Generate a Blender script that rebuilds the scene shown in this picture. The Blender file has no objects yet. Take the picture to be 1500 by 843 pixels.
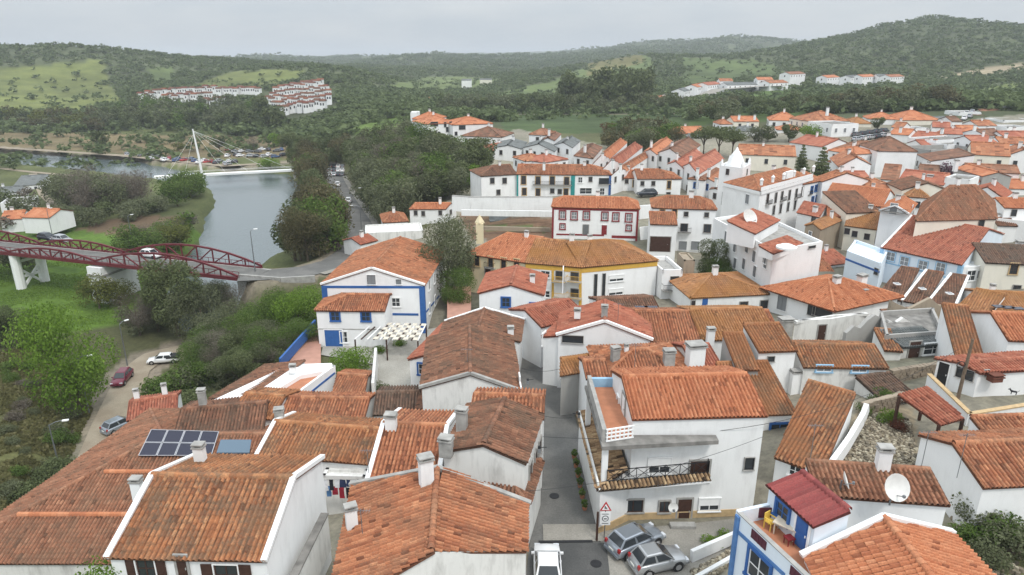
import bpy, math, random
import numpy as np
from mathutils import Vector, Matrix

random.seed(11)
rng = np.random.default_rng(11)
scn = bpy.context.scene
COL = scn.collection

# ------------------------------------------------------------------ camera
CAM_H, PITCH, FOC = 30.0, math.radians(18.6), 1000.0      # metres, tilt below level, focal length for a 1500 px wide frame
cam_data = bpy.data.cameras.new('camera')
cam_data.sensor_width = 36.0
cam_data.lens = 24.0
cam_data.clip_start = 0.5
cam_data.clip_end = 30000
cam = bpy.data.objects.new('camera', cam_data)
COL.objects.link(cam)
cam.location = (0, 0, CAM_H)
cam.rotation_euler = (math.pi / 2 - PITCH, 0, 0)
scn.camera = cam

# ------------------------------------------------------------------ exposure, sky and sun (overcast)
scn.view_settings.view_transform = 'Standard'
scn.view_settings.look = 'None'
scn.view_settings.exposure = 0.2
scn.view_settings.gamma = 1.0
scn.view_settings.use_curve_mapping = False
SUN_EL, SUN_AZ = math.radians(55), math.radians(150)      # azimuth measured from +Y towards +X

world = bpy.data.worlds.new('World')
scn.world = world
world.use_nodes = True
wn = world.node_tree
wn.nodes.clear()
def wnode(t, **kw):
    n = wn.nodes.new(t)
    for k, v in kw.items(): setattr(n, k, v)
    return n
w_out = wnode('ShaderNodeOutputWorld')
w_sky = wnode('ShaderNodeTexSky', sky_type='NISHITA', sun_disc=False, sun_elevation=SUN_EL, sun_rotation=SUN_AZ, altitude=50, air_density=1.2, dust_density=4.0)
w_bg1 = wnode('ShaderNodeBackground'); w_bg1.inputs[1].default_value = 0.05
wn.links.new(w_sky.outputs[0], w_bg1.inputs[0])
# the cloud layer: an even grey overcast, brighter towards the zenith, with soft broken patches
w_tc = wnode('ShaderNodeTexCoord')
w_sep = wnode('ShaderNodeSeparateXYZ'); wn.links.new(w_tc.outputs['Generated'], w_sep.inputs[0])
w_z = wnode('ShaderNodeMapRange'); w_z.inputs[1].default_value = 0.0; w_z.inputs[2].default_value = 1.0
w_z.inputs[3].default_value = 0.88; w_z.inputs[4].default_value = 3.0
wn.links.new(w_sep.outputs['Z'], w_z.inputs[0])
w_map = wnode('ShaderNodeMapping'); w_map.inputs['Scale'].default_value = (2.2, 2.2, 9.0)
wn.links.new(w_tc.outputs['Generated'], w_map.inputs[0])
w_noise = wnode('ShaderNodeTexNoise'); w_noise.inputs['Scale'].default_value = 1.6; w_noise.inputs['Detail'].default_value = 6; w_noise.inputs['Roughness'].default_value = 0.55
wn.links.new(w_map.outputs[0], w_noise.inputs['Vector'])
w_ramp = wnode('ShaderNodeValToRGB')
w_ramp.color_ramp.elements[0].position = 0.36; w_ramp.color_ramp.elements[0].color = (0.535, 0.595, 0.65, 1)
w_ramp.color_ramp.elements[1].position = 0.64; w_ramp.color_ramp.elements[1].color = (0.66, 0.695, 0.72, 1)
wn.links.new(w_noise.outputs[0], w_ramp.inputs[0])
w_bg2 = wnode('ShaderNodeBackground')
wn.links.new(w_ramp.outputs[0], w_bg2.inputs[0]); wn.links.new(w_z.outputs[0], w_bg2.inputs[1])
w_mix = wnode('ShaderNodeMixShader'); w_mix.inputs[0].default_value = 0.88
wn.links.new(w_bg1.outputs[0], w_mix.inputs[1]); wn.links.new(w_bg2.outputs[0], w_mix.inputs[2])
wn.links.new(w_mix.outputs[0], w_out.inputs[0])

sun_data = bpy.data.lights.new('sun', 'SUN')
sun_data.energy = 1.5
sun_data.angle = math.radians(10)
sun_data.color = (1.0, 0.96, 0.9)
sun = bpy.data.objects.new('sun', sun_data)
COL.objects.link(sun)
sd = Vector((math.sin(SUN_AZ) * math.cos(SUN_EL), math.cos(SUN_AZ) * math.cos(SUN_EL), math.sin(SUN_EL)))
sun.rotation_euler = (-sd).to_track_quat('-Z', 'Y').to_euler()

# ------------------------------------------------------------------ survey helpers: photo point -> place in the town
SP, CP = math.sin(PITCH), math.cos(PITCH)
def ray(px, py):
    a, b = (px - 750.0) / FOC, (421.5 - py) / FOC
    return Vector((a, CP + b * SP, -SP + b * CP))
def at(px, py, z):
    r = ray(px, py); t = (z - CAM_H) / r.z
    return Vector((r.x * t, r.y * t, z))
def atd(px, py, D):
    r = ray(px, py); t = D / r.y
    return Vector((r.x * t, D, CAM_H + r.z * t))
def project(x, y, z):
    dz = z - CAM_H
    f = y * CP - dz * SP; u = y * SP + dz * CP
    f = np.where(np.abs(f) < 1e-3, 1e-3, f) if isinstance(f, np.ndarray) else (f or 1e-3)
    return 750 + FOC * x / f, 421.5 - FOC * u / f, f
def on_wall(px, py, p, q):
    """where the line of sight meets the upright plane through p and q"""
    n = Vector((q.y - p.y, p.x - q.x, 0)); r = ray(px, py); o = Vector((0, 0, CAM_H))
    t = (Vector((p.x, p.y, 0)) - o).dot(n) / r.dot(n)
    return o + r * t

# ------------------------------------------------------------------ materials
MATS = {}
def srgb(r, g, b):
    f = lambda c: (c / 255 / 12.92) if c / 255 <= 0.04045 else ((c / 255 + 0.055) / 1.055) ** 2.4
    return (f(r), f(g), f(b), 1)
class NT:
    def __init__(s, name):
        s.m = bpy.data.materials.new(name); s.m.use_nodes = True; s.t = s.m.node_tree; s.t.nodes.clear()
        s.out = s.n('ShaderNodeOutputMaterial'); s.b = s.n('ShaderNodeBsdfPrincipled')
        s.l(s.b.outputs[0], s.out.inputs[0]); s.b.inputs['Specular IOR Level'].default_value = 0.25
    def n(s, t, **kw):
        o = s.t.nodes.new(t)
        for k, v in kw.items(): setattr(o, k, v)
        return o
    def l(s, a, b): s.t.links.new(a, b)
    def coords(s, kind='Object', scale=(1, 1, 1)):
        tc = s.n('ShaderNodeTexCoord'); mp = s.n('ShaderNodeMapping'); mp.inputs['Scale'].default_value = scale
        s.l(tc.outputs[kind], mp.inputs[0]); return mp.outputs[0]
    def pos(s, scale=(1, 1, 1)):
        g = s.n('ShaderNodeNewGeometry'); mp = s.n('ShaderNodeMapping'); mp.inputs['Scale'].default_value = scale
        s.l(g.outputs['Position'], mp.inputs[0]); return mp.outputs[0]
    def noise(s, vec, scale, detail=4, rough=0.55):
        o = s.n('ShaderNodeTexNoise'); o.inputs['Scale'].default_value = scale; o.inputs['Detail'].default_value = detail
        o.inputs['Roughness'].default_value = rough; s.l(vec, o.inputs['Vector']); return o.outputs[0]
    def ramp(s, fac, stops):
        o = s.n('ShaderNodeValToRGB'); e = o.color_ramp.elements
        while len(e) < len(stops): e.new(0.5)
        for i, (p, c) in enumerate(stops): e[i].position = p; e[i].color = c if len(c) == 4 else (*c, 1)
        s.l(fac, o.inputs[0]); return o.outputs[0]
    def mix(s, fac, a, b, mode='MIX'):
        o = s.n('ShaderNodeMix', data_type='RGBA', blend_type=mode)
        for v, i in ((fac, 0), (a, 6), (b, 7)):
            if hasattr(v, 'is_linked'): s.l(v, o.inputs[i])
            else: o.inputs[i].default_value = v if i == 0 else (v if len(v) == 4 else (*v, 1))
        return o.outputs[2]
    def attr(s, name):
        o = s.n('ShaderNodeAttribute', attribute_name=name); return o
    def bump(s, h, strength=0.3, dist=0.02):
        o = s.n('ShaderNodeBump'); o.inputs['Strength'].default_value = strength; o.inputs['Distance'].default_value = dist
        s.l(h, o.inputs['Height']); s.l(o.outputs[0], s.b.inputs['Normal'])
    def color(s, c):
        if hasattr(c, 'is_linked'): s.l(c, s.b.inputs['Base Color'])
        else: s.b.inputs['Base Color'].default_value = c if len(c) == 4 else (*c, 1)
    def rough(s, v): s.b.inputs['Roughness'].default_value = v

def mat_plain(name, c, rough=0.7, metal=0.0, var=0.12, scale=3.0):
    if name in MATS: return MATS[name]
    m = NT(name); v = m.coords()
    n = m.noise(v, scale, 4)
    c = Vector(c[:3])
    m.color(m.ramp(n, [(0.3, tuple(c * (1 - var))), (0.7, tuple(c * (1 + var)))]))
    m.rough(rough); m.b.inputs['Metallic'].default_value = metal
    MATS[name] = m.m; return m.m

def mat_wall(name, c, stain=0.35, grey=(0.36, 0.35, 0.33)):
    if name in MATS: return MATS[name]
    m = NT(name)
    v1 = m.pos((1, 1, 0.35)); v2 = m.pos((0.35, 0.35, 0.35)); v3 = m.pos((3, 3, 0.4))
    n1 = m.noise(v1, 0.9, 6, 0.65); n2 = m.noise(v2, 0.7, 4); n3 = m.noise(v3, 1.2, 5, 0.6)
    patch = m.ramp(n1, [(0.50, (0, 0, 0)), (0.78, (1, 1, 1))])
    streak = m.ramp(n3, [(0.52, (0, 0, 0)), (0.85, (1, 1, 1))])
    dirt = m.mix(0.5, patch, streak, 'SCREEN')
    k = m.n('ShaderNodeMath', operation='MULTIPLY'); m.l(dirt, k.inputs[0]); k.inputs[1].default_value = stain
    base = m.mix(m.ramp(n2, [(0.3, (0, 0, 0)), (0.7, (1, 1, 1))]), tuple(Vector(c) * 0.93), tuple(Vector(c) * 1.03))
    m.color(m.mix(k.outputs[0], base, grey)); m.rough(0.85)
    m.bump(m.noise(m.pos((6, 6, 6)), 2.0, 5), 0.25, 0.02)
    MATS[name] = m.m; return m.m

def mat_tiles(name, c0, c1, c2, lichen, lamt=0.5, moss=None):
    """fired clay: every tile its own tone, worn patches and lichen"""
    if name in MATS: return MATS[name]
    def soft(c):      # sun-bleached clay: a little less saturated than new tile
        g = 0.35 * c[0] + 0.5 * c[1] + 0.15 * c[2]; return tuple((x * 0.86 + g * 0.14) * k for x, k in zip(c, (1.16, 1.20, 1.14)))
    c0, c1, c2, lichen = soft(c0), soft(c1), soft(c2), soft(lichen)
    m = NT(name); a = m.attr('tone'); p = m.pos()
    dk = tuple(x * 0.46 for x in c0)      # channel tiles: dirt and lichen, plus valley shade put into the colour
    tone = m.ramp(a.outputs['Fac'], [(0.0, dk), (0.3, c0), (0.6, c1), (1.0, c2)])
    n1 = m.noise(p, 0.55, 6, 0.62); n2 = m.noise(p, 4.5, 5, 0.7); n3 = m.noise(p, 0.22, 4)
    addn = m.n('ShaderNodeMath', operation='ADD'); m.l(n1, addn.inputs[0]); m.l(n2, addn.inputs[1])
    half = m.n('ShaderNodeMath', operation='MULTIPLY'); m.l(addn.outputs[0], half.inputs[0]); half.inputs[1].default_value = 0.5
    f = m.ramp(half.outputs[0], [(0.45, (0, 0, 0)), (0.58, (1, 1, 1))])
    k = m.n('ShaderNodeMath', operation='MULTIPLY'); m.l(f, k.inputs[0]); k.inputs[1].default_value = lamt
    col = m.mix(k.outputs[0], tone, lichen)
    if moss:
        f3 = m.ramp(n3, [(0.45, (0, 0, 0)), (0.66, (0.75, 0.75, 0.75))])
        col = m.mix(f3, col, moss)
    fine = m.ramp(m.noise(p, 14.0, 3), [(0.3, (0.78, 0.78, 0.78)), (0.7, (1.15, 1.15, 1.15))])
    m.color(m.mix(1.0, col, fine, 'MULTIPLY')); m.rough(0.9)
    MATS[name] = m.m; return m.m

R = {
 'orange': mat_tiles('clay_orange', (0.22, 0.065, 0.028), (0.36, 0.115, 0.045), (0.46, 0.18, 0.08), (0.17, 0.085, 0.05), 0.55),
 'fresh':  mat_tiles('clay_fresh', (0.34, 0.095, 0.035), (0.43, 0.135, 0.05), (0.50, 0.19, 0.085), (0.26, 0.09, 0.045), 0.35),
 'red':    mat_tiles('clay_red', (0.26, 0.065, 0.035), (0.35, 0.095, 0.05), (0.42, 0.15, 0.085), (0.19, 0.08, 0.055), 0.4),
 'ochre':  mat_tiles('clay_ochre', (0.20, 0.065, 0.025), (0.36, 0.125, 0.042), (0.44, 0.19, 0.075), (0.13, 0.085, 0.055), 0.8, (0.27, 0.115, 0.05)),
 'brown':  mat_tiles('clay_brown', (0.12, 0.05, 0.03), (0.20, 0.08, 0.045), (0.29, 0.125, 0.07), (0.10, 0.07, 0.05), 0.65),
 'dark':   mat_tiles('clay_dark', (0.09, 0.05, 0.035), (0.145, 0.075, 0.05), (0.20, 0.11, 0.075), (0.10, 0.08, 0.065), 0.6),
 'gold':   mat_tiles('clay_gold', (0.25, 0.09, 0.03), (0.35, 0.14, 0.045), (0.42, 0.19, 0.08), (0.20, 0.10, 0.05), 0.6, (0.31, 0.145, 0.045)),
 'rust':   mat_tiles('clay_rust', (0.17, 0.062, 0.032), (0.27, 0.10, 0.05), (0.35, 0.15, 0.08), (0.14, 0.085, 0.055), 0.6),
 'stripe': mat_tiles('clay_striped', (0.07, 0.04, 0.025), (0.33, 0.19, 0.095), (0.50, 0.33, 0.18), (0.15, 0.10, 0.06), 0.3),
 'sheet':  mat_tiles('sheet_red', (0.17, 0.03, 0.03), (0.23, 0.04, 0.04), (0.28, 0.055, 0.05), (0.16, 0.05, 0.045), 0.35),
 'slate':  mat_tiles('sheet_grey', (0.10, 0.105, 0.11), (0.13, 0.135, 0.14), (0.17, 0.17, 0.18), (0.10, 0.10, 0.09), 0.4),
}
Wm = {
 'white': mat_wall('limewash', (0.81, 0.81, 0.80), 0.32),
 'clean': mat_wall('limewash_clean', (0.82, 0.82, 0.815), 0.2),
 'grimy': mat_wall('limewash_grimy', (0.72, 0.71, 0.68), 0.75, (0.30, 0.29, 0.27)),
 'cream': mat_wall('cream_paint', (0.72, 0.62, 0.42), 0.2),
 'ivory': mat_wall('ivory_paint', (0.76, 0.72, 0.62), 0.25),
 'cement': mat_wall('bare_cement', (0.36, 0.35, 0.33), 0.6, (0.20, 0.19, 0.18)),
 'stone': mat_wall('rubble_render', (0.34, 0.28, 0.21), 0.8, (0.18, 0.15, 0.12)),
 'pale': mat_wall('pale_blue_paint', (0.70, 0.77, 0.84), 0.12),
}
white_trim = mat_plain('white_trim', (0.8, 0.8, 0.79), 0.6, var=0.04)
blue_trim = mat_plain('blue_trim', (0.035, 0.115, 0.33), 0.55, var=0.1)
pale_blue = mat_plain('pale_blue_trim', (0.30, 0.50, 0.68), 0.6, var=0.06)
faded_blue = mat_plain('faded_blue_trim', (0.09, 0.20, 0.42), 0.6, var=0.15)
red_trim = mat_plain('red_trim', (0.22, 0.025, 0.03), 0.55, var=0.1)
teal_trim = mat_plain('teal_trim', (0.03, 0.25, 0.24), 0.55, var=0.08)
brown_wood = mat_plain('brown_wood', (0.06, 0.03, 0.022), 0.6, var=0.2)
yellow_trim = mat_plain('yellow_trim', (0.60, 0.36, 0.07), 0.7, var=0.08)
ochre_trim = mat_plain('ochre_trim', (0.50, 0.36, 0.20), 0.8, var=0.15)
grey_metal = mat_plain('grey_metal', (0.22, 0.23, 0.24), 0.45, 0.6)
dark_iron = mat_plain('dark_iron', (0.03, 0.03, 0.032), 0.55, 0.3)
cement = mat_plain('cement', (0.33, 0.32, 0.30), 0.9, var=0.25, scale=1.5)
dark_cement = mat_plain('weathered_cement', (0.20, 0.19, 0.175), 0.9, var=0.4, scale=1.2)
terracotta = mat_plain('terracotta_floor', (0.42, 0.18, 0.10), 0.8, var=0.15, scale=1.3)
pink_floor = mat_plain('pink_paving', (0.44, 0.24, 0.18), 0.8, var=0.12, scale=1.0)
bark = mat_plain('bark', (0.12, 0.095, 0.07), 0.95, var=0.35, scale=4)
wood = mat_plain('weathered_wood', (0.16, 0.12, 0.085), 0.85, var=0.3, scale=5)
def mat_glass(name, c):
    m = NT(name); m.color(c); m.rough(0.08); m.b.inputs['Specular IOR Level'].default_value = 0.5; MATS[name] = m.m; return m.m
glass = mat_glass('window_glass', (0.035, 0.04, 0.045))
glass_pale = mat_glass('curtained_glass', (0.22, 0.23, 0.24))

# ------------------------------------------------------------------ mesh builder and object helpers
class MB:
    def __init__(s): s.v = []; s.f = []; s.mi = []
    def add(s, verts, faces, mi=0):
        o = len(s.v); s.v.extend([tuple(p) for p in verts]); s.f.extend([tuple(i + o for i in f) for f in faces]); s.mi.extend([mi] * len(faces)); return s
    def box(s, c, d, mi=0, rz=0.0):
        cx, cy, cz = c; hx, hy, hz = d[0] / 2, d[1] / 2, d[2] / 2; co, si = math.cos(rz), math.sin(rz); vs = []
        for z in (-hz, hz):
            for x, y in ((-hx, -hy), (hx, -hy), (hx, hy), (-hx, hy)): vs.append((cx + x * co - y * si, cy + x * si + y * co, cz + z))
        return s.add(vs, [(3, 2, 1, 0), (4, 5, 6, 7), (0, 1, 5, 4), (1, 2, 6, 5), (2, 3, 7, 6), (3, 0, 4, 7)], mi)
    def prism(s, pts, z0, z1, mi=0):
        """upright prism on a plan polygon; z1 may be a list of heights"""
        n = len(pts); t = z1 if hasattr(z1, '__len__') else [z1] * n; b = z0 if hasattr(z0, '__len__') else [z0] * n
        a = sum(pts[i][0] * pts[(i + 1) % n][1] - pts[(i + 1) % n][0] * pts[i][1] for i in range(n))
        idx = list(range(n)) if a > 0 else list(range(n))[::-1]
        vs = [(pts[i][0], pts[i][1], b[i]) for i in idx] + [(pts[i][0], pts[i][1], t[i]) for i in idx]
        return s.add(vs, [tuple(range(n))[::-1], tuple(range(n, 2 * n))] + [(i, (i + 1) % n, n + (i + 1) % n, n + i) for i in range(n)], mi)
    def bar(s, p, q, w, h=None, mi=0, up=(0, 0, 1)):
        """straight bar of rectangular section from p to q"""
        p, q = Vector(p), Vector(q); h = h or w; d = (q - p)
        if d.length < 1e-6: return s
        d.normalize(); u = Vector(up)
        if abs(d.dot(u)) > 0.97: u = Vector((0, 1, 0))
        x = d.cross(u).normalized() * (w / 2); y = x.cross(d).normalized() * (h / 2)
        vs = [p - x - y, p + x - y, p + x + y, p - x + y, q - x - y, q + x - y, q + x + y, q - x + y]
        return s.add(vs, [(3, 2, 1, 0), (4, 5, 6, 7), (0, 1, 5, 4), (1, 2, 6, 5), (2, 3, 7, 6), (3, 0, 4, 7)], mi)
    def tube(s, pts, r, n=6, mi=0, cap=True):
        pts = [Vector(p) for p in pts]; rs = r if hasattr(r, '__len__') else [r] * len(pts); o = len(s.v); k = len(pts)
        for i, p in enumerate(pts):
            d = (pts[min(i + 1, k - 1)] - pts[max(i - 1, 0)]).normalized(); u = Vector((0, 0, 1)) if abs(d.z) < 0.95 else Vector((0, 1, 0))
            x = d.cross(u).normalized(); y = x.cross(d).normalized()
            for j in range(n):
                a = 2 * math.pi * j / n; s.v.append(tuple(p + x * (rs[i] * math.cos(a)) + y * (rs[i] * math.sin(a))))
        for i in range(k - 1):
            for j in range(n): s.f.append((o + i * n + j, o + i * n + (j + 1) % n, o + (i + 1) * n + (j + 1) % n, o + (i + 1) * n + j)); s.mi.append(mi)
        if cap:
            s.f.append(tuple(o + j for j in range(n))[::-1]); s.mi.append(mi); s.f.append(tuple(o + (k - 1) * n + j for j in range(n))); s.mi.append(mi)
        return s
    def mesh(s, name, mats, smooth=False):
        me = bpy.data.meshes.new(name); me.from_pydata(s.v, [], s.f)
        for m in (mats if isinstance(mats, (list, tuple)) else [mats]): me.materials.append(m)
        if len(me.materials) > 1: me.polygons.foreach_set('material_index', s.mi)
        if smooth: me.polygons.foreach_set('use_smooth', [True] * len(me.polygons))
        me.validate(); me.update(); return me
    def build(s, name, mats, parent=None, loc=None, rz=0.0, smooth=False):
        return place(name, s.mesh(name, mats, smooth), parent, loc, rz)

def place(name, me, parent=None, loc=None, rz=0.0):
    o = bpy.data.objects.new(name, me); COL.objects.link(o)
    if parent is not None:
        o.parent = parent
    if loc is not None: o.location = loc
    if rz: o.rotation_euler = (0, 0, rz)
    return o
def tag(o, label, cat, group=None):
    o['label'] = label; o['category'] = cat
    if group: o['group'] = group
    return o
def thing(name, label, cat, loc=(0, 0, 0), rz=0.0, group=None):
    o = bpy.data.objects.new(name, None); COL.objects.link(o); o.location = loc; o.rotation_euler = (0, 0, rz); o.empty_display_size = 0.3
    return tag(o, label, cat, group)
def dup(root, loc, rz=0.0, label=None, scale=None):
    def cp(o, par):
        c = o.copy(); COL.objects.link(c)
        if par is not None: c.parent = par
        for ch in o.children: cp(ch, c)
        return c
    r = cp(root, None); r.location = loc; r.rotation_euler = (0, 0, rz)
    if scale: r.scale = (scale,) * 3
    if label: r['label'] = label
    return r
def raw_mesh(name, V, Fq, mats, tone=None, smooth=False):
    """numpy arrays -> mesh of quads (Fq: n x 4) with one tone per face"""
    me = bpy.data.meshes.new(name); V = np.asarray(V, np.float32); Fq = np.asarray(Fq, np.int32)
    n = len(Fq); k = Fq.shape[1]
    me.vertices.add(len(V)); me.vertices.foreach_set('co', V.ravel())
    me.loops.add(n * k); me.loops.foreach_set('vertex_index', Fq.ravel())
    me.polygons.add(n); me.polygons.foreach_set('loop_start', np.arange(0, n * k, k, dtype=np.int32))
    for m in (mats if isinstance(mats, (list, tuple)) else [mats]): me.materials.append(m)
    if tone is not None:
        a = me.attributes.new('tone', 'FLOAT', 'FACE'); a.data.foreach_set('value', np.asarray(tone, np.float32))
    me.update(calc_edges=True)
    if smooth: me.polygons.foreach_set('use_smooth', np.ones(n, bool))
    return me

# ------------------------------------------------------------------ noise
def vnoise(x, y, seed=0):
    xi, yi = np.floor(x).astype(np.int64), np.floor(y).astype(np.int64); xf, yf = x - xi, y - yi
    def h(a, b):
        n = (a * 374761393 + b * 668265263 + seed * 982451653) & 0x7fffffff
        n = ((n ^ (n >> 13)) * 1274126177) & 0x7fffffff
        return ((n ^ (n >> 16)) & 0xffff) / 65535.0
    u, v = xf * xf * (3 - 2 * xf), yf * yf * (3 - 2 * yf)
    return (h(xi, yi) * (1 - u) + h(xi + 1, yi) * u) * (1 - v) + (h(xi, yi + 1) * (1 - u) + h(xi + 1, yi + 1) * u) * v
def fbm(x, y, o=4, seed=0):
    s, a, t = 0, 1.0, 0
    for i in range(o): s = s + a * vnoise(x * 2 ** i, y * 2 ** i, seed + i); t += a; a *= 0.5
    return s / t - 0.5
def inside(px, py, poly):
    c = np.zeros(np.shape(px), bool); n = len(poly); j = n - 1
    for i in range(n):
        xi, yi = poly[i]; xj, yj = poly[j]
        with np.errstate(divide='ignore', invalid='ignore'):
            t = ((yi > py) != (yj > py)) & (px < (xj - xi) * (py - yi) / ((yj - yi) or 1e-9) + xi)
        c ^= t; j = i
    return c
def poly_dist(x, y, pts, closed=False):
    d = np.full(np.shape(x), 1e9); best = np.zeros(np.shape(x)); n = len(pts)
    for i in range(n if closed else n - 1):
        a, b = pts[i], pts[(i + 1) % n]; dx, dy = b[0] - a[0], b[1] - a[1]
        t = np.clip(((x - a[0]) * dx + (y - a[1]) * dy) / (dx * dx + dy * dy + 1e-9), 0, 1)
        e = np.hypot(x - a[0] - t * dx, y - a[1] - t * dy); m = e < d; d = np.where(m, e, d)
        if len(a) > 2: best = np.where(m, a[2] + t * (b[2] - a[2]), best)
    return d, best

# ------------------------------------------------------------------ terrain
WATER_Z = -13.5
TP = []
def tz(px, py, z): p = at(px, py, z); TP.append((p.x, p.y, z))
def td(px, py, D): p = atd(px, py, D); TP.append((p.x, p.y, p.z))
def tw(x, y, z): TP.append((x, y, z))
for a in [(828, 843, 0), (815, 640, -0.6), (785, 500, -1.8), (980, 770, 0.2), (1060, 800, 0.4),
          (170, 610, -12), (190, 560, -12), (150, 660, -11.5), (250, 515, -12), (40, 600, -10), (0, 700, -9), (60, 500, -11.3),
          (40, 440, -11.5), (150, 420, -11.5), (90, 470, -11.5), (240, 340, -11), (120, 300, -11), (60, 270, -11.5), (220, 290, -11.3), (290, 300, -11.5),
          (590, 545, -4.6), (520, 510, -4.6), (430, 520, -7), (380, 480, -11), (320, 520, -11.5),
          (200, 215, -12), (100, 195, -11.5), (400, 225, -11), (430, 205, -11), (0, 190, -11), (300, 190, -11),
          (440, 395, -5), (520, 385, -5), (500, 290, -9), (540, 335, -7), (510, 360, -6), (460, 330, -12), (450, 260, -12), (485, 262, -10)]: tz(*a)
for a in [(830, 445, 91), (745, 487, 79), (870, 352, 124), (800, 292, 155), (1000, 295, 150), (1120, 322, 150), (1130, 408, 104), (960, 372, 117), (1330, 425, 100),
          (1250, 310, 150), (1350, 240, 190), (1450, 240, 182), (1200, 182, 240), (1300, 188, 240), (1450, 168, 260), (1500, 150, 300), (1000, 192, 280),
          (850, 178, 330), (750, 168, 420), (900, 160, 430), (660, 217, 210), (600, 222, 230), (560, 192, 300), (560, 262, 203), (650, 275, 182), (700, 322, 145), (640, 338, 134),
          (560, 165, 400), (480, 150, 480), (580, 140, 540), (250, 165, 500), (330, 140, 600), (440, 150, 545), (440, 128, 640), (60, 165, 500), (100, 130, 650),
          (115, 76, 820), (0, 72, 960), (200, 84, 870), (250, 88, 860), (300, 100, 800), (380, 97, 760), (440, 94, 750), (510, 104, 700), (560, 130, 620),
          (650, 140, 700), (700, 122, 850), (600, 120, 900), (800, 140, 620), (880, 105, 850), (930, 85, 1000), (960, 120, 700),
          (1050, 142, 510), (1000, 152, 470), (1120, 128, 560), (1300, 122, 600), (1480, 120, 560), (1400, 110, 640), (1200, 130, 560),
          (1370, 29, 1150), (1300, 42, 1150), (1440, 40, 1150), (1250, 62, 1150), (1500, 48, 1100), (1100, 92, 900), (1180, 80, 950), (1600, 60, 1100),
          (1150, 56, 2500), (1060, 56, 2500), (1000, 65, 2500), (900, 73, 2600), (840, 80, 2600), (700, 84, 1900), (780, 82, 2100), (620, 90, 1800), (560, 96, 1700),
          (500, 88, 3000), (310, 90, 2600), (400, 88, 3000), (813, 75, 5200), (740, 80, 5000), (880, 80, 5200), (600, 84, 5000), (100, 85, 5000)]: td(*a)
for a in [(20, 38, 1.5), (24, 44, 3.3), (38, 52, 4), (18, 27, 0), (30, 33, 3), (45, 40, 5.5), (60, 48, 5), (55, 70, 1), (22, 60, 1.5), (30, 75, -1), (12, 65, 0), (60, 85, -2.5), (80, 60, 4), (95, 90, 0),
          (-10, 30, -0.5), (-6, 40, -0.6), (-20, 45, -3.5), (-30, 50, -5.5), (-16, 58, -3.5), (-24, 66, -6), (-8, 56, -1.5), (-44, 45, -8), (-20, 30, -2), (-60, 30, -7), (0, 8, 0), (60, 8, 4), (-60, 8, -6), (-40, 20, -5), (30, 15, 1),
          (-300, 1400, 5), (100, 1350, -5), (-900, 1500, 10), (900, 1900, 20), (300, 1300, 5), (0, 3500, 10), (1500, 3600, 20), (-1500, 3600, 0), (-3000, 8000, 30), (3000, 8000, 60), (0, 8500, 40), (8000, 6000, 60), (-8000, 6000, 30), (-6000, 3000, 40), (6000, 3000, 60), (600, 300, 14), (-500, 200, 0), (-700, 400, 10), (800, 500, 20)]: tw(*a)
TP = np.array(TP)
def tcoord(x, y):
    D = np.hypot(x, y); return np.stack([1.7 * np.arctan2(x, y), np.log(D + 30)], -1)
_c = tcoord(TP[:, 0], TP[:, 1]); _n = len(TP)
_A = np.zeros((_n + 1, _n + 1)); _A[:_n, :_n] = np.hypot(_c[:, None, 0] - _c[None, :, 0], _c[:, None, 1] - _c[None, :, 1]) - 0.004 * np.eye(_n); _A[:_n, _n] = 1; _A[_n, :_n] = 1
_w = np.linalg.solve(_A, np.append(TP[:, 2], 0))
def raw_height(x, y):
    c = tcoord(x, y); z = np.full(x.shape, _w[-1])
    for i in range(_n): z = z + _w[i] * np.hypot(c[..., 0] - _c[i, 0], c[..., 1] - _c[i, 1])
    return z
def flat(*pp): return [tuple(at(px, py, z)) for px, py, z in pp]
# river outline on the water level
RIVER = [tuple(at(px, py, WATER_Z)[:2]) for px, py in [(-400, 218), (-100, 221), (0, 223), (100, 229), (195, 236), (258, 250), (300, 256), (345, 252), (390, 254), (425, 256), (440, 284), (448, 311), (446, 338), (412, 380), (388, 396), (365, 425), (350, 460), (352, 500),
      (300, 500), (255, 470), (250, 430), (262, 392), (284, 352), (302, 326), (319, 298), (313, 280), (290, 270), (230, 264), (160, 256), (100, 250), (39, 244), (0, 240), (-100, 239), (-400, 242)]]
STREET = flat((826, 900, 0.1), (826, 843, 0), (828, 790, -0.05), (822, 720, -0.1), (812, 650, -0.3), (801, 590, -0.7), (790, 545, -1.1), (782, 505, -1.6), (777, 482, -1.9))
LOWROAD = flat((110, 735, -11), (140, 680, -11.4), (160, 625, -11.8), (180, 580, -12), (196, 545, -12), (225, 522, -12), (275, 511, -12), (300, 506, -12))
HIGHROAD = flat((350, 404, -4.2), (400, 402, -4.4), (450, 397, -4.6), (492, 385, -4.8), (519, 366, -5.4), (532, 345, -6.4), (524, 325, -7.4), (512, 305, -8.3), (500, 285, -9), (492, 268, -9.6), (486, 252, -10), (480, 240, -10.4))
FARROAD = flat((-60, 213, -11.3), (0, 216, -11.3), (90, 222, -11.3), (180, 228, -11.4), (260, 236, -11.4), (330, 243, -11.2), (420, 238, -11))
ROADS = [(STREET, 5.0), (LOWROAD, 4.6), (HIGHROAD, 6.5), (FARROAD, 5.0)]
YARD = [tuple(at(px, py, -4.6)[:2]) for px, py in [(545, 580), (552, 535), (470, 520), (475, 500), (560, 495), (640, 480), (650, 505), (610, 525), (622, 585)]]
FRONT = [tuple(at(px, py, 0)[:2]) for px, py in [(880, 795), (880, 778), (1000, 768), (1075, 760), (1085, 800), (1000, 900), (860, 900)]]
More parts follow.
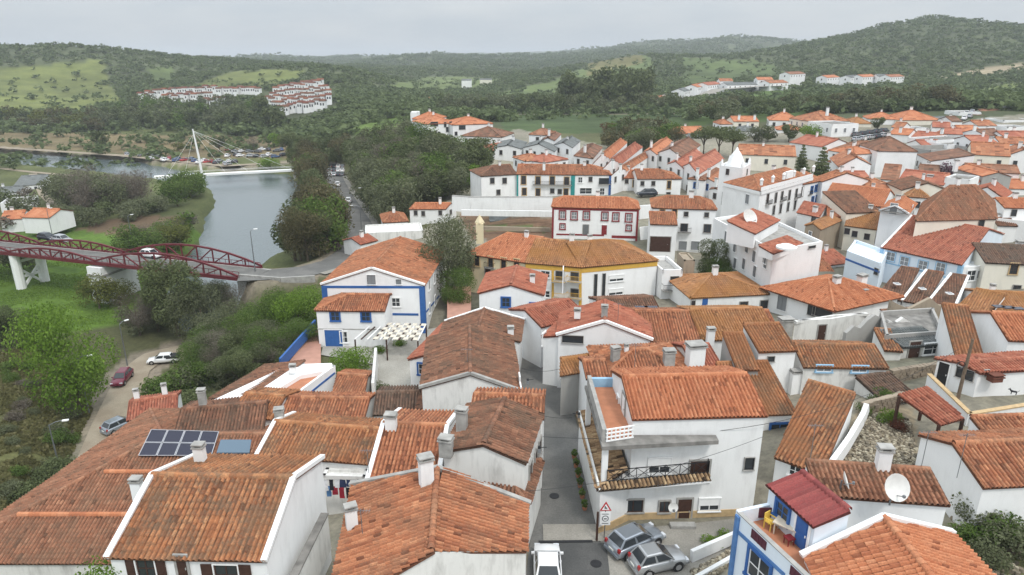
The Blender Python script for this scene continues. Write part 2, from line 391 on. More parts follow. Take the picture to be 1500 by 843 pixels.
GARDEN = [tuple(at(px, py, 3.3)[:2]) for px, py in [(1205, 690), (1262, 600), (1330, 610), (1345, 660), (1330, 710)]]

NA, ND = 560, 430
AZ = np.radians(np.linspace(-62, 62, NA)); LD = np.linspace(math.log(9), math.log(9000), ND)
_az, _ld = np.meshgrid(AZ, LD); _d = np.exp(_ld)
GX, GY = _d * np.sin(_az), _d * np.cos(_az)
GZ = raw_height(GX, GY)
far = np.clip((_d - 330) / 500, 0, 1)
GZ += far * (fbm(GX / 260, GY / 260, 4, 3) * 34 * np.clip(_d / 1500, 0.25, 1.6) + fbm(GX / 40, GY / 40, 3, 9) * 5)
GZ += fbm(GX / 9, GY / 9, 3, 5) * 0.5
for pts, wd in ROADS:
    dd, zz = poly_dist(GX, GY, pts); k = np.clip((dd - wd / 2 - 0.6) / 3.5, 0, 1); k = k * k * (3 - 2 * k); GZ = (zz - 0.12) * (1 - k) + GZ * k
for poly, z0 in ((YARD, -4.75), (FRONT, -0.12), (GARDEN, 3.1)):
    dd, _ = poly_dist(GX, GY, poly, True); dd = np.where(inside(GX, GY, poly), 0, dd); k = np.clip((dd - 0.8) / 2.0, 0, 1); GZ = z0 * (1 - k) + GZ * k
_in = inside(GX, GY, RIVER); _rd, _ = poly_dist(GX, GY, RIVER, True); _sd = np.where(_in, -_rd, _rd) + fbm(GX / 7, GY / 7, 3, 21) * 5
kk = np.clip((_sd + 3) / 6, 0, 1); kk = kk * kk * (3 - 2 * kk)
GZ = np.where(_d < 700, (-15.5) * (1 - kk) + np.maximum(GZ, np.where(_sd < 60, -12.6, -40)) * kk, GZ)
def gz(x, y):
    """ground height at a place"""
    a = (math.atan2(x, y) - AZ[0]) / (AZ[1] - AZ[0]); l = (math.log(max(math.hypot(x, y), 9.01)) - LD[0]) / (LD[1] - LD[0])
    a = min(max(a, 0), NA - 1.001); l = min(max(l, 0), ND - 1.001); i, j = int(l), int(a); u, v = a - j, l - i
    return float((GZ[i, j] * (1 - u) + GZ[i, j + 1] * u) * (1 - v) + (GZ[i + 1, j] * (1 - u) + GZ[i + 1, j + 1] * u) * v)
def gz_arr(x, y):
    a = np.clip((np.arctan2(x, y) - AZ[0]) / (AZ[1] - AZ[0]), 0, NA - 1.001); l = np.clip((np.log(np.maximum(np.hypot(x, y), 9.01)) - LD[0]) / (LD[1] - LD[0]), 0, ND - 1.001)
    i, j = l.astype(int), a.astype(int); u, v = a - j, l - i
    return (GZ[i, j] * (1 - u) + GZ[i, j + 1] * u) * (1 - v) + (GZ[i + 1, j] * (1 - u) + GZ[i + 1, j + 1] * u) * v
def ground(px, py, d0=25.0, d1=6000.0):
    """the ground seen at a photo point"""
    r = ray(px, py); D = d0; last = d0
    while D < d1:
        t = D / r.y
        if CAM_H + r.z * t < gz(r.x * t, D):
            a, b = last, D
            for _ in range(18):
                m = (a + b) / 2; t = m / r.y
                if CAM_H + r.z * t < gz(r.x * t, m): b = m
                else: a = m
            t = b / r.y; return Vector((r.x * t, b, gz(r.x * t, b)))
        last = D; D *= 1.006
    t = d1 / r.y; return Vector((r.x * t, d1, gz(r.x * t, d1)))

# land cover: colour of the soil, grass or paving at each place
PX, PY, _ = project(GX, GY, GZ)
CV = np.empty((ND, NA, 3)); CV[:] = (0.10, 0.105, 0.05)
j1 = fbm(GX / 14, GY / 14, 3, 31)[..., None]; j2 = fbm(GX / 90, GY / 90, 4, 37)[..., None]
CV[_d > 300] = (0.075, 0.09, 0.045); WOOD = _d > 300
def cover(poly, col, dmin=0, dmax=1e9, wob=5):
    m = inside(PX + fbm(GX / 20, GY / 20, 3, 41) * wob * 2, PY + fbm(GX / 20, GY / 20, 3, 43) * wob, poly) & (_d > dmin) & (_d < dmax); CV[m] = col; WOOD[m] = False
cover([(-400, 180), (-400, 480), (260, 470), (430, 400), (440, 240), (300, 185)], (0.10, 0.115, 0.045), 80, 480)
cover([(-400, 380), (170, 378), (250, 430), (245, 470), (180, 475), (100, 490), (-400, 500)], (0.115, 0.20, 0.03), 85, 175, 3)
cover([(60, 330), (250, 322), (300, 345), (255, 385), (120, 372), (-50, 345)], (0.11, 0.19, 0.03), 120, 240, 3)
cover([(110, 336), (195, 314), (262, 318), (185, 348)], (0.17, 0.115, 0.075), 130, 260, 2)
cover([(-400, 188), (430, 200), (430, 232), (260, 232), (100, 220), (-400, 212)], (0.165, 0.13, 0.075), 200, 520, 3)
cover([(-400, 480), (90, 500), (135, 640), (120, 760), (-400, 900)], (0.14, 0.14, 0.06), 20, 110)
cover([(-300, 110), (40, 98), (150, 88), (160, 125), (178, 150), (110, 168), (-300, 168)], (0.125, 0.145, 0.045), 380, 900, 6)
cover([(215, 100), (255, 97), (250, 118), (220, 120)], (0.10, 0.135, 0.045), 500, 1000, 4)
cover([(275, 130), (330, 108), (390, 101), (445, 104), (430, 118), (380, 126)], (0.12, 0.14, 0.045), 450, 900, 4)
cover([(555, 128), (640, 112), (740, 116), (690, 132), (600, 134)], (0.105, 0.135, 0.05), 400, 1200, 4)
cover([(712, 140), (800, 122), (860, 98), (945, 76), (960, 100), (940, 110), (830, 128), (820, 142)], (0.105, 0.14, 0.05), 400, 1300, 4)
cover([(860, 88), (940, 80), (945, 92), (860, 112)], (0.16, 0.15, 0.06), 500, 1300, 3)
cover([(1000, 85), (1110, 88), (1160, 110), (1000, 130)], (0.075, 0.105, 0.035), 500, 1100)
cover([(1010, 160), (1110, 135), (1130, 122), (1160, 132), (1200, 160), (1160, 175), (1000, 185)], (0.075, 0.12, 0.03), 300, 700)
cover([(1380, 110), (1500, 92), (1500, 102), (1390, 116)], (0.30, 0.25, 0.18), 300, 900, 2)
cover([(1320, 150), (1500, 120), (1500, 140), (1420, 145)], (0.12, 0.15, 0.05), 300, 900, 3)
cover([(730, 168), (1010, 166), (1010, 192), (740, 198)], (0.065, 0.10, 0.035), 230, 560, 3)
cover([(500, 190), (600, 168), (620, 190), (560, 215)], (0.10, 0.15, 0.035), 200, 420, 3)
TOWN = [(660, 235), (700, 200), (760, 190), (900, 215), (960, 205), (1060, 200), (1120, 186), (1250, 184), (1400, 176), (1500, 168), (2200, 165), (2200, 1500), (400, 1500), (300, 700), (480, 590), (500, 480), (560, 400), (600, 345), (650, 320)]
cover(TOWN, (0.24, 0.225, 0.19), 0, 330, 3)
cover([(672, 314), (808, 318), (812, 352), (690, 352)], (0.17, 0.105, 0.07), 110, 160, 2)
cover([(700, 330), (800, 332), (800, 340), (700, 337)], (0.09, 0.13, 0.045), 110, 160, 2)
cover([(1195, 700), (1262, 590), (1340, 600), (1350, 720)], (0.27, 0.225, 0.165), 30, 60, 2)
cover([(1360, 730), (1500, 700), (1600, 900), (1400, 900)], (0.12, 0.125, 0.06), 20, 45, 2)
for pts, wd in ROADS:
    dd, _q = poly_dist(GX, GY, pts); CV[(dd < wd / 2 + 1.5)] = (0.24, 0.21, 0.17)
CV *= np.clip(1 + j1 * 0.5 + j2 * 0.9, 0.5, 1.6)
CV = np.clip(CV, 0.01, 0.8)
idx = np.arange(ND * NA).reshape(ND, NA)
q = np.stack([idx[:-1, :-1], idx[:-1, 1:], idx[1:, 1:], idx[1:, :-1]], -1).reshape(-1, 4)
mt = NT('ground_cover'); ca = mt.attr('cover'); p_ = mt.pos()
fine = mt.ramp(mt.noise(p_, 1.3, 6, 0.7), [(0.28, (0.62, 0.62, 0.6)), (0.72, (1.32, 1.3, 1.2))])
fine2 = mt.ramp(mt.noise(p_, 0.06, 5, 0.65), [(0.3, (0.72, 0.76, 0.7)), (0.7, (1.25, 1.2, 1.2))])
mt.color(mt.mix(1.0, mt.mix(1.0, ca.outputs['Color'], fine, 'MULTIPLY'), fine2, 'MULTIPLY')); mt.rough(0.95)
mt.bump(mt.noise(p_, 2.2, 6, 0.7), 0.6, 0.12)
me = raw_mesh('ground', np.stack([GX, GY, GZ], -1).reshape(-1, 3), q, mt.m, smooth=True)
at_ = me.attributes.new('cover', 'FLOAT_COLOR', 'POINT')
at_.data.foreach_set('color', np.concatenate([CV.reshape(-1, 3), np.ones((ND * NA, 1))], 1).astype(np.float32).ravel())
g_ob = place('ground', me); g_ob['kind'] = 'structure'

# water
m = NT('river_water'); p_ = m.pos((1, 0.45, 1)); m.color((0.10, 0.125, 0.13)); m.rough(0.16); m.b.inputs['Specular IOR Level'].default_value = 0.5
m.bump(m.noise(p_, 1.1, 5, 0.6), 0.6, 0.1)
xs = [at(-900, 225, WATER_Z).x, at(352, 500, WATER_Z).x + 40]
mb = MB(); mb.add([(-330, 85, WATER_Z), (-25, 85, WATER_Z), (-25, 330, WATER_Z), (-330, 330, WATER_Z)], [(0, 1, 2, 3)])
mb.build('river', m.m)['kind'] = 'structure'

# roads: sheets just above the ground
def mat_road(name, c, patch, sc=0.35):
    m = NT(name); p_ = m.pos(); f = m.noise(p_, 9, 4, 0.7); g = m.noise(p_, sc, 5, 0.6)
    base = m.mix(m.ramp(g, [(0.42, (0, 0, 0)), (0.62, (1, 1, 1))]), c, patch)
    m.color(m.mix(1.0, base, m.ramp(f, [(0.3, (0.8, 0.8, 0.8)), (0.7, (1.18, 1.18, 1.18))]), 'MULTIPLY')); m.rough(0.9); m.bump(f, 0.3, 0.01); MATS[name] = m.m; return m.m
asphalt = mat_road('asphalt', (0.125, 0.123, 0.116), (0.165, 0.16, 0.15))
asphalt_new = mat_road('asphalt_dark', (0.075, 0.075, 0.073), (0.10, 0.098, 0.094))
setts = mat_road('worn_concrete', (0.25, 0.235, 0.205), (0.31, 0.29, 0.255))
dirt = mat_road('pale_dirt', (0.25, 0.205, 0.15), (0.30, 0.255, 0.19))
yard_stone = mat_road('yard_slabs', (0.32, 0.305, 0.27), (0.38, 0.36, 0.32))
def ribbon(name, pts, w, mt_, dz=0.0, off=0.0, steps=6):
    P = []; 
    for i in range(len(pts) - 1):
        a, b = Vector(pts[i]), Vector(pts[i + 1])
        for k in range(steps): P.append(a.lerp(b, k / steps))
    P.append(Vector(pts[-1])); mb = MB(); vs = []
    for i, p in enumerate(P):
        d = (P[min(i + 1, len(P) - 1)] - P[max(i - 1, 0)]); n = Vector((d.y, -d.x, 0)).normalized()
        vs += [p + n * (off - w / 2) + Vector((0, 0, dz)), p + n * (off + w / 2) + Vector((0, 0, dz))]
    mb.add(vs, [(2 * i, 2 * i + 1, 2 * i + 3, 2 * i + 2) for i in range(len(P) - 1)])
    o = mb.build(name, mt_); o['kind'] = 'structure'; return o
ribbon('street', STREET, 4.6, asphalt)
ribbon('lower_road', LOWROAD, 4.2, dirt)
ribbon('upper_road', HIGHROAD, 6.0, asphalt)
ribbon('riverside_road', FARROAD, 4.5, dirt)
ribbon('pavement', HIGHROAD[2:], 1.4, setts, 0.12, 3.7)
for name, poly, z, mt_ in (('courtyard', YARD, -4.6, yard_stone), ('forecourt', FRONT, -0.012, setts)):
    mb = MB(); mb.add([(x, y, z) for x, y in poly], [tuple(range(len(poly)))]); o = mb.build(name, mt_); o['kind'] = 'structure'
# dark resurfaced patch with a pale concrete strip at the foot of the street
P4 = [at(*c, 0.012) for c in ((808, 795), (888, 795), (900, 900), (800, 900))]
mb = MB(); mb.add(P4, [(3, 2, 1, 0)]); mb.build('asphalt_patch', asphalt_new)['kind'] = 'structure'
P4 = [at(*c, 0.016) for c in ((795, 768), (880, 768), (888, 793), (796, 793))]
mb = MB(); mb.add(P4, [(3, 2, 1, 0)]); mb.build('concrete_strip', setts)['kind'] = 'structure'

for nm_, pts_ in (('park_path', [(48, 255), (56, 270), (64, 286), (80, 300), (112, 309), (150, 312), (192, 309), (222, 302)]), ('park_path', [(0, 247), (40, 252), (95, 257), (150, 262)]), ('field_track', [(735, 168), (820, 168), (900, 168), (1000, 167)])):
    pp_ = [ground(x, y, 60) + Vector((0, 0, .12)) for x, y in pts_]; ribbon(nm_, [tuple(p) for p in pp_], 2.6 if nm_ == 'park_path' else 4.0, dirt, 0, 0, 4)

# ------------------------------------------------------------------ roofs of real clay tiles
PROF = {0: (0.27, 0.40, [(0, 0), (0.10, 0.075), (0.32, 0.115), (0.54, 0.075), (0.64, 0.0), (0.82, -0.015), (1, 0.0)]),
        1: (0.30, 0.46, [(0, 0), (0.34, 0.115), (0.66, 0.0), (1, 0.0)]),
        2: (1.0, 0.7, [(0, 0), (1, 0)]),
        3: (0.26, 30.0, [(0, 0), (0.2, 0.06), (0.5, 0.06), (0.7, 0), (1, 0)])}    # 3: ribbed metal sheet
class Tiles:
    def __init__(s): s.V = []; s.F = []; s.T = []; s.n = 0; s.U = MB(); s.cV = []; s.cF = []; s.cT = []; s.cn = 0
    def plane(s, e0, e1, r1, r0, lod, ov=0.25, vo0=0.1, vo1=0.1):
        e0, e1, r0, r1 = map(Vector, (e0, e1, r0, r1))
        U = (e1 - e0).normalized(); mid = (r0 + r1) / 2 - e0; V = (mid - U * mid.dot(U)).normalized(); N = U.cross(V)
        if N.z < 0: N = -N
        u1 = (e1 - e0).length; vr = (mid).dot(V); a0, a1 = (r0 - e0).dot(U), (r1 - e0).dot(U)
        tri = (r1 - r0).length < 0.05
        pitch, course, prof = PROF[lod]
        el = lambda v: (a0 * v / vr) - vo0
        er = lambda v: u1 + (a1 - u1) * v / vr + vo1
        P = lambda u, v, h=0: e0 + U * u + V * v + N * h
        s.U.add([P(el(-ov), -ov, -0.05), P(er(-ov), -ov, -0.05), P(er(vr), vr, -0.05), P(el(vr), vr, -0.05)] + [P(el(-ov), -ov, -0.16), P(er(-ov), -ov, -0.16), P(er(vr), vr, -0.16), P(el(vr), vr, -0.16)],
                [(0, 1, 2, 3), (7, 6, 5, 4), (0, 4, 5, 1), (1, 5, 6, 2), (2, 6, 7, 3), (3, 7, 4, 0)])
        nr = max(1, int(round((vr + ov) / course))); dv = (vr + ov) / nr
        tt = np.array([p[0] for p in prof]); hh = np.array([p[1] for p in prof]); k = len(prof)
        e0n, Un, Vn, Nn = (np.array(x) for x in (e0, U, V, N))
        for r in range(nr):
            v0 = -ov + r * dv; vm = v0 + dv / 2; ul, ur = el(vm), er(vm)
            if ur - ul < 0.12: continue
            c = np.arange(math.floor(ul / pitch), math.ceil(ur / pitch)); L = np.maximum(c * pitch, ul); Rr = np.minimum((c + 1) * pitch, ur); ok = Rr - L > 0.03; L, Rr = L[ok], Rr[ok]; n = len(L)
            if not n: continue
            u = L[:, None] + tt[None] * (Rr - L)[:, None]; jit = rng.uniform(-0.01, 0.01, n)[:, None] if lod < 2 else np.zeros((n, 1))
            lift = 0.03 if lod < 2 else 0.0
            hb = hh[None] * 1.12 + lift + jit; ht = hh[None] + jit * 0.3 + np.zeros_like(u)
            vb = v0 - (0.05 if lod < 2 else 0) + rng.uniform(-0.02, 0.02, n)[:, None] * (lod < 2) + 0 * u
            if lod < 2:      # old roofs sag a little
                pc = e0n + ((L + Rr) / 2)[:, None] * Un + vm * Vn; sg = 0.035 * np.sin(pc[:, 0] * 0.9 + 1.3) * np.sin(pc[:, 1] * 0.7 + pc[:, 0] * 0.35); hb = hb + sg[:, None]; ht = ht + sg[:, None]
            B = e0n + u[..., None] * Un + vb[..., None] * Vn + hb[..., None] * Nn
            Tp = e0n + u[..., None] * Un + (v0 + dv + 0.02) * Vn + ht[..., None] * Nn
            s.V.append(np.concatenate([B, Tp], 1).reshape(-1, 3))
            b = s.n + np.arange(n)[:, None] * (2 * k) + np.arange(k - 1)[None]
            s.F.append(np.stack([b, b + 1, b + k + 1, b + k], -1).reshape(-1, 4))
            cover_t = np.clip(rng.normal(0.60, 0.11, n) + (np.mod(np.sin((c[ok] + e0n[0]) * 12.9898) * 43758.5, 1.0) - 0.5) * 0.34, 0, 1)[:, None]; odd = rng.random(n); cover_t[odd < 0.025] = 1.0; cover_t[odd > 0.965] = 0.1; chan_t = np.clip(rng.normal(0.22, 0.12, n), 0, 1)[:, None]    # channel tiles get a darker tone: dirt and painted shade between the rolls
            nc = sum(1 for t in tt[:-1] if t < 0.6)
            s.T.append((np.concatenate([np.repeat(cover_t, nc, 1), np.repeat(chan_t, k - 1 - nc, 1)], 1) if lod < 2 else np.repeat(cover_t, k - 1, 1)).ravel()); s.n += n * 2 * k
    def cap(s, p, q, r=0.15, dz=0.0):
        p, q = Vector(p), Vector(q); p.z += dz; q.z += dz; d = q - p; Ln = d.length
        if Ln < 0.2: return
        d.normalize(); x = Vector((d.y, -d.x, 0)).normalized(); z = x.cross(d).normalized(); n = max(1, int(Ln / 0.42))
        if z.z < 0: z = -z
        for i in range(n):
            a, b = p + d * (Ln * i / n - 0.03), p + d * (Ln * (i + 1) / n)
            for base, rr in ((a, r * 1.12), (b, r)):
                for ang in (-0.15, 0.22, 0.5, 0.78, 1.15):
                    t = ang * math.pi; s.cV.append(tuple(base - x * (rr * 1.15 * math.cos(t)) + z * (rr * math.sin(t))))
            o = s.cn; s.cF += [(o + j, o + j + 1, o + 6 + j, o + 5 + j) for j in range(4)]; s.cT += [random.uniform(0.35, 1.0)] * 4; s.cn += 10
    def finish(s, root, loc, mat, lod):
        L = np.array(loc)
        s.U.v = [tuple(np.array(v) - L) for v in s.U.v]
        rf = s.U.build('roof', mat, root)
        if s.n:
            me = raw_mesh('roof_tiles', np.concatenate(s.V) - L, np.concatenate(s.F), mat, np.concatenate(s.T)); o = place('roof_tiles', me, rf); o['kind'] = 'stuff'
        if s.cn:
            me = raw_mesh('ridge_cap', np.array(s.cV) - L, np.array(s.cF), mat, s.cT); place('ridge_cap', me, rf)
        return rf

# ------------------------------------------------------------------ windows, doors
STY = {  # frame, glass, surround, surround width, bars (x, y), shutter
 'w': (white_trim, glass, white_trim, 0.10, (1, 1), None), 'b': (white_trim, glass, blue_trim, 0.16, (1, 1), None),
 'r': (white_trim, glass_pale, red_trim, 0.20, (1, 1), None), 'd': (brown_wood, glass, cement, 0.09, (1, 0), None),
 'D': (brown_wood, glass, white_trim, 0.06, (1, 1), brown_wood), 's': (white_trim, glass, white_trim, 0.08, (1, 0), 'blind'),
 'k': (dark_iron, glass, cement, 0.04, (0, 0), None), 'g': (grey_metal, glass_pale, white_trim, 0.06, (1, 0), None),
 'o': (brown_wood, glass, ochre_trim, 0.14, (1, 2), None), 'l': (white_trim, glass_pale, pale_blue, 0.10, (1, 1), None),
 't': (white_trim, glass, teal_trim, 0.12, (1, 2), None), 'B': (blue_trim, glass, blue_trim, 0.14, (1, 1), None)}
DSTY = {'d': (brown_wood, cement), 'b': (blue_trim, white_trim), 'r': (red_trim, white_trim), 'w': (white_trim, cement), 'k': (dark_iron, white_trim), 't': (brown_wood, teal_trim), 'g': (grey_metal, cement)}
WC = {}
def window_meshes(st, w, h):
    key = (st, round(w, 2), round(h, 2))
    if key in WC: return WC[key]
    fm, gm, sm, sw, (bx, by), sh = STY[st]; f = MB(); t = 0.07
    for x in (-w / 2 - sw / 2, w / 2 + sw / 2): f.box((x, -0.05, 0), (sw, 0.11, h + 2 * sw), 1)
    f.box((0, -0.05, h / 2 + sw / 2), (w, 0.11, sw), 1); f.box((0, -0.07, -h / 2 - sw / 2), (w + 2 * sw + 0.1, 0.17, sw), 1)
    for x in (-w / 2 + t / 2, w / 2 - t / 2): f.box((x, -0.015, 0), (t, 0.05, h), 0)
    for z in (-h / 2 + t / 2, h / 2 - t / 2): f.box((0, -0.015, z), (w - 2 * t, 0.05, t), 0)
    for i in range(bx): f.box((-w / 2 + w * (i + 1) / (bx + 1), -0.015, 0), (0.06, 0.045, h - 2 * t), 0)
    for i in range(by): f.box((0, -0.016, -h / 2 + h * (i + 1) / (by + 1)), (w - 2 * t, 0.04, 0.05), 0)
    p = MB(); p.add([(-w / 2 + t, -0.012, -h / 2 + t), (w / 2 - t, -0.012, -h / 2 + t), (w / 2 - t, -0.012, h / 2 - t), (-w / 2 + t, -0.012, h / 2 - t)], [(0, 1, 2, 3)])
    extra = []
    if sh == 'blind':
        b = MB(); b.box((0, -0.045, h * 0.22), (w - 0.02, 0.04, h * 0.56)); extra.append(('blind', b.mesh('blind', white_trim)))
    elif sh is not None:
        for sx in (-1, 1):
            b = MB(); b.box((sx * (w * 0.75 + sw), -0.05, 0), (w / 2, 0.05, h)); 
            for k in range(3): b.box((sx * (w * 0.75 + sw), -0.08, -h / 2 + h * (k + 0.5) / 3), (w / 2 - 0.14, 0.02, h / 3 - 0.1))
            extra.append(('shutter', b.mesh('shutter', sh)))
    WC[key] = (f.mesh('window', [fm, sm]), p.mesh('pane', gm), extra); return WC[key]
def door_mesh(st, w, h):
    key = ('door', st, round(w, 2), round(h, 2))
    if key in WC: return WC[key]
    pm, sm = DSTY[st]; f = MB(); f.box((0, -0.02, 0), (w, 0.05, h), 0)
    for x in (-w / 2 - 0.06, w / 2 + 0.06): f.box((x, -0.035, 0.06), (0.12, 0.08, h + 0.12), 1)
    f.box((0, -0.035, h / 2 + 0.06), (w, 0.08, 0.12), 1)
    n = 2 if w > 1 else 1
    for i in range(n):
        for z in (-0.22, 0.24): f.box((-w / 2 + w * (i + 0.5) / n, -0.05, z * h), (w / n - 0.2, 0.03, h * 0.36), 0)
    f.box((w * 0.36, -0.06, 0), (0.05, 0.06, 0.12), 1)
    WC[key] = f.mesh('door', [pm, sm]); return WC[key]

class House:
    """a building from its plan at eave height: A, B front corners, C, D back corners"""
    def __init__(s, label, ze, A, B, dep, roof='p', rk='orange', wk='white', h=None, slope=0.33, ov=0.22, lod=None, verge='', win=(), doors=(), chim=(), cat='house', name='house', group=None, base=None, hipin=None, parapet=0.35, floor=None):
        A = at(*A, ze) if len(A) == 2 else Vector((*A[:2], ze)); B = at(*B, ze) if len(B) == 2 else Vector((*B[:2], ze))
        if not hasattr(dep, '__len__'):
            n = Vector((-(B - A).y, (B - A).x, 0)).normalized()
            if n.y < 0 and abs(n.y) > abs(n.x): n = -n
            C, D = B + n * dep, A + n * dep
        elif roof == 'sf' and dep[0] in ('L', 'R'):      # the sighted corner is the raised one
            e = (B - A).normalized(); n = Vector((-e.y, e.x, 0)); n = n if n.y > 0 else -n; pn = Vector((-slope * n.x, -slope * n.y, 1)); o_ = Vector((0, 0, CAM_H)); r_ = ray(dep[1], dep[2])
            w = o_ + r_ * ((A - o_).dot(pn) / r_.dot(pn)); w.z = ze
            if dep[0] == 'L': D = w; C = B + n * (D - A).dot(n) + e * ((D - A).dot(e)) * 0.6
            else: C = w; D = A + n * (C - B).dot(n) + e * ((C - B).dot(e)) * 0.6
        elif dep[0] == 'R': C = at(dep[1], dep[2], ze); D = A + (C - B)
        elif dep[0] == 'L': D = at(dep[1], dep[2], ze); C = B + (D - A)
        else:
            C, D = (at(*p, ze) if len(p) == 2 else Vector((*p[:2], ze)) for p in dep)
        s.A, s.B, s.C, s.D, s.ze = A, B, C, D, ze
        Q = [A, B, C, D]; ctr = (A + B + C + D) / 4
        if base is None: base = min(gz(p.x, p.y) for p in Q) - 0.4 if h is None else ze - h
        s.base = base; s.loc = Vector((ctr.x, ctr.y, base)); s.ctr = ctr
        s.root = thing(name, label, cat, s.loc, 0, group)
        dist = ctr.length; lod = lod if lod is not None else (0 if dist < 82 else 1 if dist < 165 else 2); s.lod = lod
        
        if lod and rk == 'orange' and random.random() < 0.5: rk = random.choice(['fresh', 'rust', 'orange'])
        mat = R[rk]; wm = Wm[wk]; T = Tiles(); s.T = T
        mid = lambda p, q: (p + q) / 2
        wd, dp = ((B - A).length + (C - D).length) / 2, ((C - B).length + (D - A).length) / 2
        up = lambda p, z: Vector((p.x, p.y, p.z + z)); gab = []; verg = []; ends = []
        W = MB()
        if roof in ('p', 'hp', 'hpl', 'hpr', 'q', 'hq', 'hqf', 'hqb'):
            par = 'p' in roof
            run = (dp if par else wd) / 2; rz = run * slope; s.rz = rz
            if par: L0, R0 = mid(A, D), mid(B, C); E = [A, B, C, D]
            else: L0, R0 = mid(A, B), mid(D, C); E = [B, C, D, A]      # ridge from the front middle to the back middle
            ax = (R0 - L0).normalized(); inset = min(run if hipin is None else hipin, (R0 - L0).length / 2 - 0.02)
            hl = roof in ('hp', 'hpl', 'hq', 'hqf'); hr = roof in ('hp', 'hpr', 'hq', 'hqb')
            Lr, Rr = up(L0 + ax * inset if hl else L0, rz), up(R0 - ax * inset if hr else R0, rz)
            s.ridge = (Lr, Rr); v0 = 0 if hl else 0.12; v1 = 0 if hr else 0.12
            if par:
                T.plane(A, B, Rr, Lr, lod, ov, v0, v1); T.plane(C, D, Lr, Rr, lod, ov, v1, v0)
                if hl: T.plane(D, A, Lr, Lr, lod, ov, 0, 0)
                if hr: T.plane(B, C, Rr, Rr, lod, ov, 0, 0)
                ends = [('l', D, A, Lr, hl), ('r', B, C, Rr, hr)]
            else:
                T.plane(B, C, Rr, Lr, lod, ov, v0, v1); T.plane(D, A, Lr, Rr, lod, ov, v1, v0)
                if hl: T.plane(A, B, Lr, Lr, lod, ov, 0, 0)
                if hr: T.plane(C, D, Rr, Rr, lod, ov, 0, 0)
                ends = [('f', A, B, Lr, hl), ('b', C, D, Rr, hr)]
            if lod < 2 or True: T.cap(Lr, Rr, 0.17 if lod < 2 else 0.22, 0.02)
            for f, p, q_, rr, hip in ends:
                if hip:
                    T.cap(p, rr, 0.14, 0.03); T.cap(q_, rr, 0.14, 0.03)
                else:
                    o = len(W.v); lo = Vector((0, 0, 0.1)); W.add([p - lo, q_ - lo, rr - lo], [(0, 1, 2)])
                    if f in verge: verg.append((p, rr, q_))
            for i in range(4): pass
            W.prism([(p.x, p.y) for p in Q], base, ze - 0.1)
        elif roof in ('sf', 'sb', 'sl', 'sr'):
            E = {'sf': (A, B, C, D), 'sb': (C, D, A, B), 'sl': (D, A, B, C), 'sr': (B, C, D, A)}[roof]
            run = ((E[2] - E[1]).length + (E[3] - E[0]).length) / 2; rz = run * slope; s.rz = rz
            T.plane(E[0], E[1], up(E[2], rz), up(E[3], rz), lod, ov, 0.08, 0.08)
            W.prism([(p.x, p.y) for p in E], base, [ze - 0.2, ze - 0.2, ze + rz - 0.2, ze + rz - 0.2]); s.ridge = (up(E[3], rz), up(E[2], rz))
            T.cap(up(E[3], rz), up(E[2], rz), 0.15, 0.02)
            nm = {'sf': 'rl', 'sb': 'lr', 'sl': 'fb', 'sr': 'bf'}[roof]
            if nm[0] in verge: verg.append((E[1], up(E[2], rz), None))
            if nm[1] in verge: verg.append((E[0], up(E[3], rz), None))
        elif roof == 'flat':
            W.prism([(p.x, p.y) for p in Q], base, ze); s.ridge = (A, B); s.rz = 0
            if parapet:
                c = Vector((ctr.x, ctr.y, ze)); 
                for i in range(4):
                    p, q_ = Q[i], Q[(i + 1) % 4]; d = (q_ - p).normalized(); n = Vector((-d.y, d.x, 0))
                    if n.dot(c - p) < 0: n = -n
                    W.bar(p + n * 0.125 + Vector((0, 0, parapet / 2 - 0.003)), q_ + n * 0.125 + Vector((0, 0, parapet / 2 - 0.003)), 0.25, parapet)
        W.v = [tuple(Vector(v) - s.loc) for v in W.v]
        s.wall = W.build('wall', wm, s.root)
        if floor is not None:
            f = MB(); ins = [p.lerp(ctr, 0.02) for p in Q]; f.add([p - s.loc + Vector((0, 0, 0.012)) for p in ins], [(0, 1, 2, 3)]); f.build('roof_terrace', floor, s.root)
        if roof != 'flat': s.roof = T.finish(s.root, s.loc, mat, lod)
        if verg:
            for p, r, q_ in verg:
                V = MB()
                for a, b in ((p, r), (q_, r)):
                    if a is None: continue
                    d = (b - a).normalized(); a2 = a - d * 0.25
                    V.bar(a2 - s.loc + Vector((0, 0, 0.06)), b - s.loc + Vector((0, 0, 0.06)), 0.3, 0.24)
                V.build('verge', white_trim if wk != 'grimy' else cement, s.root)
        if lod and not chim and roof in ('p', 'q', 'hp', 'hpl', 'hpr') and dist < 300 and wk != 'cement':
            for k in range(1 + (label.__hash__() & 0)):
                t = 0.25 + 0.5 * random.random(); q_ = s.ridge[0].lerp(s.ridge[1], t); q2 = q_ + (s.C - s.B).normalized() * random.uniform(-0.6, 0.6) if 'p' in roof else q_ + (s.B - s.A).normalized() * random.uniform(-0.8, 0.8)
                s.chimney_at(q2 + Vector((0, 0, random.uniform(0.8, 1.4))), random.uniform(0.5, 0.8), 2.0, 'w')
        for w_ in win: s.windows(*w_)
        for d_ in doors: s.door(*d_)
        for c_ in chim: s.chimney(*c_)
    def face(s, f): return {'f': (s.A, s.B), 'r': (s.B, s.C), 'b': (s.C, s.D), 'l': (s.D, s.A)}[f]
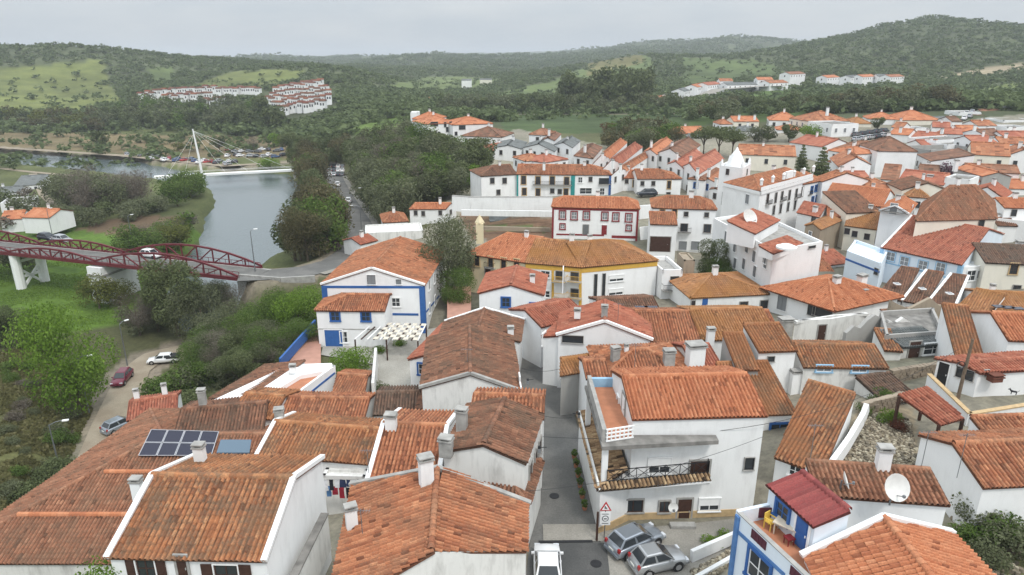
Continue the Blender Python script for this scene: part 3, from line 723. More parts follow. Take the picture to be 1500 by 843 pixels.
    def _spot(s, f, px, py):
        p, q_ = s.face(f); w = on_wall(px, py, p, q_); d = (q_ - p); d.z = 0; L = d.length; d.normalize(); u = (w - p).dot(d)
        if u < -0.2 or u > L + 0.2: print('OFFWALL', s.root.name, f, px, py, round(u, 1), round(L, 1))
        u = min(max(u, 0.35), L - 0.35)
        ang = math.atan2(d.y, d.x); pos = Vector((p.x + d.x * u, p.y + d.y * u, w.z)); n = Vector((d.y, -d.x, 0))
        return pos + n * 0.012 - s.loc, ang
    def windows(s, f, st, w, h, pts):
        for px, py in pts:
            pos, ang = s._spot(f, px, py); fm, pm, ex = window_meshes(st, w, h)
            o = place('window', fm, s.root, pos, ang); place('pane', pm, o)
            for nm, me in ex: place(nm, me, o)
    def door(s, f, st, w, h, pts):
        for px, py in pts:
            pos, ang = s._spot(f, px, py); place('door', door_mesh(st, w, h), s.root, pos, ang)
    def chimney(s, px, py, dz, w=0.7, h=1.6, st='w'):
        """px, py: middle of the top; dz: top height over the eave"""
        s.chimney_at(at(px, py, s.ze + dz), w, h, st)
    def chimney_at(s, p, w, h, st):
        p = p - s.loc; d = (s.B - s.A); ang = math.atan2(d.y, d.x); m = MB(); wm = {'w': Wm['white'], 'g': cement, 'r': R['red'], 'y': Wm['cream']}[st]
        m.box((p.x, p.y, p.z - h / 2 - 0.22), (w, w * 0.72, h), 0, ang); c = m.build('chimney', wm, s.root)
        k = MB(); 
        k.box((p.x, p.y, p.z - 0.21), (w * 1.2, w * 0.92, 0.08), 0, ang)
        for sx in (-1, 1):
            k.box((p.x + sx * w * 0.4 * math.cos(ang), p.y + sx * w * 0.4 * math.sin(ang), p.z - 0.12), (0.12, w * 0.7, 0.16), 0, ang)
        k.box((p.x, p.y, p.z - 0.01), (w * 1.15, w * 0.9, 0.07), 0, ang); k.build('chimney_cap', cement if st != 'r' else wm, c)
    def band(s, f, p0, p1, wd, mat, name='trim_band', out=0.02):
        a, q_ = s.face(f); P, Q2 = on_wall(*p0, a, q_), on_wall(*p1, a, q_); d = (q_ - a); d.z = 0; d.normalize(); n = Vector((d.y, -d.x, 0)) * out
        m = MB(); m.bar(P + n - s.loc, Q2 + n - s.loc, wd if abs(P.z - Q2.z) > 1.5 * abs((P - Q2).dot(d)) else 0.05, 0.05 if abs(P.z - Q2.z) > 1.5 * abs((P - Q2).dot(d)) else wd); m.build(name, mat, s.root)
    def skirt(s, faces, z0, z1, mat, name='trim_band', out=0.025):
        for f in faces:
            a, b = s.face(f); d = (b - a).normalized(); n = Vector((d.y, -d.x, 0)) * out; m = MB(); zz = (z0 + z1) / 2
            a2, b2 = Vector((a.x, a.y, zz)) + n, Vector((b.x, b.y, zz)) + n
            m.bar(a2 - s.loc, b2 - s.loc, 0.06, z1 - z0); m.build(name, mat, s.root)
    def corner(s, k, wd, mat, z0=None, z1=None):
        p = {'A': s.A, 'B': s.B, 'C': s.C, 'D': s.D}[k]; c = (s.ctr - p); c.z = 0; q_ = p + c.normalized() * (wd * 0.5)
        d = s.B - s.A; m = MB(); z0 = s.base if z0 is None else z0; z1 = s.ze - 0.25 if z1 is None else z1
        m.box((q_.x - s.loc.x, q_.y - s.loc.y, (z0 + z1) / 2 - s.loc.z), (wd, wd, z1 - z0), 0, math.atan2(d.y, d.x)); m.build('corner_trim', mat, s.root)
    def balcony(s, f, px, py, w, d=0.8, hgt=1.0, mat=None):
        pos, ang = s._spot(f, px, py); m = MB(); m.box((0, -d / 2 - 0.03, 0), (w, d, 0.12)); o = m.build('balcony', cement, s.root, pos, ang); r = MB(); n = max(4, int(w / 0.16))
        for i in range(n + 1): r.bar((-w / 2 + w * i / n, -d, 0.06), (-w / 2 + w * i / n, -d, hgt), 0.03)
        for z in (0.12, hgt): r.bar((-w / 2, -d, z), (w / 2, -d, z), 0.045)
        for sx in (-1, 1): r.bar((sx * w / 2, -d, hgt), (sx * w / 2, 0, hgt), 0.04)
        r.build('railing', mat or dark_iron, o)

# ================================================================== houses near the street
# left of the street, nearest rows
h1 = House('white house with large orange tiled roof and brown shutters, tall chimney on its left verge', 6.5, (160, 812), (389, 817), ('R', 471, 671), 'p', 'ochre', 'white', slope=0.36, verge='lr',
     win=[('f', 'D', 0.95, 1.3, [(215, 832)]), ('f', 'D', 1.2, 1.3, [(333, 842)])], doors=[('f', 'd', 0.5, 1.5, [(268, 832)])],
     chim=[(198, 700, 1.5, 0.55, 1.7), (290, 650, 1.9, 0.6, 0.9)])
h2 = House('long low house with wide brown hipped roof carrying the solar panels, left edge of town', -2.8, (-96, 822), (400, 822), ('L', 220, 600), 'hpl', 'rust', 'grimy', slope=0.33, h=3.2, hipin=9.0, lod=0)
h3 = House('small house with reddish roof and two chimneys beside the dirt road', -5.2, (187, 615), (258, 604), 5.0, 'p', 'red', 'white', verge='', chim=[(198, 570, 2.0, 0.5, 1.3), (239, 562, 2.2, 0.5, 1.8)])
h4 = House('brown roofed house behind a broad white parapet, above the slope of trees', -1.5, (309, 584), (372, 590), ('R', 447, 540), 'sl', 'brown', 'clean', slope=0.2, lod=0)
h4b = House('white flat house with terracotta roof terrace and blue edged gable wall', -1.2, (364, 594), (432, 590), ('R', 492, 545), 'flat', 'brown', 'clean', parapet=0.75, floor=terracotta, chim=[(428, 534, 1.6, 0.6, 0.7)])
h4b.band('r', (434, 592), (491, 546), 0.22, blue_trim)
h5 = House('low house with striped reddish tiles and a small hole-like vent, behind the long row roof', 0.3, (388, 609), (533, 611), 4.4, 'p', 'orange', 'grimy', slope=0.30, verge='')
h5b = House('tiny outbuilding with stained walls and a short orange roof beside the courtyard tree', -2.2, (487, 579), (531, 583), ('R', 546, 545), 'p', 'orange', 'grimy', slope=0.32)
h6 = House('row house with long orange tiled roof over the laundry yard', 2.0, (378, 664), (538, 677), 6.0, 'p', 'ochre', 'white', slope=0.33, verge='l')
h6b = House('low house with dark weathered roof hidden behind the long row roof', 0.5, (255, 640), (385, 628), 6.0, 'p', 'brown', 'white', slope=0.3, chim=[(294, 570, 3.2, 0.6, 1.2, 'g'), (408, 598, 3.0, 0.7, 1.3, 'g')])
h6c = House('small orange roofed house squeezed in front of the striped tiles, with white verge', 0.6, (340, 607), (398, 612), 5.0, 'p', 'ochre', 'white', slope=0.3)
h7 = House('narrow house with orange roof between white verges and a white chimney with dark slot', 4.0, (538, 705), (640, 709), 9.4, 'p', 'orange', 'white', slope=0.33, verge='lr', chim=[(572, 606, 2.6, 0.75, 1.4)])
h8 = House('street house with orange brown gable roof and stained white gable wall', 6.0, (650, 660), (769, 677), ('R', 793, 607), 'q', 'brown', 'grimy', slope=0.33, ov=0.15,
     win=[('r', 'd', 0.8, 1.3, [(776, 690), (784, 672), (790, 655)])], chim=[(676, 598, 1.8, 0.7, 1.8, 'g'), (653, 640, 1.2, 0.8, 1.2, 'g')])
h8b = House('street house with ribbed red roof just behind the stained gable', 5.8, (690, 607), (795, 611), 4.0, 'p', 'orange', 'white', slope=0.3)
h9 = House('nearest street house with broad two-tone orange roof and plain white gable wall', 5.5, (-8.6, 25.4, 0), (0.7, 29.6, 0), [(0.85, 33.6, 0), (-9.6, 35.4, 0)], 'q', 'orange', 'grimy', slope=0.33, h=6.3, ov=0.1, verge='b',
     win=[('r', 'd', 0.8, 1.3, [(774, 790)])], chim=[(623, 668, 3.4, 0.75, 2.2), (513, 740, 1.6, 0.6, 2.8)])
h9b = House('small outbuilding with rough brown pyramid roof between two white gables', 3.6, (655, 722), (772, 738), 5.0, 'hp', 'brown', 'grimy', slope=0.42)
h10r = House('white two storey terrace wing behind the laundry lines, with a bare yard wall', 1.2, (472, 700), (536, 702), 1.0, 'flat', 'brown', 'grimy', parapet=0.2)
# street houses further along on the left
m4b = House('long street house with faded red and brown roof and peeling white gable', 4.0, (618, 567), (762, 573), ('R', 750, 500), 'q', 'brown', 'grimy', slope=0.34, verge='f', ov=0.15,
     win=[('r', 'w', 0.8, 1.2, [(764, 590), (760, 560)])])
m4a = House('street house with brown gabled roof and white rear verge near the street end', 3.4, (640, 503), (760, 500), ('R', 765, 468), 'q', 'brown', 'white', slope=0.33, verge='b', chim=[(748, 478, 1.2, 0.6, 1.6)])
m4c = House('house with drooping dark red roof side facing the courtyard, blue window below', 0.6, (600, 526), (640, 530), ('L', 650, 474), 'sl', 'red', 'white', slope=0.36, win=[('f', 'b', 1.0, 1.2, [(620, 541)])])
m5 = House('small brown gabled roof between the peeling gable and the courtyard wall', 1.0, (612, 600), (683, 600), 6.5, 'q', 'brown', 'grimy', slope=0.36)
m5b = House('low shed with dull ribbed roof along the courtyard edge', 0.4, (548, 606), (612, 604), 5.0, 'p', 'dark', 'white', slope=0.3)

# big white house with blue bands, its annex
m1 = House('large white house with blue bands and orange gabled roof above the bridge road', 2.2, (472, 416), (620, 417), ('R', 651, 368), 'q', 'orange', 'clean', slope=0.33, verge='f', lod=0, ov=0.3,
     win=[('f', 'g', 1.1, 1.3, [(544, 410)]), ('f', 'g', 0.7, 0.7, [(584, 413)]), ('f', 'w', 1.1, 1.2, [(580, 443)]), ('r', 'g', 0.9, 1.4, [(628, 418), (636, 408), (643, 398), (629, 452), (637, 440), (644, 428)])])
m1.band('f', (478, 420.5), (617, 421), 0.32, blue_trim); m1.band('f', (575, 460.5), (613, 461), 0.3, blue_trim)
m1.corner('B', 0.7, blue_trim); m1.corner('A', 0.7, blue_trim); m1.band('r', (622, 460), (646, 430), 0.25, blue_trim)
m2 = House('white two storey annex with blue windows and hipped orange roof facing the courtyard', 0.3, (463, 454), (563, 455), 6.6, 'hpl', 'orange', 'clean', slope=0.28, lod=0,
     win=[('f', 'B', 1.1, 1.2, [(491, 463.5), (536, 464)]), ('f', 'w', 0.9, 1.5, [(504, 494)])], doors=[('f', 'b', 2.2, 2.3, [(489, 496)])])
m2.band('f', (465, 482), (562, 483), 0.12, cement)
m3 = House('white gabled house with blue windows closing the end of the street', 3.0, (702, 429), (795, 432), 8.0, 'q', 'red', 'clean', slope=0.30, lod=0,
     win=[('f', 'B', 1.0, 1.2, [(741, 443)]), ('f', 'B', 0.9, 1.0, [(782, 450)]), ('f', 'g', 0.9, 0.8, [(782, 471)])], doors=[('f', 'b', 0.8, 1.3, [(773, 481), (790, 481)])], chim=[(780, 402, 1.6, 0.6, 1.1)])

# ------------------------------------------------------------------ right of the street
h20 = House('white gabled house with red roof and a long dark attic window beside the street', 4.8, (818, 490), (953, 497), 6.0, 'q', 'red', 'clean', slope=0.36, verge='f', lod=0,
     win=[('f', 'k', 2.0, 0.75, [(839, 497)])], chim=[(886, 447, 2.8, 0.6, 1.0, 'g'), (846, 452, 2.0, 0.6, 0.8)])
h20b = House('narrow white street house with red tiled roof and blue door frame', 4.2, (796, 493), (819, 497), 9.0, 'sl', 'red', 'white', slope=0.25, lod=0, win=[('l', 'w', 0.8, 1.2, [(801, 512), (797, 497)])], doors=[('l', 'b', 0.9, 2.0, [(805, 540)])])
h21 = House('low house with golden lichened roof and grey flank wall at the bend of the street', 3.6, (822, 548), (902, 535), ('L', 823, 525), 'p', 'gold', 'cement', slope=0.36, doors=[('l', 'b', 0.9, 2.0, [(817, 578)])], chim=[(902, 508, 2.8, 0.7, 1.4, 'g'), (918, 504, 2.6, 0.35, 1.5)])
h22 = House('house with low red hipped roof tucked behind the big roof of the balcony house', 4.6, (884, 553), (1016, 548), 6.5, 'hp', 'orange', 'white', slope=0.30, chim=[(981, 512, 1.8, 0.9, 1.3, 'g')])
h22b = House('small orange roofed annex in front of the golden roof, above the terracotta terrace', 4.8, (860, 553), (893, 552), 4.0, 'p', 'orange', 'white', slope=0.3)
h23a = House('long house with rust brown roof in the middle of the block', 4.0, (938, 499), (1028, 500), 9.0, 'p', 'orange', 'white', slope=0.31)
h23b = House('neighbouring house with brighter golden orange roof in the middle of the block', 4.2, (1029, 497), (1140, 495), 9.0, 'p', 'gold', 'white', slope=0.31, chim=[(1042, 480, 1.4, 0.7, 1.6)])
h23c = House('house with solar panels on a worn red roof below the yellow eaves', 2.5, (885, 466), (970, 462), 7.0, 'p', 'brown', 'white', slope=0.28)
h23d = House('house with red roof behind the white attic gable', 3.6, (793, 478), (858, 462), 6.0, 'p', 'red', 'clean', slope=0.3)
h24 = House('tiny red roof with tall white chimney block behind the balcony house', 4.6, (1018, 538), (1056, 535), 5.2, 'p', 'red', 'grimy', slope=0.34, chim=[(1020, 503, 2.2, 1.4, 2.6), (1040, 506, 0.2, 0.0, 0.0)] [:1])
h19 = House('tall sloping orange roof over a blue framed doorway, below the white cut-out', 3.4, (1085, 607), (1166, 604), 5.8, 'sf', 'ochre', 'white', slope=0.30, win=[('f', 'B', 1.5, 1.5, [(1141, 633)])], chim=[(1167, 542, 0.9, 0.8, 2.4)])
h19u = House('short orange roof with a white cut-out wall above the tall sloping orange roof', 6.1, (1112, 514), (1166, 512), 3.5, 'sf', 'ochre', 'white', slope=0.30, win=[('f', 'k', 0.6, 0.5, [(1129, 526)])])
h19l = House('grey flanked strip of orange roof left of the white cut-out wall', 5.3, (1080, 540), (1111, 540), 4.5, 'sf', 'ochre', 'cement', slope=0.30)
h17 = House('long white row house with weathered orange roof and pale blue shutters', 4.9, (1178, 536), (1299, 538), 5.4, 'p', 'ochre', 'grimy', slope=0.32, win=[('f', 'l', 1.3, 0.6, [(1207, 540), (1259, 541)]), ('f', 'g', 1.2, 1.0, [(1258, 581)])])
h14 = House('low house with long dark-streaked roof sloping towards the balcony house', 4.0, (1137, 668), (1204, 692), ('L', 1184, 558), 'sf', 'ochre', 'white', slope=0.26, win=[('f', 'w', 0.8, 0.8, [(1165, 690)])])
h13 = House('white house with low red roof, satellite dish and ribbed chimney in the lower right', 7.6, (1197, 722), (1388, 736), 2.3, 'sf', 'rust', 'clean', slope=0.22, chim=[(1298, 654, 1.9, 0.7, 1.6)], lod=0)
h12 = House('house with bright orange gabled roof and white verges at the bottom right corner', 7.4, (13.6, 18, 0), (22.2, 17.4, 0), [(22.0, 28.6, 0), (14.1, 27.0, 0)], 'q', 'fresh', 'clean', slope=0.36, verge='b', ov=0.15)
h15 = House('white gabled house with orange roof above the ivy covered wall', 6.2, (1441, 711), (1620, 702), ('L', 1350, 637), 'p', 'orange', 'clean', slope=0.38, lod=0)
h15b = House('white house with red roof edge on the far right, below the dog terrace', 5.5, (1447, 640), (1620, 634), 1.8, 'sf', 'orange', 'clean', slope=0.3)
h16 = House('white terrace house with dull red sheet roof and dark doorway behind the pole', 6.3, (1434, 545), (1600, 534), ('L', 1374, 525), 'p', 'red', 'clean', slope=0.16, win=[('l', 'k', 1.3, 0.9, [(1414, 548)]), ('f', 'k', 0.4, 0.5, [(1444, 546)])], doors=[('l', 'k', 0.8, 2.0, [(1381, 548)])], chim=[(1459, 548, 0.0, 0.9, 0.4, 'r')])
h16b = House('white house with orange tiled roof rising at the right edge above the sheet roof', 6.2, (1478, 497), (1600, 503), 7.0, 'p', 'fresh', 'clean', slope=0.36)
h16c = House('narrow house with worn orange roof left of the tall white gable', 4.8, (1400, 519), (1441, 524), 7.5, 'sf', 'ochre', 'white', slope=0.3)

# ================================================================== the middle of town
m6a = House('yellow banded apartment wing with two storeys of balconies', 2.9, (770, 384), (852, 391), 11, 'p', 'gold', 'clean', slope=0.36, lod=1,
      win=[('f', 'w', 1.3, 1.0, [(799, 402), (799, 431)]), ('f', 'd', 1.1, 1.3, [(820, 404), (842, 405), (842, 430)])])
m6b = House('white blank-sided apartment block under a yellow eave with tall slot windows', 2.9, (852, 391), (963, 381), 11, 'hpr', 'gold', 'clean', slope=0.36, lod=1,
      win=[('f', 'k', 0.45, 3.6, [(872, 420), (884, 419)]), ('f', 's', 2.2, 0.9, [(903, 408), (902, 428)])])
for hh in (m6a, m6b): hh.skirt('f', 2.0, 2.75, yellow_trim)
m6b.skirt('r', 2.0, 2.75, yellow_trim); m6a.band('f', (810, 390), (810, 445), 0.35, yellow_trim); m6a.band('f', (850, 393), (850, 448), 0.4, yellow_trim)
for y, c in ((412, yellow_trim), (436, yellow_trim)):
    for x in (820, 842): m6a.balcony('f', x, y, 1.9, 0.9, 0.9, c)
m7 = House('cream building with faded red roof and tall balcony windows', 2.7, (684, 371), (769, 384), 12.0, 'hpl', 'fresh', 'cream', slope=0.36, hipin=3.5, lod=1,
      win=[('f', 'o', 0.8, 1.6, [(699, 382), (719, 384), (738, 386), (757, 388)])], doors=[('f', 'd', 0.9, 1.6, [(715, 400)])])
m7.balcony('f', 719, 392, 1.6, 0.6, 0.8)
m8 = House('white two storey house with red window frames and red base line', 3.7, (809, 303), (936, 306), 7.5, 'hp', 'fresh', 'clean', slope=0.34, lod=1, hipin=2.0,
      win=[('f', 'r', 1.0, 1.4, [(824, 315), (841, 316), (859, 316), (886, 317), (902, 318), (921, 319)]), ('f', 'r', 0.8, 0.9, [(824, 332), (921, 334)])], doors=[('f', 'g', 1.0, 1.9, [(858, 337)]), ('f', 'r', 1.0, 1.8, [(885, 337)])], chim=[(843, 354, -5, 0.01, 0.01)][:0])
m8.skirt('f', 3.15, 3.5, red_trim); m8.band('f', (815, 343.5), (885, 345), 0.3, red_trim); m8.band('f', (896, 347), (931, 348), 0.5, red_trim); m8.corner('B', 0.35, red_trim); m8.corner('A', 0.35, red_trim)
m9a = House('white corner house with brown hipped roof above the long retaining wall', 4.5, (705, 258), (757, 255), 9.0, 'hpl', 'brown', 'white', slope=0.34, lod=1, win=[('f', 'd', 1.0, 1.3, [(721, 265), (739, 265)]), ('f', 'd', 0.9, 1.2, [(730, 282)])])
m9b = House('terrace house with teal green bands and dark balcony doors', 4.6, (757, 255), (842, 256), 9.0, 'p', 'orange', 'clean', slope=0.34, lod=1,
      win=[('f', 'o', 1.1, 2.0, [(767, 264), (788, 265), (809, 265), (830, 266)]), ('f', 'o', 1.0, 1.7, [(768, 281), (788, 282), (829, 282)]), ('f', 'd', 0.9, 1.1, [(809, 280), (820, 281)])], chim=[(797, 238, 2.8, 0.6, 1.6)])
m9b.corner('B', 0.9, teal_trim); m9b.corner('A', 0.4, teal_trim); m9b.skirt('f', -1.3, -1.0, teal_trim); m9b.balcony('f', 809, 271, 9.0, 0.7, 0.9)
m9c = House('terrace house with navy corner strip and a small recessed balcony', 4.6, (842, 256), (895, 256), 9.0, 'hpr', 'orange', 'clean', slope=0.34, lod=1,
      win=[('f', 'w', 1.0, 1.3, [(850, 264)]), ('f', 'd', 0.8, 1.1, [(865, 263)]), ('f', 'k', 2.4, 1.5, [(885, 266)]), ('f', 'w', 2.8, 1.4, [(858, 280)]), ('f', 'w', 1.1, 1.6, [(882, 281)])])
m9c.corner('B', 0.5, blue_trim); m9c.balcony('f', 886, 270, 2.8, 0.6, 0.8)
m10 = House('small white house with red roof alone below the wooded slope', -0.6, (600, 306), (653, 306), ('R', 668, 300), 'p', 'orange', 'white', slope=0.34, lod=1, win=[('f', 'd', 0.7, 1.0, [(609, 312), (620, 313), (645, 312)]), ('r', 'd', 0.8, 1.0, [(660, 311)])])
m10b = House('low house with red pyramid roof next to the riverside road', -2.6, (562, 326), (597, 324), 8, 'hp', 'orange', 'white', slope=0.34, lod=1)
m10c = House('flat roofed white garages behind the large blue banded house', -2.4, (535, 344), (620, 340), 7, 'flat', 'orange', 'grimy', parapet=0.3)
m10d = House('long low shed with dull red roof behind the blue banded house', -2.5, (528, 358), (552, 352), 5, 'p', 'red', 'white', slope=0.3)
m11 = House('tall white three storey building with grey shutters and a big roof dish', 5.2, (1133, 372), (1205, 359), ('L', 1045, 324), 'flat', 'red', 'clean', parapet=0.5, floor=cement,
      win=[('l', 'g', 0.9, 1.6, [(1064, 347), (1077, 362), (1095, 362), (1105, 376), (1121, 378), (1065, 370), (1077, 386), (1090, 387), (1106, 398), (1122, 385)]), ('f', 'k', 1.4, 0.35, [(1189, 362)])])
m11b = House('red roofed penthouse of the tall white building behind the big dish', 6.9, (1105, 342), (1141, 322), ('L', 1066, 324), 'sf', 'red', 'clean', slope=0.22, h=2.2)
m11c = House('lower red roof sunk behind the white parapet with an oval skylight', 5.75, (1132, 371), (1174, 356), ('L', 1112, 360), 'sf', 'red', 'clean', slope=0.2, h=1.0)
m12 = House('white house with hipped orange roof and red tiled balcony canopy', 4.9, (956, 304), (1049, 307), 8.0, 'hp', 'orange', 'clean', slope=0.34, lod=1, hipin=2.5,
      win=[('f', 'o', 0.8, 1.5, [(970, 313), (988, 313)]), ('f', 'd', 0.7, 0.8, [(1005, 314), (1035, 315)]), ('f', 'd', 1.2, 1.5, [(1002, 334), (1036, 335)]), ('f', 'g', 1.4, 1.6, [(1000, 360), (1018, 360)])])
m12.balcony('f', 1002, 340, 2.2, 0.9, 0.9)
m12b = House('white garage block with brown door and orange tiled strip', 3.4, (953, 328), (992, 329), 4.0, 'sf', 'orange', 'clean', slope=0.3, lod=1, doors=[('f', 'd', 3.4, 2.6, [(967, 358)])])
m13 = House('white town hall with ornate parapet and rows of iron balconies', 6.2, (1114, 281), (1190, 260), ('L', 1060, 268), 'hp', 'orange', 'clean', slope=0.34, lod=1, hipin=4.5, ov=0.0,
      win=[('f', 'd', 0.9, 2.0, [(1124, 292), (1136, 290), (1145, 288), (1156, 286), (1166, 284), (1175, 281), (1184, 279)]), ('f', 'd', 0.9, 1.8, [(1133, 308), (1143, 306), (1154, 303), (1164, 301)]), ('l', 'g', 1.0, 1.8, [(1095, 292)])])
for x, y in ((1124, 299), (1145, 294), (1166, 290), (1184, 285)): m13.balcony('f', x, y, 1.8, 0.6, 0.8)
m13.skirt('fl', 5.6, 6.2, white_trim, 'cornice', 0.2); m13.skirt('f', 6.2, 7.0, Wm['clean'], 'parapet', 0.05)
for k in range(6):
    pm = MB(); p = m13.A.lerp(m13.B, k / 5.0) - m13.loc; p.z += 1.2; pm.tube([p, p + Vector((0, 0, 0.7)), p + Vector((0, 0, 1.0)), p + Vector((0, 0, 1.4))], [0.28, 0.28, 0.4, 0.05], 6); pm.build('pinnacle', Wm['clean'], m13.root)
pm = MB(); pm.box(m13.A.lerp(m13.B, 0.5) - m13.loc + Vector((0, 0, 1.9)), (3.0, 0.4, 1.4), 0, math.atan2((m13.B - m13.A).y, (m13.B - m13.A).x)); pm.build('pediment', Wm['clean'], m13.root)
m13b = House('blue trimmed town house adjoining the town hall on its right', 5.4, (1190, 262), (1205, 266), 11, 'p', 'orange', 'clean', slope=0.3, lod=1)
m13c = House('town house with blue framed upper windows right of the town hall', 5.3, (1176, 270), (1206, 264), 8, 'p', 'orange', 'clean', slope=0.3, lod=1, win=[('f', 'B', 0.8, 1.3, [(1189, 278), (1195, 276), (1201, 275)]), ('f', 'B', 0.8, 1.3, [(1190, 293), (1196, 291), (1202, 290)])])
m13t = House('white square church tower with a domed lantern beside the town hall', 8.6, (1054, 246), (1088, 250), ('R', 1100, 243), 'flat', 'orange', 'clean', parapet=0.5, cat='tower', name='church_tower', win=[('f', 'k', 0.7, 1.2, [(1066, 252)]), ('r', 'k', 0.7, 1.2, [(1094, 252)])], doors=[('f', 'g', 1.2, 2.6, [(1062, 292)])])
tm = MB(); b0 = m13t.ctr - m13t.loc
tm.tube([b0, b0 + Vector((0, 0, 0.6)), b0 + Vector((0, 0, 1.6)), b0 + Vector((0, 0, 2.6)), b0 + Vector((0, 0, 3.3)), b0 + Vector((0, 0, 4.0))], [1.9, 1.9, 1.5, 1.0, 0.45, 0.12], 8)
tm.build('dome', Wm['clean'], m13t.root)
for Q in (m13t.A, m13t.B, m13t.C, m13t.D):
    cm = MB(); p = Q - m13t.loc; p = p.lerp(b0, 0.12); cm.tube([p + Vector((0, 0, 0.2)), p + Vector((0, 0, 1.0)), p + Vector((0, 0, 1.8))], [0.35, 0.3, 0.05], 6); cm.build('pinnacle', Wm['clean'], m13t.root)
# stair-stepped streets between the long terrace and the town hall
m14 = House('white two storey house with hipped roof facing the small parking ledge', 3.6, (934, 262), (998, 262), 9, 'hpr', 'orange', 'clean', slope=0.33, lod=1,
      win=[('f', 'd', 0.8, 1.0, [(941, 269), (957, 269)]), ('f', 'o', 0.8, 1.8, [(980, 271)]), ('f', 'd', 0.9, 1.0, [(940, 285), (956, 285), (979, 285)])])
m14b = House('lower white house with orange roof and dark garage opening left of the hipped house', 3.0, (911, 261), (934, 261), 8, 'p', 'orange', 'clean', slope=0.3, lod=1, win=[('f', 'd', 0.8, 1.0, [(918, 266)]), ('f', 'o', 0.7, 1.6, [(929, 269)])], doors=[('f', 'k', 2.2, 1.8, [(924, 288)])])
def auto_windows(hh, st='d', w=0.85, h=1.25, rows=(-1.4, -4.2), step=2.9, faces='flr'):
    for f in faces:
        p, q_ = hh.face(f); n = q_ - p
        if Vector((n.y, -n.x, 0)).dot(hh.ctr) > 0: continue
        k = max(1, int(n.length / step)); ang = math.atan2(n.y, n.x); fm, pm_, ex = window_meshes(st, w, h); nn = Vector((n.y, -n.x, 0)).normalized() * 0.012
        for fl in rows:
            if hh.ze + fl - 1 < hh.base + 0.6: continue
            for i in range(k):
                o = place('window', fm, hh.root, p.lerp(q_, (i + 0.5) / k) + nn + Vector((0, 0, fl)) - hh.loc, ang); place('pane', pm_, o)
cells = [
 # label, ze, A, B, dep, roof, rk, slope
 ('white row house with orange roof just behind the terrace, first of the descending street', 5.4, (868, 240), (893, 232), ('L', 899, 214), 'q', 'orange', .3),
 ('white row house with brick red roof and rear verge, second of the descending street', 5.2, (880, 250), (910, 240), ('L', 918, 222), 'q', 'red', .3),
 ('white row house with short red roof and two chimneys, third of the descending street', 4.6, (896, 256), (918, 250), ('L', 935, 232), 'q', 'orange', .3),
 ('large white house with dark red roof and broad white gable near the pine', 5.8, (962, 224), (1000, 231), ('R', 1026, 212), 'q', 'brown', .33),
 ('narrow house with long rust roof left of the dark red one', 5.8, (943, 222), (962, 226), ('R', 985, 207), 'q', 'orange', .3),
 ('white row house with faded roof strip in the middle of the stepped street', 5.0, (978, 240), (1001, 246), ('R', 1030, 226), 'q', 'red', .3),
 ('white row house with patched red roof and a big white gable', 4.8, (996, 245), (1023, 255), ('R', 1060, 232), 'q', 'red', .33),
 ('white house with hipped orange roof beside the royal blue panelled house', 3.4, (1008, 262), (1032, 264), ('R', 1054, 247), 'hqf', 'orange', .3),
 ('small house with royal blue wall panels next to the church tower', 2.8, (1022, 263), (1050, 268), ('R', 1068, 254), 'q', 'orange', .25),
 ('white house with small brown roof in front of the church tower wall', 1.6, (1040, 277), (1056, 280), ('R', 1066, 270), 'q', 'brown', .25),
 ('white house with dark roof behind the terrace roofs', 5.8, (841, 228), (868, 232), ('R', 882, 216), 'hq', 'brown', .33),
 ('white house with low orange hip just behind the long terrace roof', 5.6, (770, 236), (803, 234), 8, 'hp', 'orange', .3),
 ('white house with red roof end behind the terrace chimney', 5.6, (797, 238), (832, 233), 8, 'hp', 'red', .3),
 ('broad plain white gabled warehouse behind the terrace', 6.0, (767, 216), (812, 222), ('R', 820, 212), 'q', 'slate', .25),
 ('plain white house with grey roof left of the plain warehouse', 5.5, (724, 216), (764, 218), ('R', 772, 208), 'q', 'slate', .2),
 ('white upper house with brown roof and two windows above the plain warehouse', 8.4, (775, 197), (800, 198), 9, 'hp', 'orange', .33),
 ('white villa with red gable roof near the ruined brick wall', 7.6, (793, 205), (812, 206), ('R', 822, 196), 'q', 'brown', .33),
 ('white house with wide grey gable right of the villa', 6.6, (812, 212), (838, 216), ('R', 850, 206), 'q', 'slate', .25),
]
for lb, ze, A, B, dp, rf, rk, sl in cells:
    hh = House(lb, ze, A, B, dp, rf, rk, 'clean', slope=sl, lod=None, chim=[(A[0] * .4 + B[0] * .6, A[1] - 16, 3.0, 0.6, 1.8)] if rf != 'hp' and rk != 'slate' else ())
    auto_windows(hh, 'B' if 'royal' in lb else 'd', faces='fl')

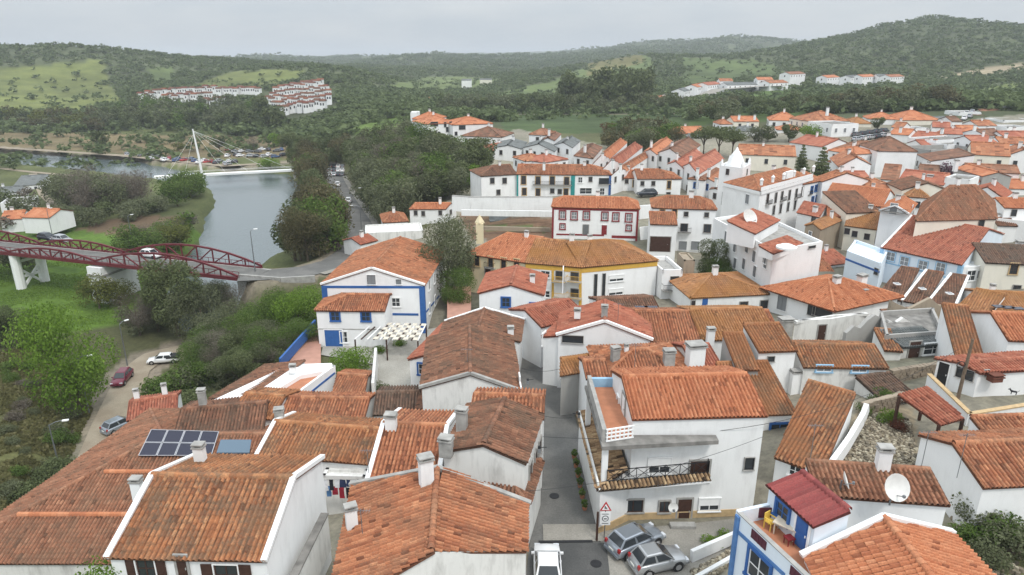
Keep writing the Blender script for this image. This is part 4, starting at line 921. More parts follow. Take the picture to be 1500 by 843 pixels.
# ridge-top manor on the left
u1 = House('white manor wing with round-arched openings on the wooded ridge', 10.2, (604, 174), (627, 175), 12, 'hp', 'fresh', 'clean', slope=0.33, win=[('f', 'k', 0.9, 1.5, [(608, 190), (617, 190)])])
u2 = House('central part of the ridge-top manor with broad orange hip roof', 9.6, (625, 182), (668, 180), 13, 'hp', 'fresh', 'clean', slope=0.33, win=[('f', 'k', 2.6, 1.4, [(636, 182)]), ('f', 'k', 0.9, 1.6, [(630, 194), (638, 195), (643, 197), (652, 183), (660, 182), (655, 190)])])
u3 = House('right part of the ridge-top manor with gabled white end wall', 9.4, (663, 183), (722, 181), 12, 'hp', 'fresh', 'clean', slope=0.3, win=[('f', 'k', 2.2, 1.3, [(677, 187)]), ('f', 'k', 0.9, 1.2, [(716, 187), (668, 196)])])
u4 = House('lower manor house with brown pyramid roof and many dark windows', 6.2, (676, 199), (735, 201), 13, 'hp', 'brown', 'clean', slope=0.36, win=[('f', 'k', 0.9, 1.3, [(683, 206), (690, 206), (700, 208), (710, 208)]), ('f', 'k', 0.8, 1.3, [(681, 217), (687, 218), (693, 219), (700, 219)])])
u5 = House('plain white house with red roof end stepping down from the manor', 4.2, (724, 222), (764, 216), 10, 'p', 'red', 'clean', slope=0.25)
u6 = House('round white pavilion-like block at the far end of the manor', 10.8, (601, 166), (612, 166), 6, 'flat', 'red', 'clean', parapet=0.3)

# ================================================================== right hand quarter
r1 = House('long pale blue trimmed building with a very large red roof', 1.6, (1292, 362), (1409, 387), ('R', 1470, 343), 'p', 'red', 'pale', slope=0.24, lod=1, verge='l', ov=0.3,
      win=[('f', 'l', 1.3, 1.4, [(1305, 376), (1325, 383), (1352, 389), (1378, 392)])])
r1.corner('B', 0.6, pale_blue); r1.corner('A', 0.6, pale_blue); r1.band('f', (1290, 383), (1400, 410), 0.2, pale_blue)
r1b = House('pale blue flat roofed block at the left end of the large red roof', 0.6, (1240, 372), (1290, 391), ('R', 1300, 372), 'flat', 'red', 'pale', parapet=0.5, win=[('f', 'k', 0.8, 1.0, [(1284, 398)])])
r1b.skirt('f', -0.4, -0.1, blue_trim)
r2 = House('huge brown hipped roof of the old church hall', 5.6, (1342, 323), (1459, 320), ('L', 1352, 297), 'hp', 'rust', 'ivory', slope=0.5, hipin=4.5, lod=1, win=[('f', 'k', 1.0, 1.4, [(1437, 328)])])
r3 = House('white dormer-like gabled house with balcony against the huge brown roof', 5.2, (1290, 308), (1330, 313), ('R', 1342, 298), 'q', 'orange', 'clean', slope=0.5, verge='f', win=[('f', 'g', 1.1, 1.8, [(1309, 306)]), ('r', 'g', 0.7, 1.2, [(1336, 306)])])
r3.balcony('f', 1309, 311, 4.4, 0.7, 0.8)
r4 = House('long low orange roof running left from the white dormer house', 3.4, (1205, 292), (1292, 303), ('R', 1310, 286), 'p', 'fresh', 'clean', slope=0.3, lod=1, win=[('f', 'w', 1.2, 1.2, [(1213, 299), (1230, 302)])])
r4b = House('brown roof slope in front of the long low orange roof', 2.8, (1240, 312), (1290, 310), 8, 'sf', 'brown', 'ivory', slope=0.3, lod=1)
r5 = House('rough stone walled house with mossy golden roof and bare gable', 1.2, (1180, 330), (1202, 336), ('R', 1242, 318), 'q', 'gold', 'stone', slope=0.4, lod=1, win=[('f', 'g', 0.7, 1.2, [(1187, 344)])])
r5b = House('small white house with red roof and chimney left of the stone house', 1.6, (1168, 311), (1200, 318), ('R', 1216, 306), 'p', 'red', 'clean', slope=0.3, lod=1, chim=[(1195, 302, 1.6, 0.8, 1.8)], win=[('f', 'k', 0.9, 1.2, [(1192, 322)])])
r6 = House('ivory house with golden roof and three dark windows right of the stone house', 0.8, (1238, 330), (1284, 336), ('R', 1290, 317), 'p', 'gold', 'ivory', slope=0.33, lod=1, win=[('f', 'k', 0.9, 1.1, [(1241, 339), (1252, 343), (1270, 347)])])
r6b = House('plain white wing with red roof strip before the large red roof', 1.6, (1284, 325), (1340, 338), ('R', 1352, 328), 'p', 'red', 'clean', slope=0.3, lod=1)
r7 = House('white chapel house with belfry opening right of the huge brown roof', 4.6, (1420, 280), (1470, 290), ('R', 1482, 282), 'q', 'red', 'clean', slope=0.4, lod=1, win=[('f', 'g', 0.8, 1.2, [(1450, 307), (1463, 307)]), ('f', 'k', 1.0, 2.6, [(1438, 290)])])
r7b = House('white house with flat bright roof edge at the right, beyond the chapel house', 4.4, (1472, 304), (1560, 306), 7, 'p', 'fresh', 'clean', slope=0.3, lod=1, win=[('f', 'k', 0.9, 1.2, [(1485, 312)])])
r7c = House('white block with sloping white cap below the chapel house', 2.2, (1455, 322), (1520, 328), 6, 'flat', 'red', 'clean', parapet=0.3)
r7d = House('little white house with short dark red roof near the church corner', 1.6, (1462, 330), (1490, 331), 5, 'p', 'brown', 'clean', slope=0.3, lod=1)
r8 = House('old ivory house with mossy brown roof and stone framed windows at the right edge', 1.9, (1444, 384), (1560, 390), 10, 'p', 'dark', 'ivory', slope=0.3, lod=1, win=[('f', 'o', 1.0, 1.6, [(1485, 394)]), ('f', 'd', 1.0, 1.0, [(1489, 423)])], chim=[(1497, 353, 2.0, 1.2, 1.4)])
r8b = House('white house with glazed balcony left of the old ivory house', 0.6, (1410, 395), (1445, 392), 6, 'flat', 'dark', 'clean', parapet=0.3, win=[('f', 'w', 1.6, 1.6, [(1422, 404)]), ('f', 'g', 1.6, 1.2, [(1437, 402)])])
r9a = House('first of three joined brown roofs with skylights, left end', 0.2, (1284, 434), (1320, 440), ('L', 1320, 391), 'sf', 'brown', 'clean', slope=0.22, lod=1)
r9b = House('middle one of three joined brown roofs with skylights', 0.2, (1322, 440), (1355, 446), ('L', 1357, 396), 'sf', 'brown', 'clean', slope=0.22, lod=1, verge='l')
r9c = House('right one of three joined brown roofs with skylights', 0.2, (1357, 446), (1398, 452), ('L', 1393, 402), 'sf', 'brown', 'clean', slope=0.22, lod=1, verge='rl')
r10 = House('white house with golden orange roof and white verge right of the skylight roofs', 0.6, (1402, 450), (1450, 460), ('L', 1430, 423), 'sf', 'gold', 'clean', slope=0.26, lod=1)
r10b = House('house with golden roof and row of solar panels near the right edge', 0.4, (1450, 457), (1560, 463), 9, 'p', 'gold', 'clean', slope=0.28, lod=1)
r11 = House('villa with bright orange hipped roof, sun terrace and two white chimneys', 1.2, (1222, 452), (1316, 432), ('L', 1122, 420), 'hp', 'fresh', 'clean', slope=0.36, lod=0, ov=0.6,
      win=[('l', 'g', 1.4, 2.0, [(1146, 444)]), ('l', 'k', 2.6, 1.3, [(1205, 458)]), ('l', 'k', 1.0, 1.3, [(1189, 455)])], chim=[(1227, 404, 2.4, 0.9, 1.6), (1264, 402, 2.2, 1.1, 2.6), (1268, 424, 0.8, 0.6, 1.6)])
r12 = House('low house with dusty brown hipped roof and blue door below the tall white building', 0.4, (1012, 436), (1128, 430), 9.5, 'hp', 'gold', 'white', slope=0.3, lod=1, win=[('f', 'd', 1.1, 1.1, [(1089, 448), (1119, 446)]), ('f', 'd', 0.5, 1.0, [(1015, 446)])], doors=[('f', 'b', 0.8, 1.9, [(1032, 447)])])
r13 = House('white balconied house with blue flank between the yellow block and the dusty roof', 1.4, (970, 402), (1000, 401), 7, 'flat', 'orange', 'clean', parapet=0.6, win=[('f', 'k', 1.2, 1.0, [(988, 410)]), ('f', 'k', 0.9, 1.5, [(990, 436)])], floor=cement)
r13.balcony('f', 984, 424, 3.0, 0.9, 0.9); r13b = House('red brick coloured stair tower beside the dark garden tree', 2.4, (1002, 383), (1018, 383), 4, 'flat', 'red', 'stone', parapet=0.2)
# roofs of the ruined corner
r14 = House('faded red roof behind the ruined grey walls', 0.8, (1335, 482), (1418, 475), ('L', 1290, 455), 'sf', 'brown', 'grimy', slope=0.2, lod=0)
r15 = House('grey flat roofed ruin with cracked cement terraces', 3.3, (1297, 498), (1382, 492), ('L', 1288, 462), 'flat', 'orange', 'cement', parapet=0.5, floor=dark_cement)
r15b = House('white ruined cottage with brown door and lattice window under a cement roof', 3.2, (1322, 508), (1386, 503), 3.4, 'sf', 'slate', 'grimy', slope=0.1, lod=0, doors=[('f', 'd', 1.2, 2.4, [(1338, 517)])], win=[('f', 'w', 2.0, 1.2, [(1366, 511)])], chim=[(1392, 484, 1.6, 1.0, 1.6)])
r15c = House('roofless stained cottage with broken tiles left of the brown door', 3.0, (1296, 512), (1321, 514), 4, 'sf', 'ochre', 'grimy', slope=0.15, lod=0)
r16 = House('white walled block with brown door and flat cement yard roof', 2.4, (1164, 474), (1217, 471), ('R', 1270, 462), 'flat', 'orange', 'grimy', parapet=0.3, floor=dark_cement, doors=[('f', 'd', 0.9, 1.9, [(1203, 488)])], chim=[(1152, 466, 1.0, 1.3, 1.8, 'g')])
r16b = House('orange roof strip in front of the sun terrace', 1.8, (1072, 489), (1143, 489), 4, 'sf', 'orange', 'white', slope=0.3, lod=0)

# ================================================================== far houses on the right and the hamlets
def HD(label, D, A, B, dep, roof='p', rk='orange', wk='clean', wins=None, slope=0.33, rows=(-1.5, -4.4), step=3.2, chim=(), **kw):
    ze = atd((A[0] + B[0]) / 2, (A[1] + B[1]) / 2, D).z
    if roof == 'flat': kw.setdefault('floor', dark_cement)
    hh = House(label, ze, A, B, dep, roof, rk, wk, slope=slope, chim=chim, **kw)
    if wins: auto_windows(hh, wins, rows=rows, step=step)
    return hh
HD('long ivory hall with orange roof and a row of arched windows behind the town hall', 187, (1082, 226), (1166, 229), 11, 'p', 'orange', 'ivory', 'k', 0.36, rows=(-1.7,), step=4.2)
HD('long white shed with bright orange roof beyond the pine grove', 262, (975, 196), (1036, 195), 12, 'p', 'fresh', 'clean', None, 0.3)
HD('long white school block with flat grey roof beside the pine grove', 245, (1010, 202), (1078, 203), 12, 'p', 'slate', 'clean', 'k', 0.12, rows=(-1.5,))
HD('small white shed at the left end of the grey school roof', 250, (953, 200), (980, 199), 8, 'p', 'slate', 'clean', None, 0.15)
HD('white house with pale orange roof, left one on the hillside edge', 250, (1055, 182), (1073, 182), 9, 'hp', 'orange', 'clean', 'd', 0.33)
HD('white hillside house with gabled orange roof and twin chimneys', 255, (1075, 178), (1112, 178), 9, 'p', 'orange', 'ivory', 'd', 0.3, chim=[(1083, 168, 3, 0.7, 1.6), (1106, 168, 3, 0.7, 1.6)])
HD('white house with broken white roof planes below the twin chimneys', 238, (1080, 192), (1120, 192), 9, 'hp', 'slate', 'clean', 'd', 0.3)
HD('square white house with bright orange pyramid roof on the hillside', 255, (1127, 176), (1172, 177), 12, 'hp', 'fresh', 'clean', 'd', 0.45)
HD('low orange roofed house in front of the square pyramid roof', 235, (1138, 190), (1176, 191), 9, 'hp', 'fresh', 'clean', 'd', 0.3)
HD('ochre grey three storey house with broad orange hip roof and chimneys', 235, (1189, 178), (1245, 177), 13, 'hp', 'orange', 'ivory', 'g', 0.42, rows=(-1.5, -4.2), chim=[(1213, 157, 5, 0.8, 2.5)])
HD('modern white apartment block with grey glass balconies and garage', 222, (1219, 184), (1258, 183), 12, 'flat', 'slate', 'clean', 'g', rows=(-1.6, -4.2))
HD('white house with orange roof between the apartment block and the hill', 240, (1250, 181), (1277, 181), 10, 'hp', 'gold', 'ivory', 'd', 0.36)
HD('long white house with orange hip roof and three small windows', 248, (1272, 174), (1317, 175), 11, 'hp', 'fresh', 'clean', 'k', 0.36, rows=(-1.6,))
HD('broad house with ochre orange hip roof below the wooded hill', 244, (1318, 176), (1378, 176), 13, 'hp', 'orange', 'ivory', 'k', 0.42, rows=(-1.6,))
HD('white gabled house highest on the right, with orange roof', 282, (1441, 156), (1485, 157), 12, 'q', 'fresh', 'clean', 'k', 0.36, rows=(-2,))
HD('white gabled house with brown roof below the highest orange one', 258, (1426, 180), (1455, 178), 11, 'q', 'brown', 'clean', 'k', 0.36, rows=(-2,))
HD('ivory house with brown roof plane beside the brown gabled house', 268, (1444, 168), (1474, 168), 10, 'p', 'brown', 'ivory', None, 0.3)
HD('white modern house with terrace and dark glazing at the right edge', 240, (1470, 178), (1520, 178), 10, 'flat', 'slate', 'clean', 'k', rows=(-1.4, -4))
HD('white house with stepped terraces under grey roofs near the top right', 262, (1405, 166), (1438, 166), 9, 'flat', 'slate', 'clean', 'k', rows=(-1.5,))
HD('grey white house with blue tinted roof sheet beside the stepped terraces', 245, (1398, 182), (1424, 181), 9, 'sf', 'slate', 'clean', 'k', 0.2, rows=(-1.5,))
for i, (lb, D, A, B, rk, rf) in enumerate([
    ('row house with salmon roof and two white chimneys below the ochre hip roof', 216, (1302, 196), (1331, 198), 'fresh', 'p'),
    ('row house with red roof second in the row below the ochre hip roof', 214, (1331, 200), (1362, 203), 'red', 'p'),
    ('row house with white parapets third in the row below the ochre hip roof', 212, (1363, 198), (1383, 200), 'orange', 'p'),
    ('row house with red roof and terrace right of the white parapets', 210, (1384, 196), (1410, 197), 'red', 'p'),
    ('house with wide orange roof and white gable in the upper right row', 212, (1411, 193), (1440, 193), 'fresh', 'p'),
    ('house with dark verandah under a red roof in the upper right row', 204, (1445, 199), (1475, 198), 'brown', 'p'),
    ('house with low red roof at the right end of the upper row', 200, (1474, 202), (1520, 202), 'red', 'p'),
    ('long white wall-like house front below the upper right row', 200, (1370, 208), (1440, 204), 'slate', 'flat')]):
    HD(lb, D, A, B, 9, rf, rk, 'clean', 'k' if i % 2 else None, 0.3, rows=(-1.5,), chim=[(A[0] + 18, A[1] - 10, 3, 0.7, 1.5)] if i in (0, 2, 4) else ())
HD('big plain white building with brown hipped roof in the upper right', 176, (1286, 221), (1344, 222), 14, 'hp', 'brown', 'clean', None, 0.42)
HD('white annex with dark lean-to windows right of the plain white building', 174, (1344, 226), (1364, 236), 9, 'sf', 'brown', 'clean', 'k', 0.2, rows=(-2.2,))
HD('white house with dark terrace and small windows left of the plain white building', 180, (1252, 226), (1286, 224), 9, 'hp', 'orange', 'clean', 'k', 0.3, rows=(-1.5, -4))
HD('white gabled house with red roof and dark loggia beside the conifers', 168, (1229, 244), (1276, 241), ('L', 1216, 231), 'q', 'orange', 'clean', 'k', 0.4, rows=(-3.0,))
HD('small white house with little red roof below the loggia house', 160, (1246, 262), (1276, 262), 7, 'p', 'red', 'clean', 'k', 0.33, rows=(-1.5,))
HD('house with bright orange roof left of the loggia house', 192, (1205, 222), (1222, 226), 14, 'p', 'orange', 'clean', None, 0.3)
HD('white blank gable with red roof rising behind the conifers', 196, (1204, 215), (1250, 212), 12, 'q', 'red', 'clean', None, 0.3)
HD('roofless ruin with bare brown beams and grey walls', 182, (1362, 226), (1436, 224), 10, 'flat', 'slate', 'cement', 'k', rows=(-2.5,), parapet=1.0)
HD('long white school building with brown-orange roof and row of dark windows', 172, (1423, 226), (1480, 229), 12, 'p', 'orange', 'ivory', 'k', 0.4, rows=(-1.8,), step=3.0)
HD('white curved gable front at the right end of the school', 170, (1480, 226), (1520, 228), 12, 'q', 'orange', 'clean', 'k', 0.5, rows=(-2.2,), step=2.5)
HD('long low house with orange roof below the school building', 158, (1416, 250), (1494, 254), 7, 'p', 'orange', 'clean', 'k', 0.33, rows=(-2,), step=7)
HD('house with grey side wall and narrow salmon roof near the flowering tree', 156, (1398, 246), (1440, 258), 6, 'p', 'fresh', 'cement', None, 0.3, chim=[(1402, 234, 2.5, 1.0, 2.5)])
HD('white house with red roof, two dormer windows and tall chimney', 150, (1316, 264), (1382, 271), 9, 'p', 'red', 'clean', None, 0.4, chim=[(1363, 256, 1.5, 1.2, 2.2)])
HD('house with brown roofs in front of the dormer house', 142, (1278, 278), (1318, 276), 10, 'hp', 'orange', 'ivory', None, 0.33)
HD('house with mossy grey orange roof beside the lane of brown roofs', 140, (1300, 268), (1322, 278), 9, 'p', 'brown', 'ivory', None, 0.33)
HD('white rear wing with square loggia right of the dormer house', 146, (1384, 262), (1420, 266), 7, 'flat', 'red', 'clean', None)
HD('small house with orange roof at the right edge below the school', 150, (1478, 276), (1530, 277), 8, 'p', 'fresh', 'clean', 'k', 0.33, rows=(-1.5,))
HD('white villa with orange roof and pale front in the valley centre', 520, (609, 148), (638, 149), 14, 'hp', 'orange', 'clean', 'k', 0.33, rows=(-2,))
HD('lone white house with orange roof below the white hillside estate', 430, (432, 177), (449, 178), 9, 'hp', 'orange', 'clean', 'k', 0.4, rows=(-2,))
HD('white house with orange roof between river and red bridge, left edge', 165, (0, 322), (32, 320), 8, 'p', 'fresh', 'clean', None, 0.3, h=4)
HD('white house with salmon roof next to the meadow at the left edge', 160, (32, 318), (72, 319), 8, 'p', 'fresh', 'clean', None, 0.3, h=4)
HD('white water tank house on top of the green hill', 800, (111, 86), (117, 86), 5, 'flat', 'red', 'clean', None, h=8)
HD('white lodge on the slope of the middle hills', 760, (676, 118), (690, 118), 12, 'p', 'slate', 'clean', None, 0.2)
HD('long pale barn on the ridge of the middle hills', 800, (703, 117), (720, 117), 10, 'p', 'slate', 'ivory', None, 0.2)
for i, (lb, D, A, B, rk, rf) in enumerate([
    ('small white house with red roof left of the hillside car park', 232, (1228, 208), (1250, 208), 'red', 'p'), ('white house with orange hip below the hillside car park', 205, (1262, 214), (1290, 214), 'orange', 'hp'),
    ('narrow white house with orange roof right of the hillside car park', 222, (1306, 186), (1322, 187), 'orange', 'p'), ('white house with grey flat roof behind the salmon row', 226, (1340, 190), (1362, 190), 'slate', 'flat'),
    ('white house with red roof behind the white parapets', 226, (1366, 186), (1392, 187), 'red', 'p'), ('little white house with brown roof on the steep street', 232, (1395, 178), (1410, 178), 'brown', 'p'),
    ('white house with orange roof right of the steep street', 226, (1432, 184), (1460, 184), 'orange', 'p'), ('white terraced house with flat grey roof at the far right edge', 222, (1476, 188), (1510, 188), 'slate', 'flat'),
    ('white house with salmon roof at the top right corner', 292, (1488, 160), (1515, 160), 'fresh', 'p'), ('pale house with grey roof just below the top right gable', 276, (1468, 172), (1492, 172), 'slate', 'p'),
    ('white house with red roof above the dark beams of the ruin', 196, (1352, 214), (1384, 214), 'red', 'p'), ('white house with flat roof right above the ruin beams', 192, (1388, 214), (1424, 213), 'slate', 'flat'),
    ('white shop-like house with red roof beside the school', 186, (1425, 208), (1460, 208), 'red', 'p'), ('white house with orange roof end beside the school gable', 186, (1466, 210), (1510, 211), 'orange', 'p'),
    ('white house with orange roof between the conifers and loggia house', 178, (1212, 236), (1230, 240), 'orange', 'p'), ('white lean-to house below the plain white building', 158, (1290, 262), (1316, 264), 'orange', 'sf'),
    ('white house with brown roof left of the purple flowering tree', 164, (1346, 252), (1376, 254), 'brown', 'p'), ('low white house with red roof right of the purple flowering tree', 150, (1392, 272), (1424, 276), 'red', 'p'),
    ('ivory house with golden roof below the dormer house', 132, (1330, 288), (1362, 290), 'gold', 'hp'), ('white house with orange roof between stone house and long orange roof', 126, (1212, 316), (1240, 318), 'orange', 'p'),
    ('small white house with red roof behind the sun terrace villa', 112, (1216, 388), (1246, 384), 'red', 'p'), ('white yard house with orange roof left of the pale blue block', 108, (1198, 404), (1226, 404), 'orange', 'sf')]):
    HD(lb, D, A, B, 8, rf, rk, 'clean', 'k', 0.3, rows=(-1.5, -4.2))
# the white estate on the left hill: rows of small terraced houses
est = None; k = 0
rows_ = [((204, 143), (232, 139), 5), ((233, 137), (318, 131), 14), ((240, 145), (312, 140), 10), ((318, 134), (382, 133), 10), ((300, 152), (330, 149), 4), ((375, 150), (398, 148), 4),
         ((402, 133), (470, 124), 9), ((398, 141), (482, 131), 12), ((396, 149), (486, 139), 12), ((400, 156), (486, 147), 11), ((408, 163), (478, 155), 9), ((426, 127), (474, 122), 6)]
HM = MB(); HM.box((0, 0, 1.5), (1, 1, 7)); em_wall = None
for (a, b, n) in rows_:
    for i in range(n):
        t = (i + 0.5) / n; px, py = a[0] + (b[0] - a[0]) * t + random.uniform(-0.6, 0.6), a[1] + (b[1] - a[1]) * t + random.uniform(-1, 1)
        p = ground(px, py + 6, 380); D = p.y; w = (b[0] - a[0]) / n * D / 1000 * random.uniform(0.95, 1.15); dep = random.uniform(5, 6.5); top = random.uniform(5.4, 6.8); k += 1
        r_ = thing('estate_house', 'small white terraced house with orange roof on the left hillside estate', 'house', (p.x, p.y, p.z - 0.4), random.uniform(-0.25, 0.25), 'white terraced houses of the hillside estate')
        m = MB(); m.box((0, 0, top / 2), (w, dep, top)); m.build('wall', Wm['clean'], r_)
        m = MB(); s_ = w / 2 + 0.3; d_ = dep / 2 + 0.3; z = top + 0.05
        m.add([(-s_, -d_, z), (s_, -d_, z), (s_, d_, z), (-s_, d_, z), (-s_, 0, z + 1.15), (s_, 0, z + 1.15)], [(0, 1, 5, 4), (2, 3, 4, 5), (0, 4, 3), (1, 2, 5)]); rf = m.build('roof', random.choice([R['orange'], R['fresh'], R['orange'], R['red']]), r_)
        for q_ in ((-w * 0.22), (w * 0.22)):
            m = MB(); m.box((q_, -dep / 2 - 0.03, top - 1.9), (0.9, 0.06, 1.5)); m.build('window', glass, r_)
# the right hamlet
for i, (lb, D, A, B, rk) in enumerate([
    ('white hamlet house lowest on the far lane, left end', 470, (953, 146), (980, 144), 'orange'), ('white hamlet house stepping up the far lane', 490, (982, 142), (1000, 139), 'slate'),
    ('white hamlet house on the lane bend with grey roof', 505, (1003, 134), (1020, 130), 'slate'), ('white hamlet house with orange roof above the lane bend', 520, (1022, 128), (1036, 125), 'orange'),
    ('white hamlet house with low roof left of the blue fronted row', 528, (1037, 125), (1056, 123), 'red'), ('white hamlet house with high orange roof in the far row', 540, (1055, 119), (1074, 119), 'orange'),
    ('blue fronted terrace in the far hamlet', 535, (1066, 125), (1110, 124), 'slate'), ('white hamlet house with orange roof right of the blue fronted terrace', 545, (1110, 117), (1133, 117), 'fresh'),
    ('broad white hamlet building at the right end of the row', 540, (1128, 122), (1155, 121), 'orange'), ('separate small white house right above the hamlet', 590, (1158, 109), (1180, 108), 'orange'),
    ('white hillside house left of the distant right row', 600, (1212, 114), (1230, 113), 'orange'), ('distant white house first of the right hillside row', 600, (1247, 114), (1262, 113), 'slate'),
    ('distant white house second of the right hillside row', 602, (1264, 113), (1284, 112), 'orange'), ('distant white house third of the right hillside row', 604, (1286, 112), (1303, 112), 'slate'),
    ('distant white house last of the right hillside row', 606, (1305, 113), (1325, 112), 'orange')]):
    HD(lb, D, A, B, 9, 'p', rk, 'clean', 'k', 0.36, rows=(-1.6,), step=5)
# road walls of the hamlet lane
ribbon('hamlet_lane', [atd(px, py, D) + Vector((0, 0, 0.8)) for px, py, D in ((1000, 152, 470), (1025, 144, 490), (1050, 133, 520), (1100, 129, 535), (1150, 127, 540))], 9, setts)

# ================================================================== the balcony house by the parked cars
h10 = House('big white balcony house with orange roof standing over the two silver cars', 7.8, (928, 612), (1121, 607), 7.2, 'p', 'fresh', 'white', slope=0.33, lod=0, base=-0.3, verge='', ov=0.18,
      win=[('f', 's', 1.5, 1.2, [(966, 682)]), ('f', 'k', 0.65, 0.95, [(1097, 679)]), ('f', 'd', 1.35, 1.0, [(926, 741)]), ('f', 'd', 0.7, 0.9, [(973, 742)]), ('f', 's', 1.4, 1.0, [(1039, 739)]), ('l', 'w', 0.6, 1.0, [(906, 590)])],
      doors=[('f', 'd', 1.3, 1.8, [(1024, 692)]), ('f', 'd', 0.95, 2.0, [(1002, 749)]), ('l', 'w', 0.9, 1.9, [(914, 597)])])
L = h10.loc; Af, Bf, Df = h10.A, h10.B, h10.D; W0 = 5.75
def loc_(x, y, z): return Vector((x, y, z)) - L
xl = Af.x + 0.0; yf = Af.y
wing = MB(); wing.prism([(p[0] - L.x, p[1] - L.y) for p in [(W0, 37.9), (xl + 0.02, yf - 0.003), (Df.x + 0.02, 48.0), (5.35, 48.2)]], 0, 3.2 - L.z); wing.build('ground_floor_wing', Wm['white'], h10.root)
# tiled verandah floor edges
T = Tiles(); T.plane((5.25, 48.0, 3.45), (5.6, 37.9, 3.45), (7.55, 39.2, 4.1), (7.5, 48.0, 4.1), 0, 0.15, 0, 0); T.plane((5.7, 37.75, 3.5), (13.2, 38.85, 3.5), (13.2, 39.4, 3.66), (6.3, 38.35, 3.66), 0, 0.1, 0, 0)
T.finish(h10.root, L, R['stripe'], 0).name = 'verandah_roof'
m = MB(); m.bar(loc_(5.6, 38.2, 3.36), loc_(13.2, 39.2, 3.36), 0.9, 0.16); m.build('balcony_slab', white_trim, h10.root)
sl = MB(); sl.prism([(p[0] - L.x, p[1] - L.y) for p in [(5.75, 38.0), (13.4, 38.75), (13.4, yf + 0.02), (xl - 0.002, yf + 0.02), (xl - 0.002, 46.6), (5.5, 46.6)]], 6.22 - L.z, 6.5 - L.z); sl.build('canopy_slab', dark_cement, h10.root)
fl = MB(); fl.prism([(p[0] - L.x, p[1] - L.y) for p in [(6.15, 38.7), (xl - 0.02, 39.2), (xl - 0.02, 46.2), (6.0, 46.2)]], 6.5 - L.z, 6.56 - L.z); fl.build('terrace_floor', terracotta, h10.root)
pw = MB(); pw.bar(loc_(5.95, 38.6, 6.95), loc_(5.8, 46.5, 6.95), 0.28, 0.9); pw.build('parapet', cement, h10.root)
pw = MB(); pw.bar(loc_(5.95, 46.45, 6.85), loc_(xl - 0.05, 46.45, 6.85), 0.25, 0.7); pw.build('parapet', pale_blue, h10.root)
lt = MB()
for i in range(7): x = 6.12 + i * (xl - 6.2) / 6; lt.box(loc_(x, 38.55 + (x - 6.1) * 0.28, 7.0), (0.09, 0.1, 0.9))
for z in (6.58, 6.86, 7.14, 7.42): lt.bar(loc_(6.05, 38.52, z), loc_(xl, 39.05, z), 0.1, 0.08)
lt.build('lattice_balustrade', white_trim, h10.root)
for (x, y) in ((6.05, 38.6), (5.75, 45.8)):
    m = MB(); m.box(loc_(x, y, 4.7), (0.38, 0.38, 3.0)); m.build('column', Wm['white'], h10.root)
m = MB(); m.box(loc_(xl - 0.05, 42.6, 4.6), (0.1, 2.6, 2.2)); m.build('wooden_partition', ochre_trim, h10.root)
# iron railing with diagonal bars
for a_, b_ in (((6.2, 38.3), (13.1, 39.3)), ((13.1, 39.3), (13.15, 39.8))):
    rl = MB(); p, q_ = Vector((*a_, 0)), Vector((*b_, 0)); n = max(2, int((q_ - p).length / 0.9))
    for z in (3.75, 4.55): rl.bar(p + Vector((0, 0, z)) - L, q_ + Vector((0, 0, z)) - L, 0.05)
    for i in range(n + 1):
        c = p.lerp(q_, i / n); rl.bar(c + Vector((0, 0, 3.5)) - L, c + Vector((0, 0, 4.6)) - L, 0.045)
        if i < n:
            d_ = p.lerp(q_, (i + 1) / n); rl.bar(c + Vector((0, 0, 3.75)) - L, d_ + Vector((0, 0, 4.55)) - L, 0.03); rl.bar(c + Vector((0, 0, 4.55)) - L, d_ + Vector((0, 0, 3.75)) - L, 0.03)
    rl.build('railing', dark_iron, h10.root)
m = MB(); m.bar(loc_(5.72, 37.85, 0.12), loc_(xl + 0.05, yf - 0.05, 0.12), 0.1, 0.6); m.bar(loc_(xl, yf - 0.03, 0.12), loc_(Bf.x - 0.6, Bf.y - 0.03, 0.2), 0.1, 0.55); m.build('base_course', ochre_trim, h10.root)
m = MB(); m.box(loc_(*(at(1000, 770, 0.1).xy), 0.1), (1.7, 0.5, 0.22)); m.build('doorstep', cement, h10.root)
m = MB(); m.bar(loc_(5.28, 47.6, 3.55), loc_(5.62, 38.0, 3.55), 0.12, 0.5); m.build('side_parapet', Wm['grimy'], h10.root)

# ================================================================== blue trimmed house with the roof terrace
h11 = House('white house with blue corner bands and an upper terrace with yellow chair', 6.9, (16.0, 18.0, 0), (18.5, 18.4, 0), [(14.9, 30.9, 0), (11.7, 29.9, 0)], 'flat', 'red', 'pale', parapet=0.0, base=-0.5, floor=terracotta, win=[('l', 'b', 1.5, 1.6, [(1112, 835)])])
L = h11.loc
h11.corner('D', 0.3, faded_blue, z1=7.5); h11.band('l', (1080, 778), (1150, 843), 0.22, faded_blue)
DA = (h11.A - h11.D); dn = DA.normalized(); nrm = Vector((dn.y, -dn.x, 0))
m = MB(); m.bar(h11.D - nrm * 0.1 + Vector((0, 0, 0.35)) - L, h11.A - nrm * 0.1 + Vector((0, 0, 0.35)) - L, 0.2, 0.7); m.build('parapet', Wm['pale'], h11.root)
m = MB(); m.bar(h11.D - nrm * 0.1 + Vector((0, 0, 0.73)) - L, h11.A - nrm * 0.1 + Vector((0, 0, 0.73)) - L, 0.26, 0.06); m.build('parapet_coping', cement, h11.root)
m = MB(); m.bar(h11.D + Vector((0, 0, 0.4)) - L, h11.C + Vector((-0.4, -0.1, 0.4)) - L, 0.2, 0.8); m.build('parapet', Wm['pale'], h11.root)
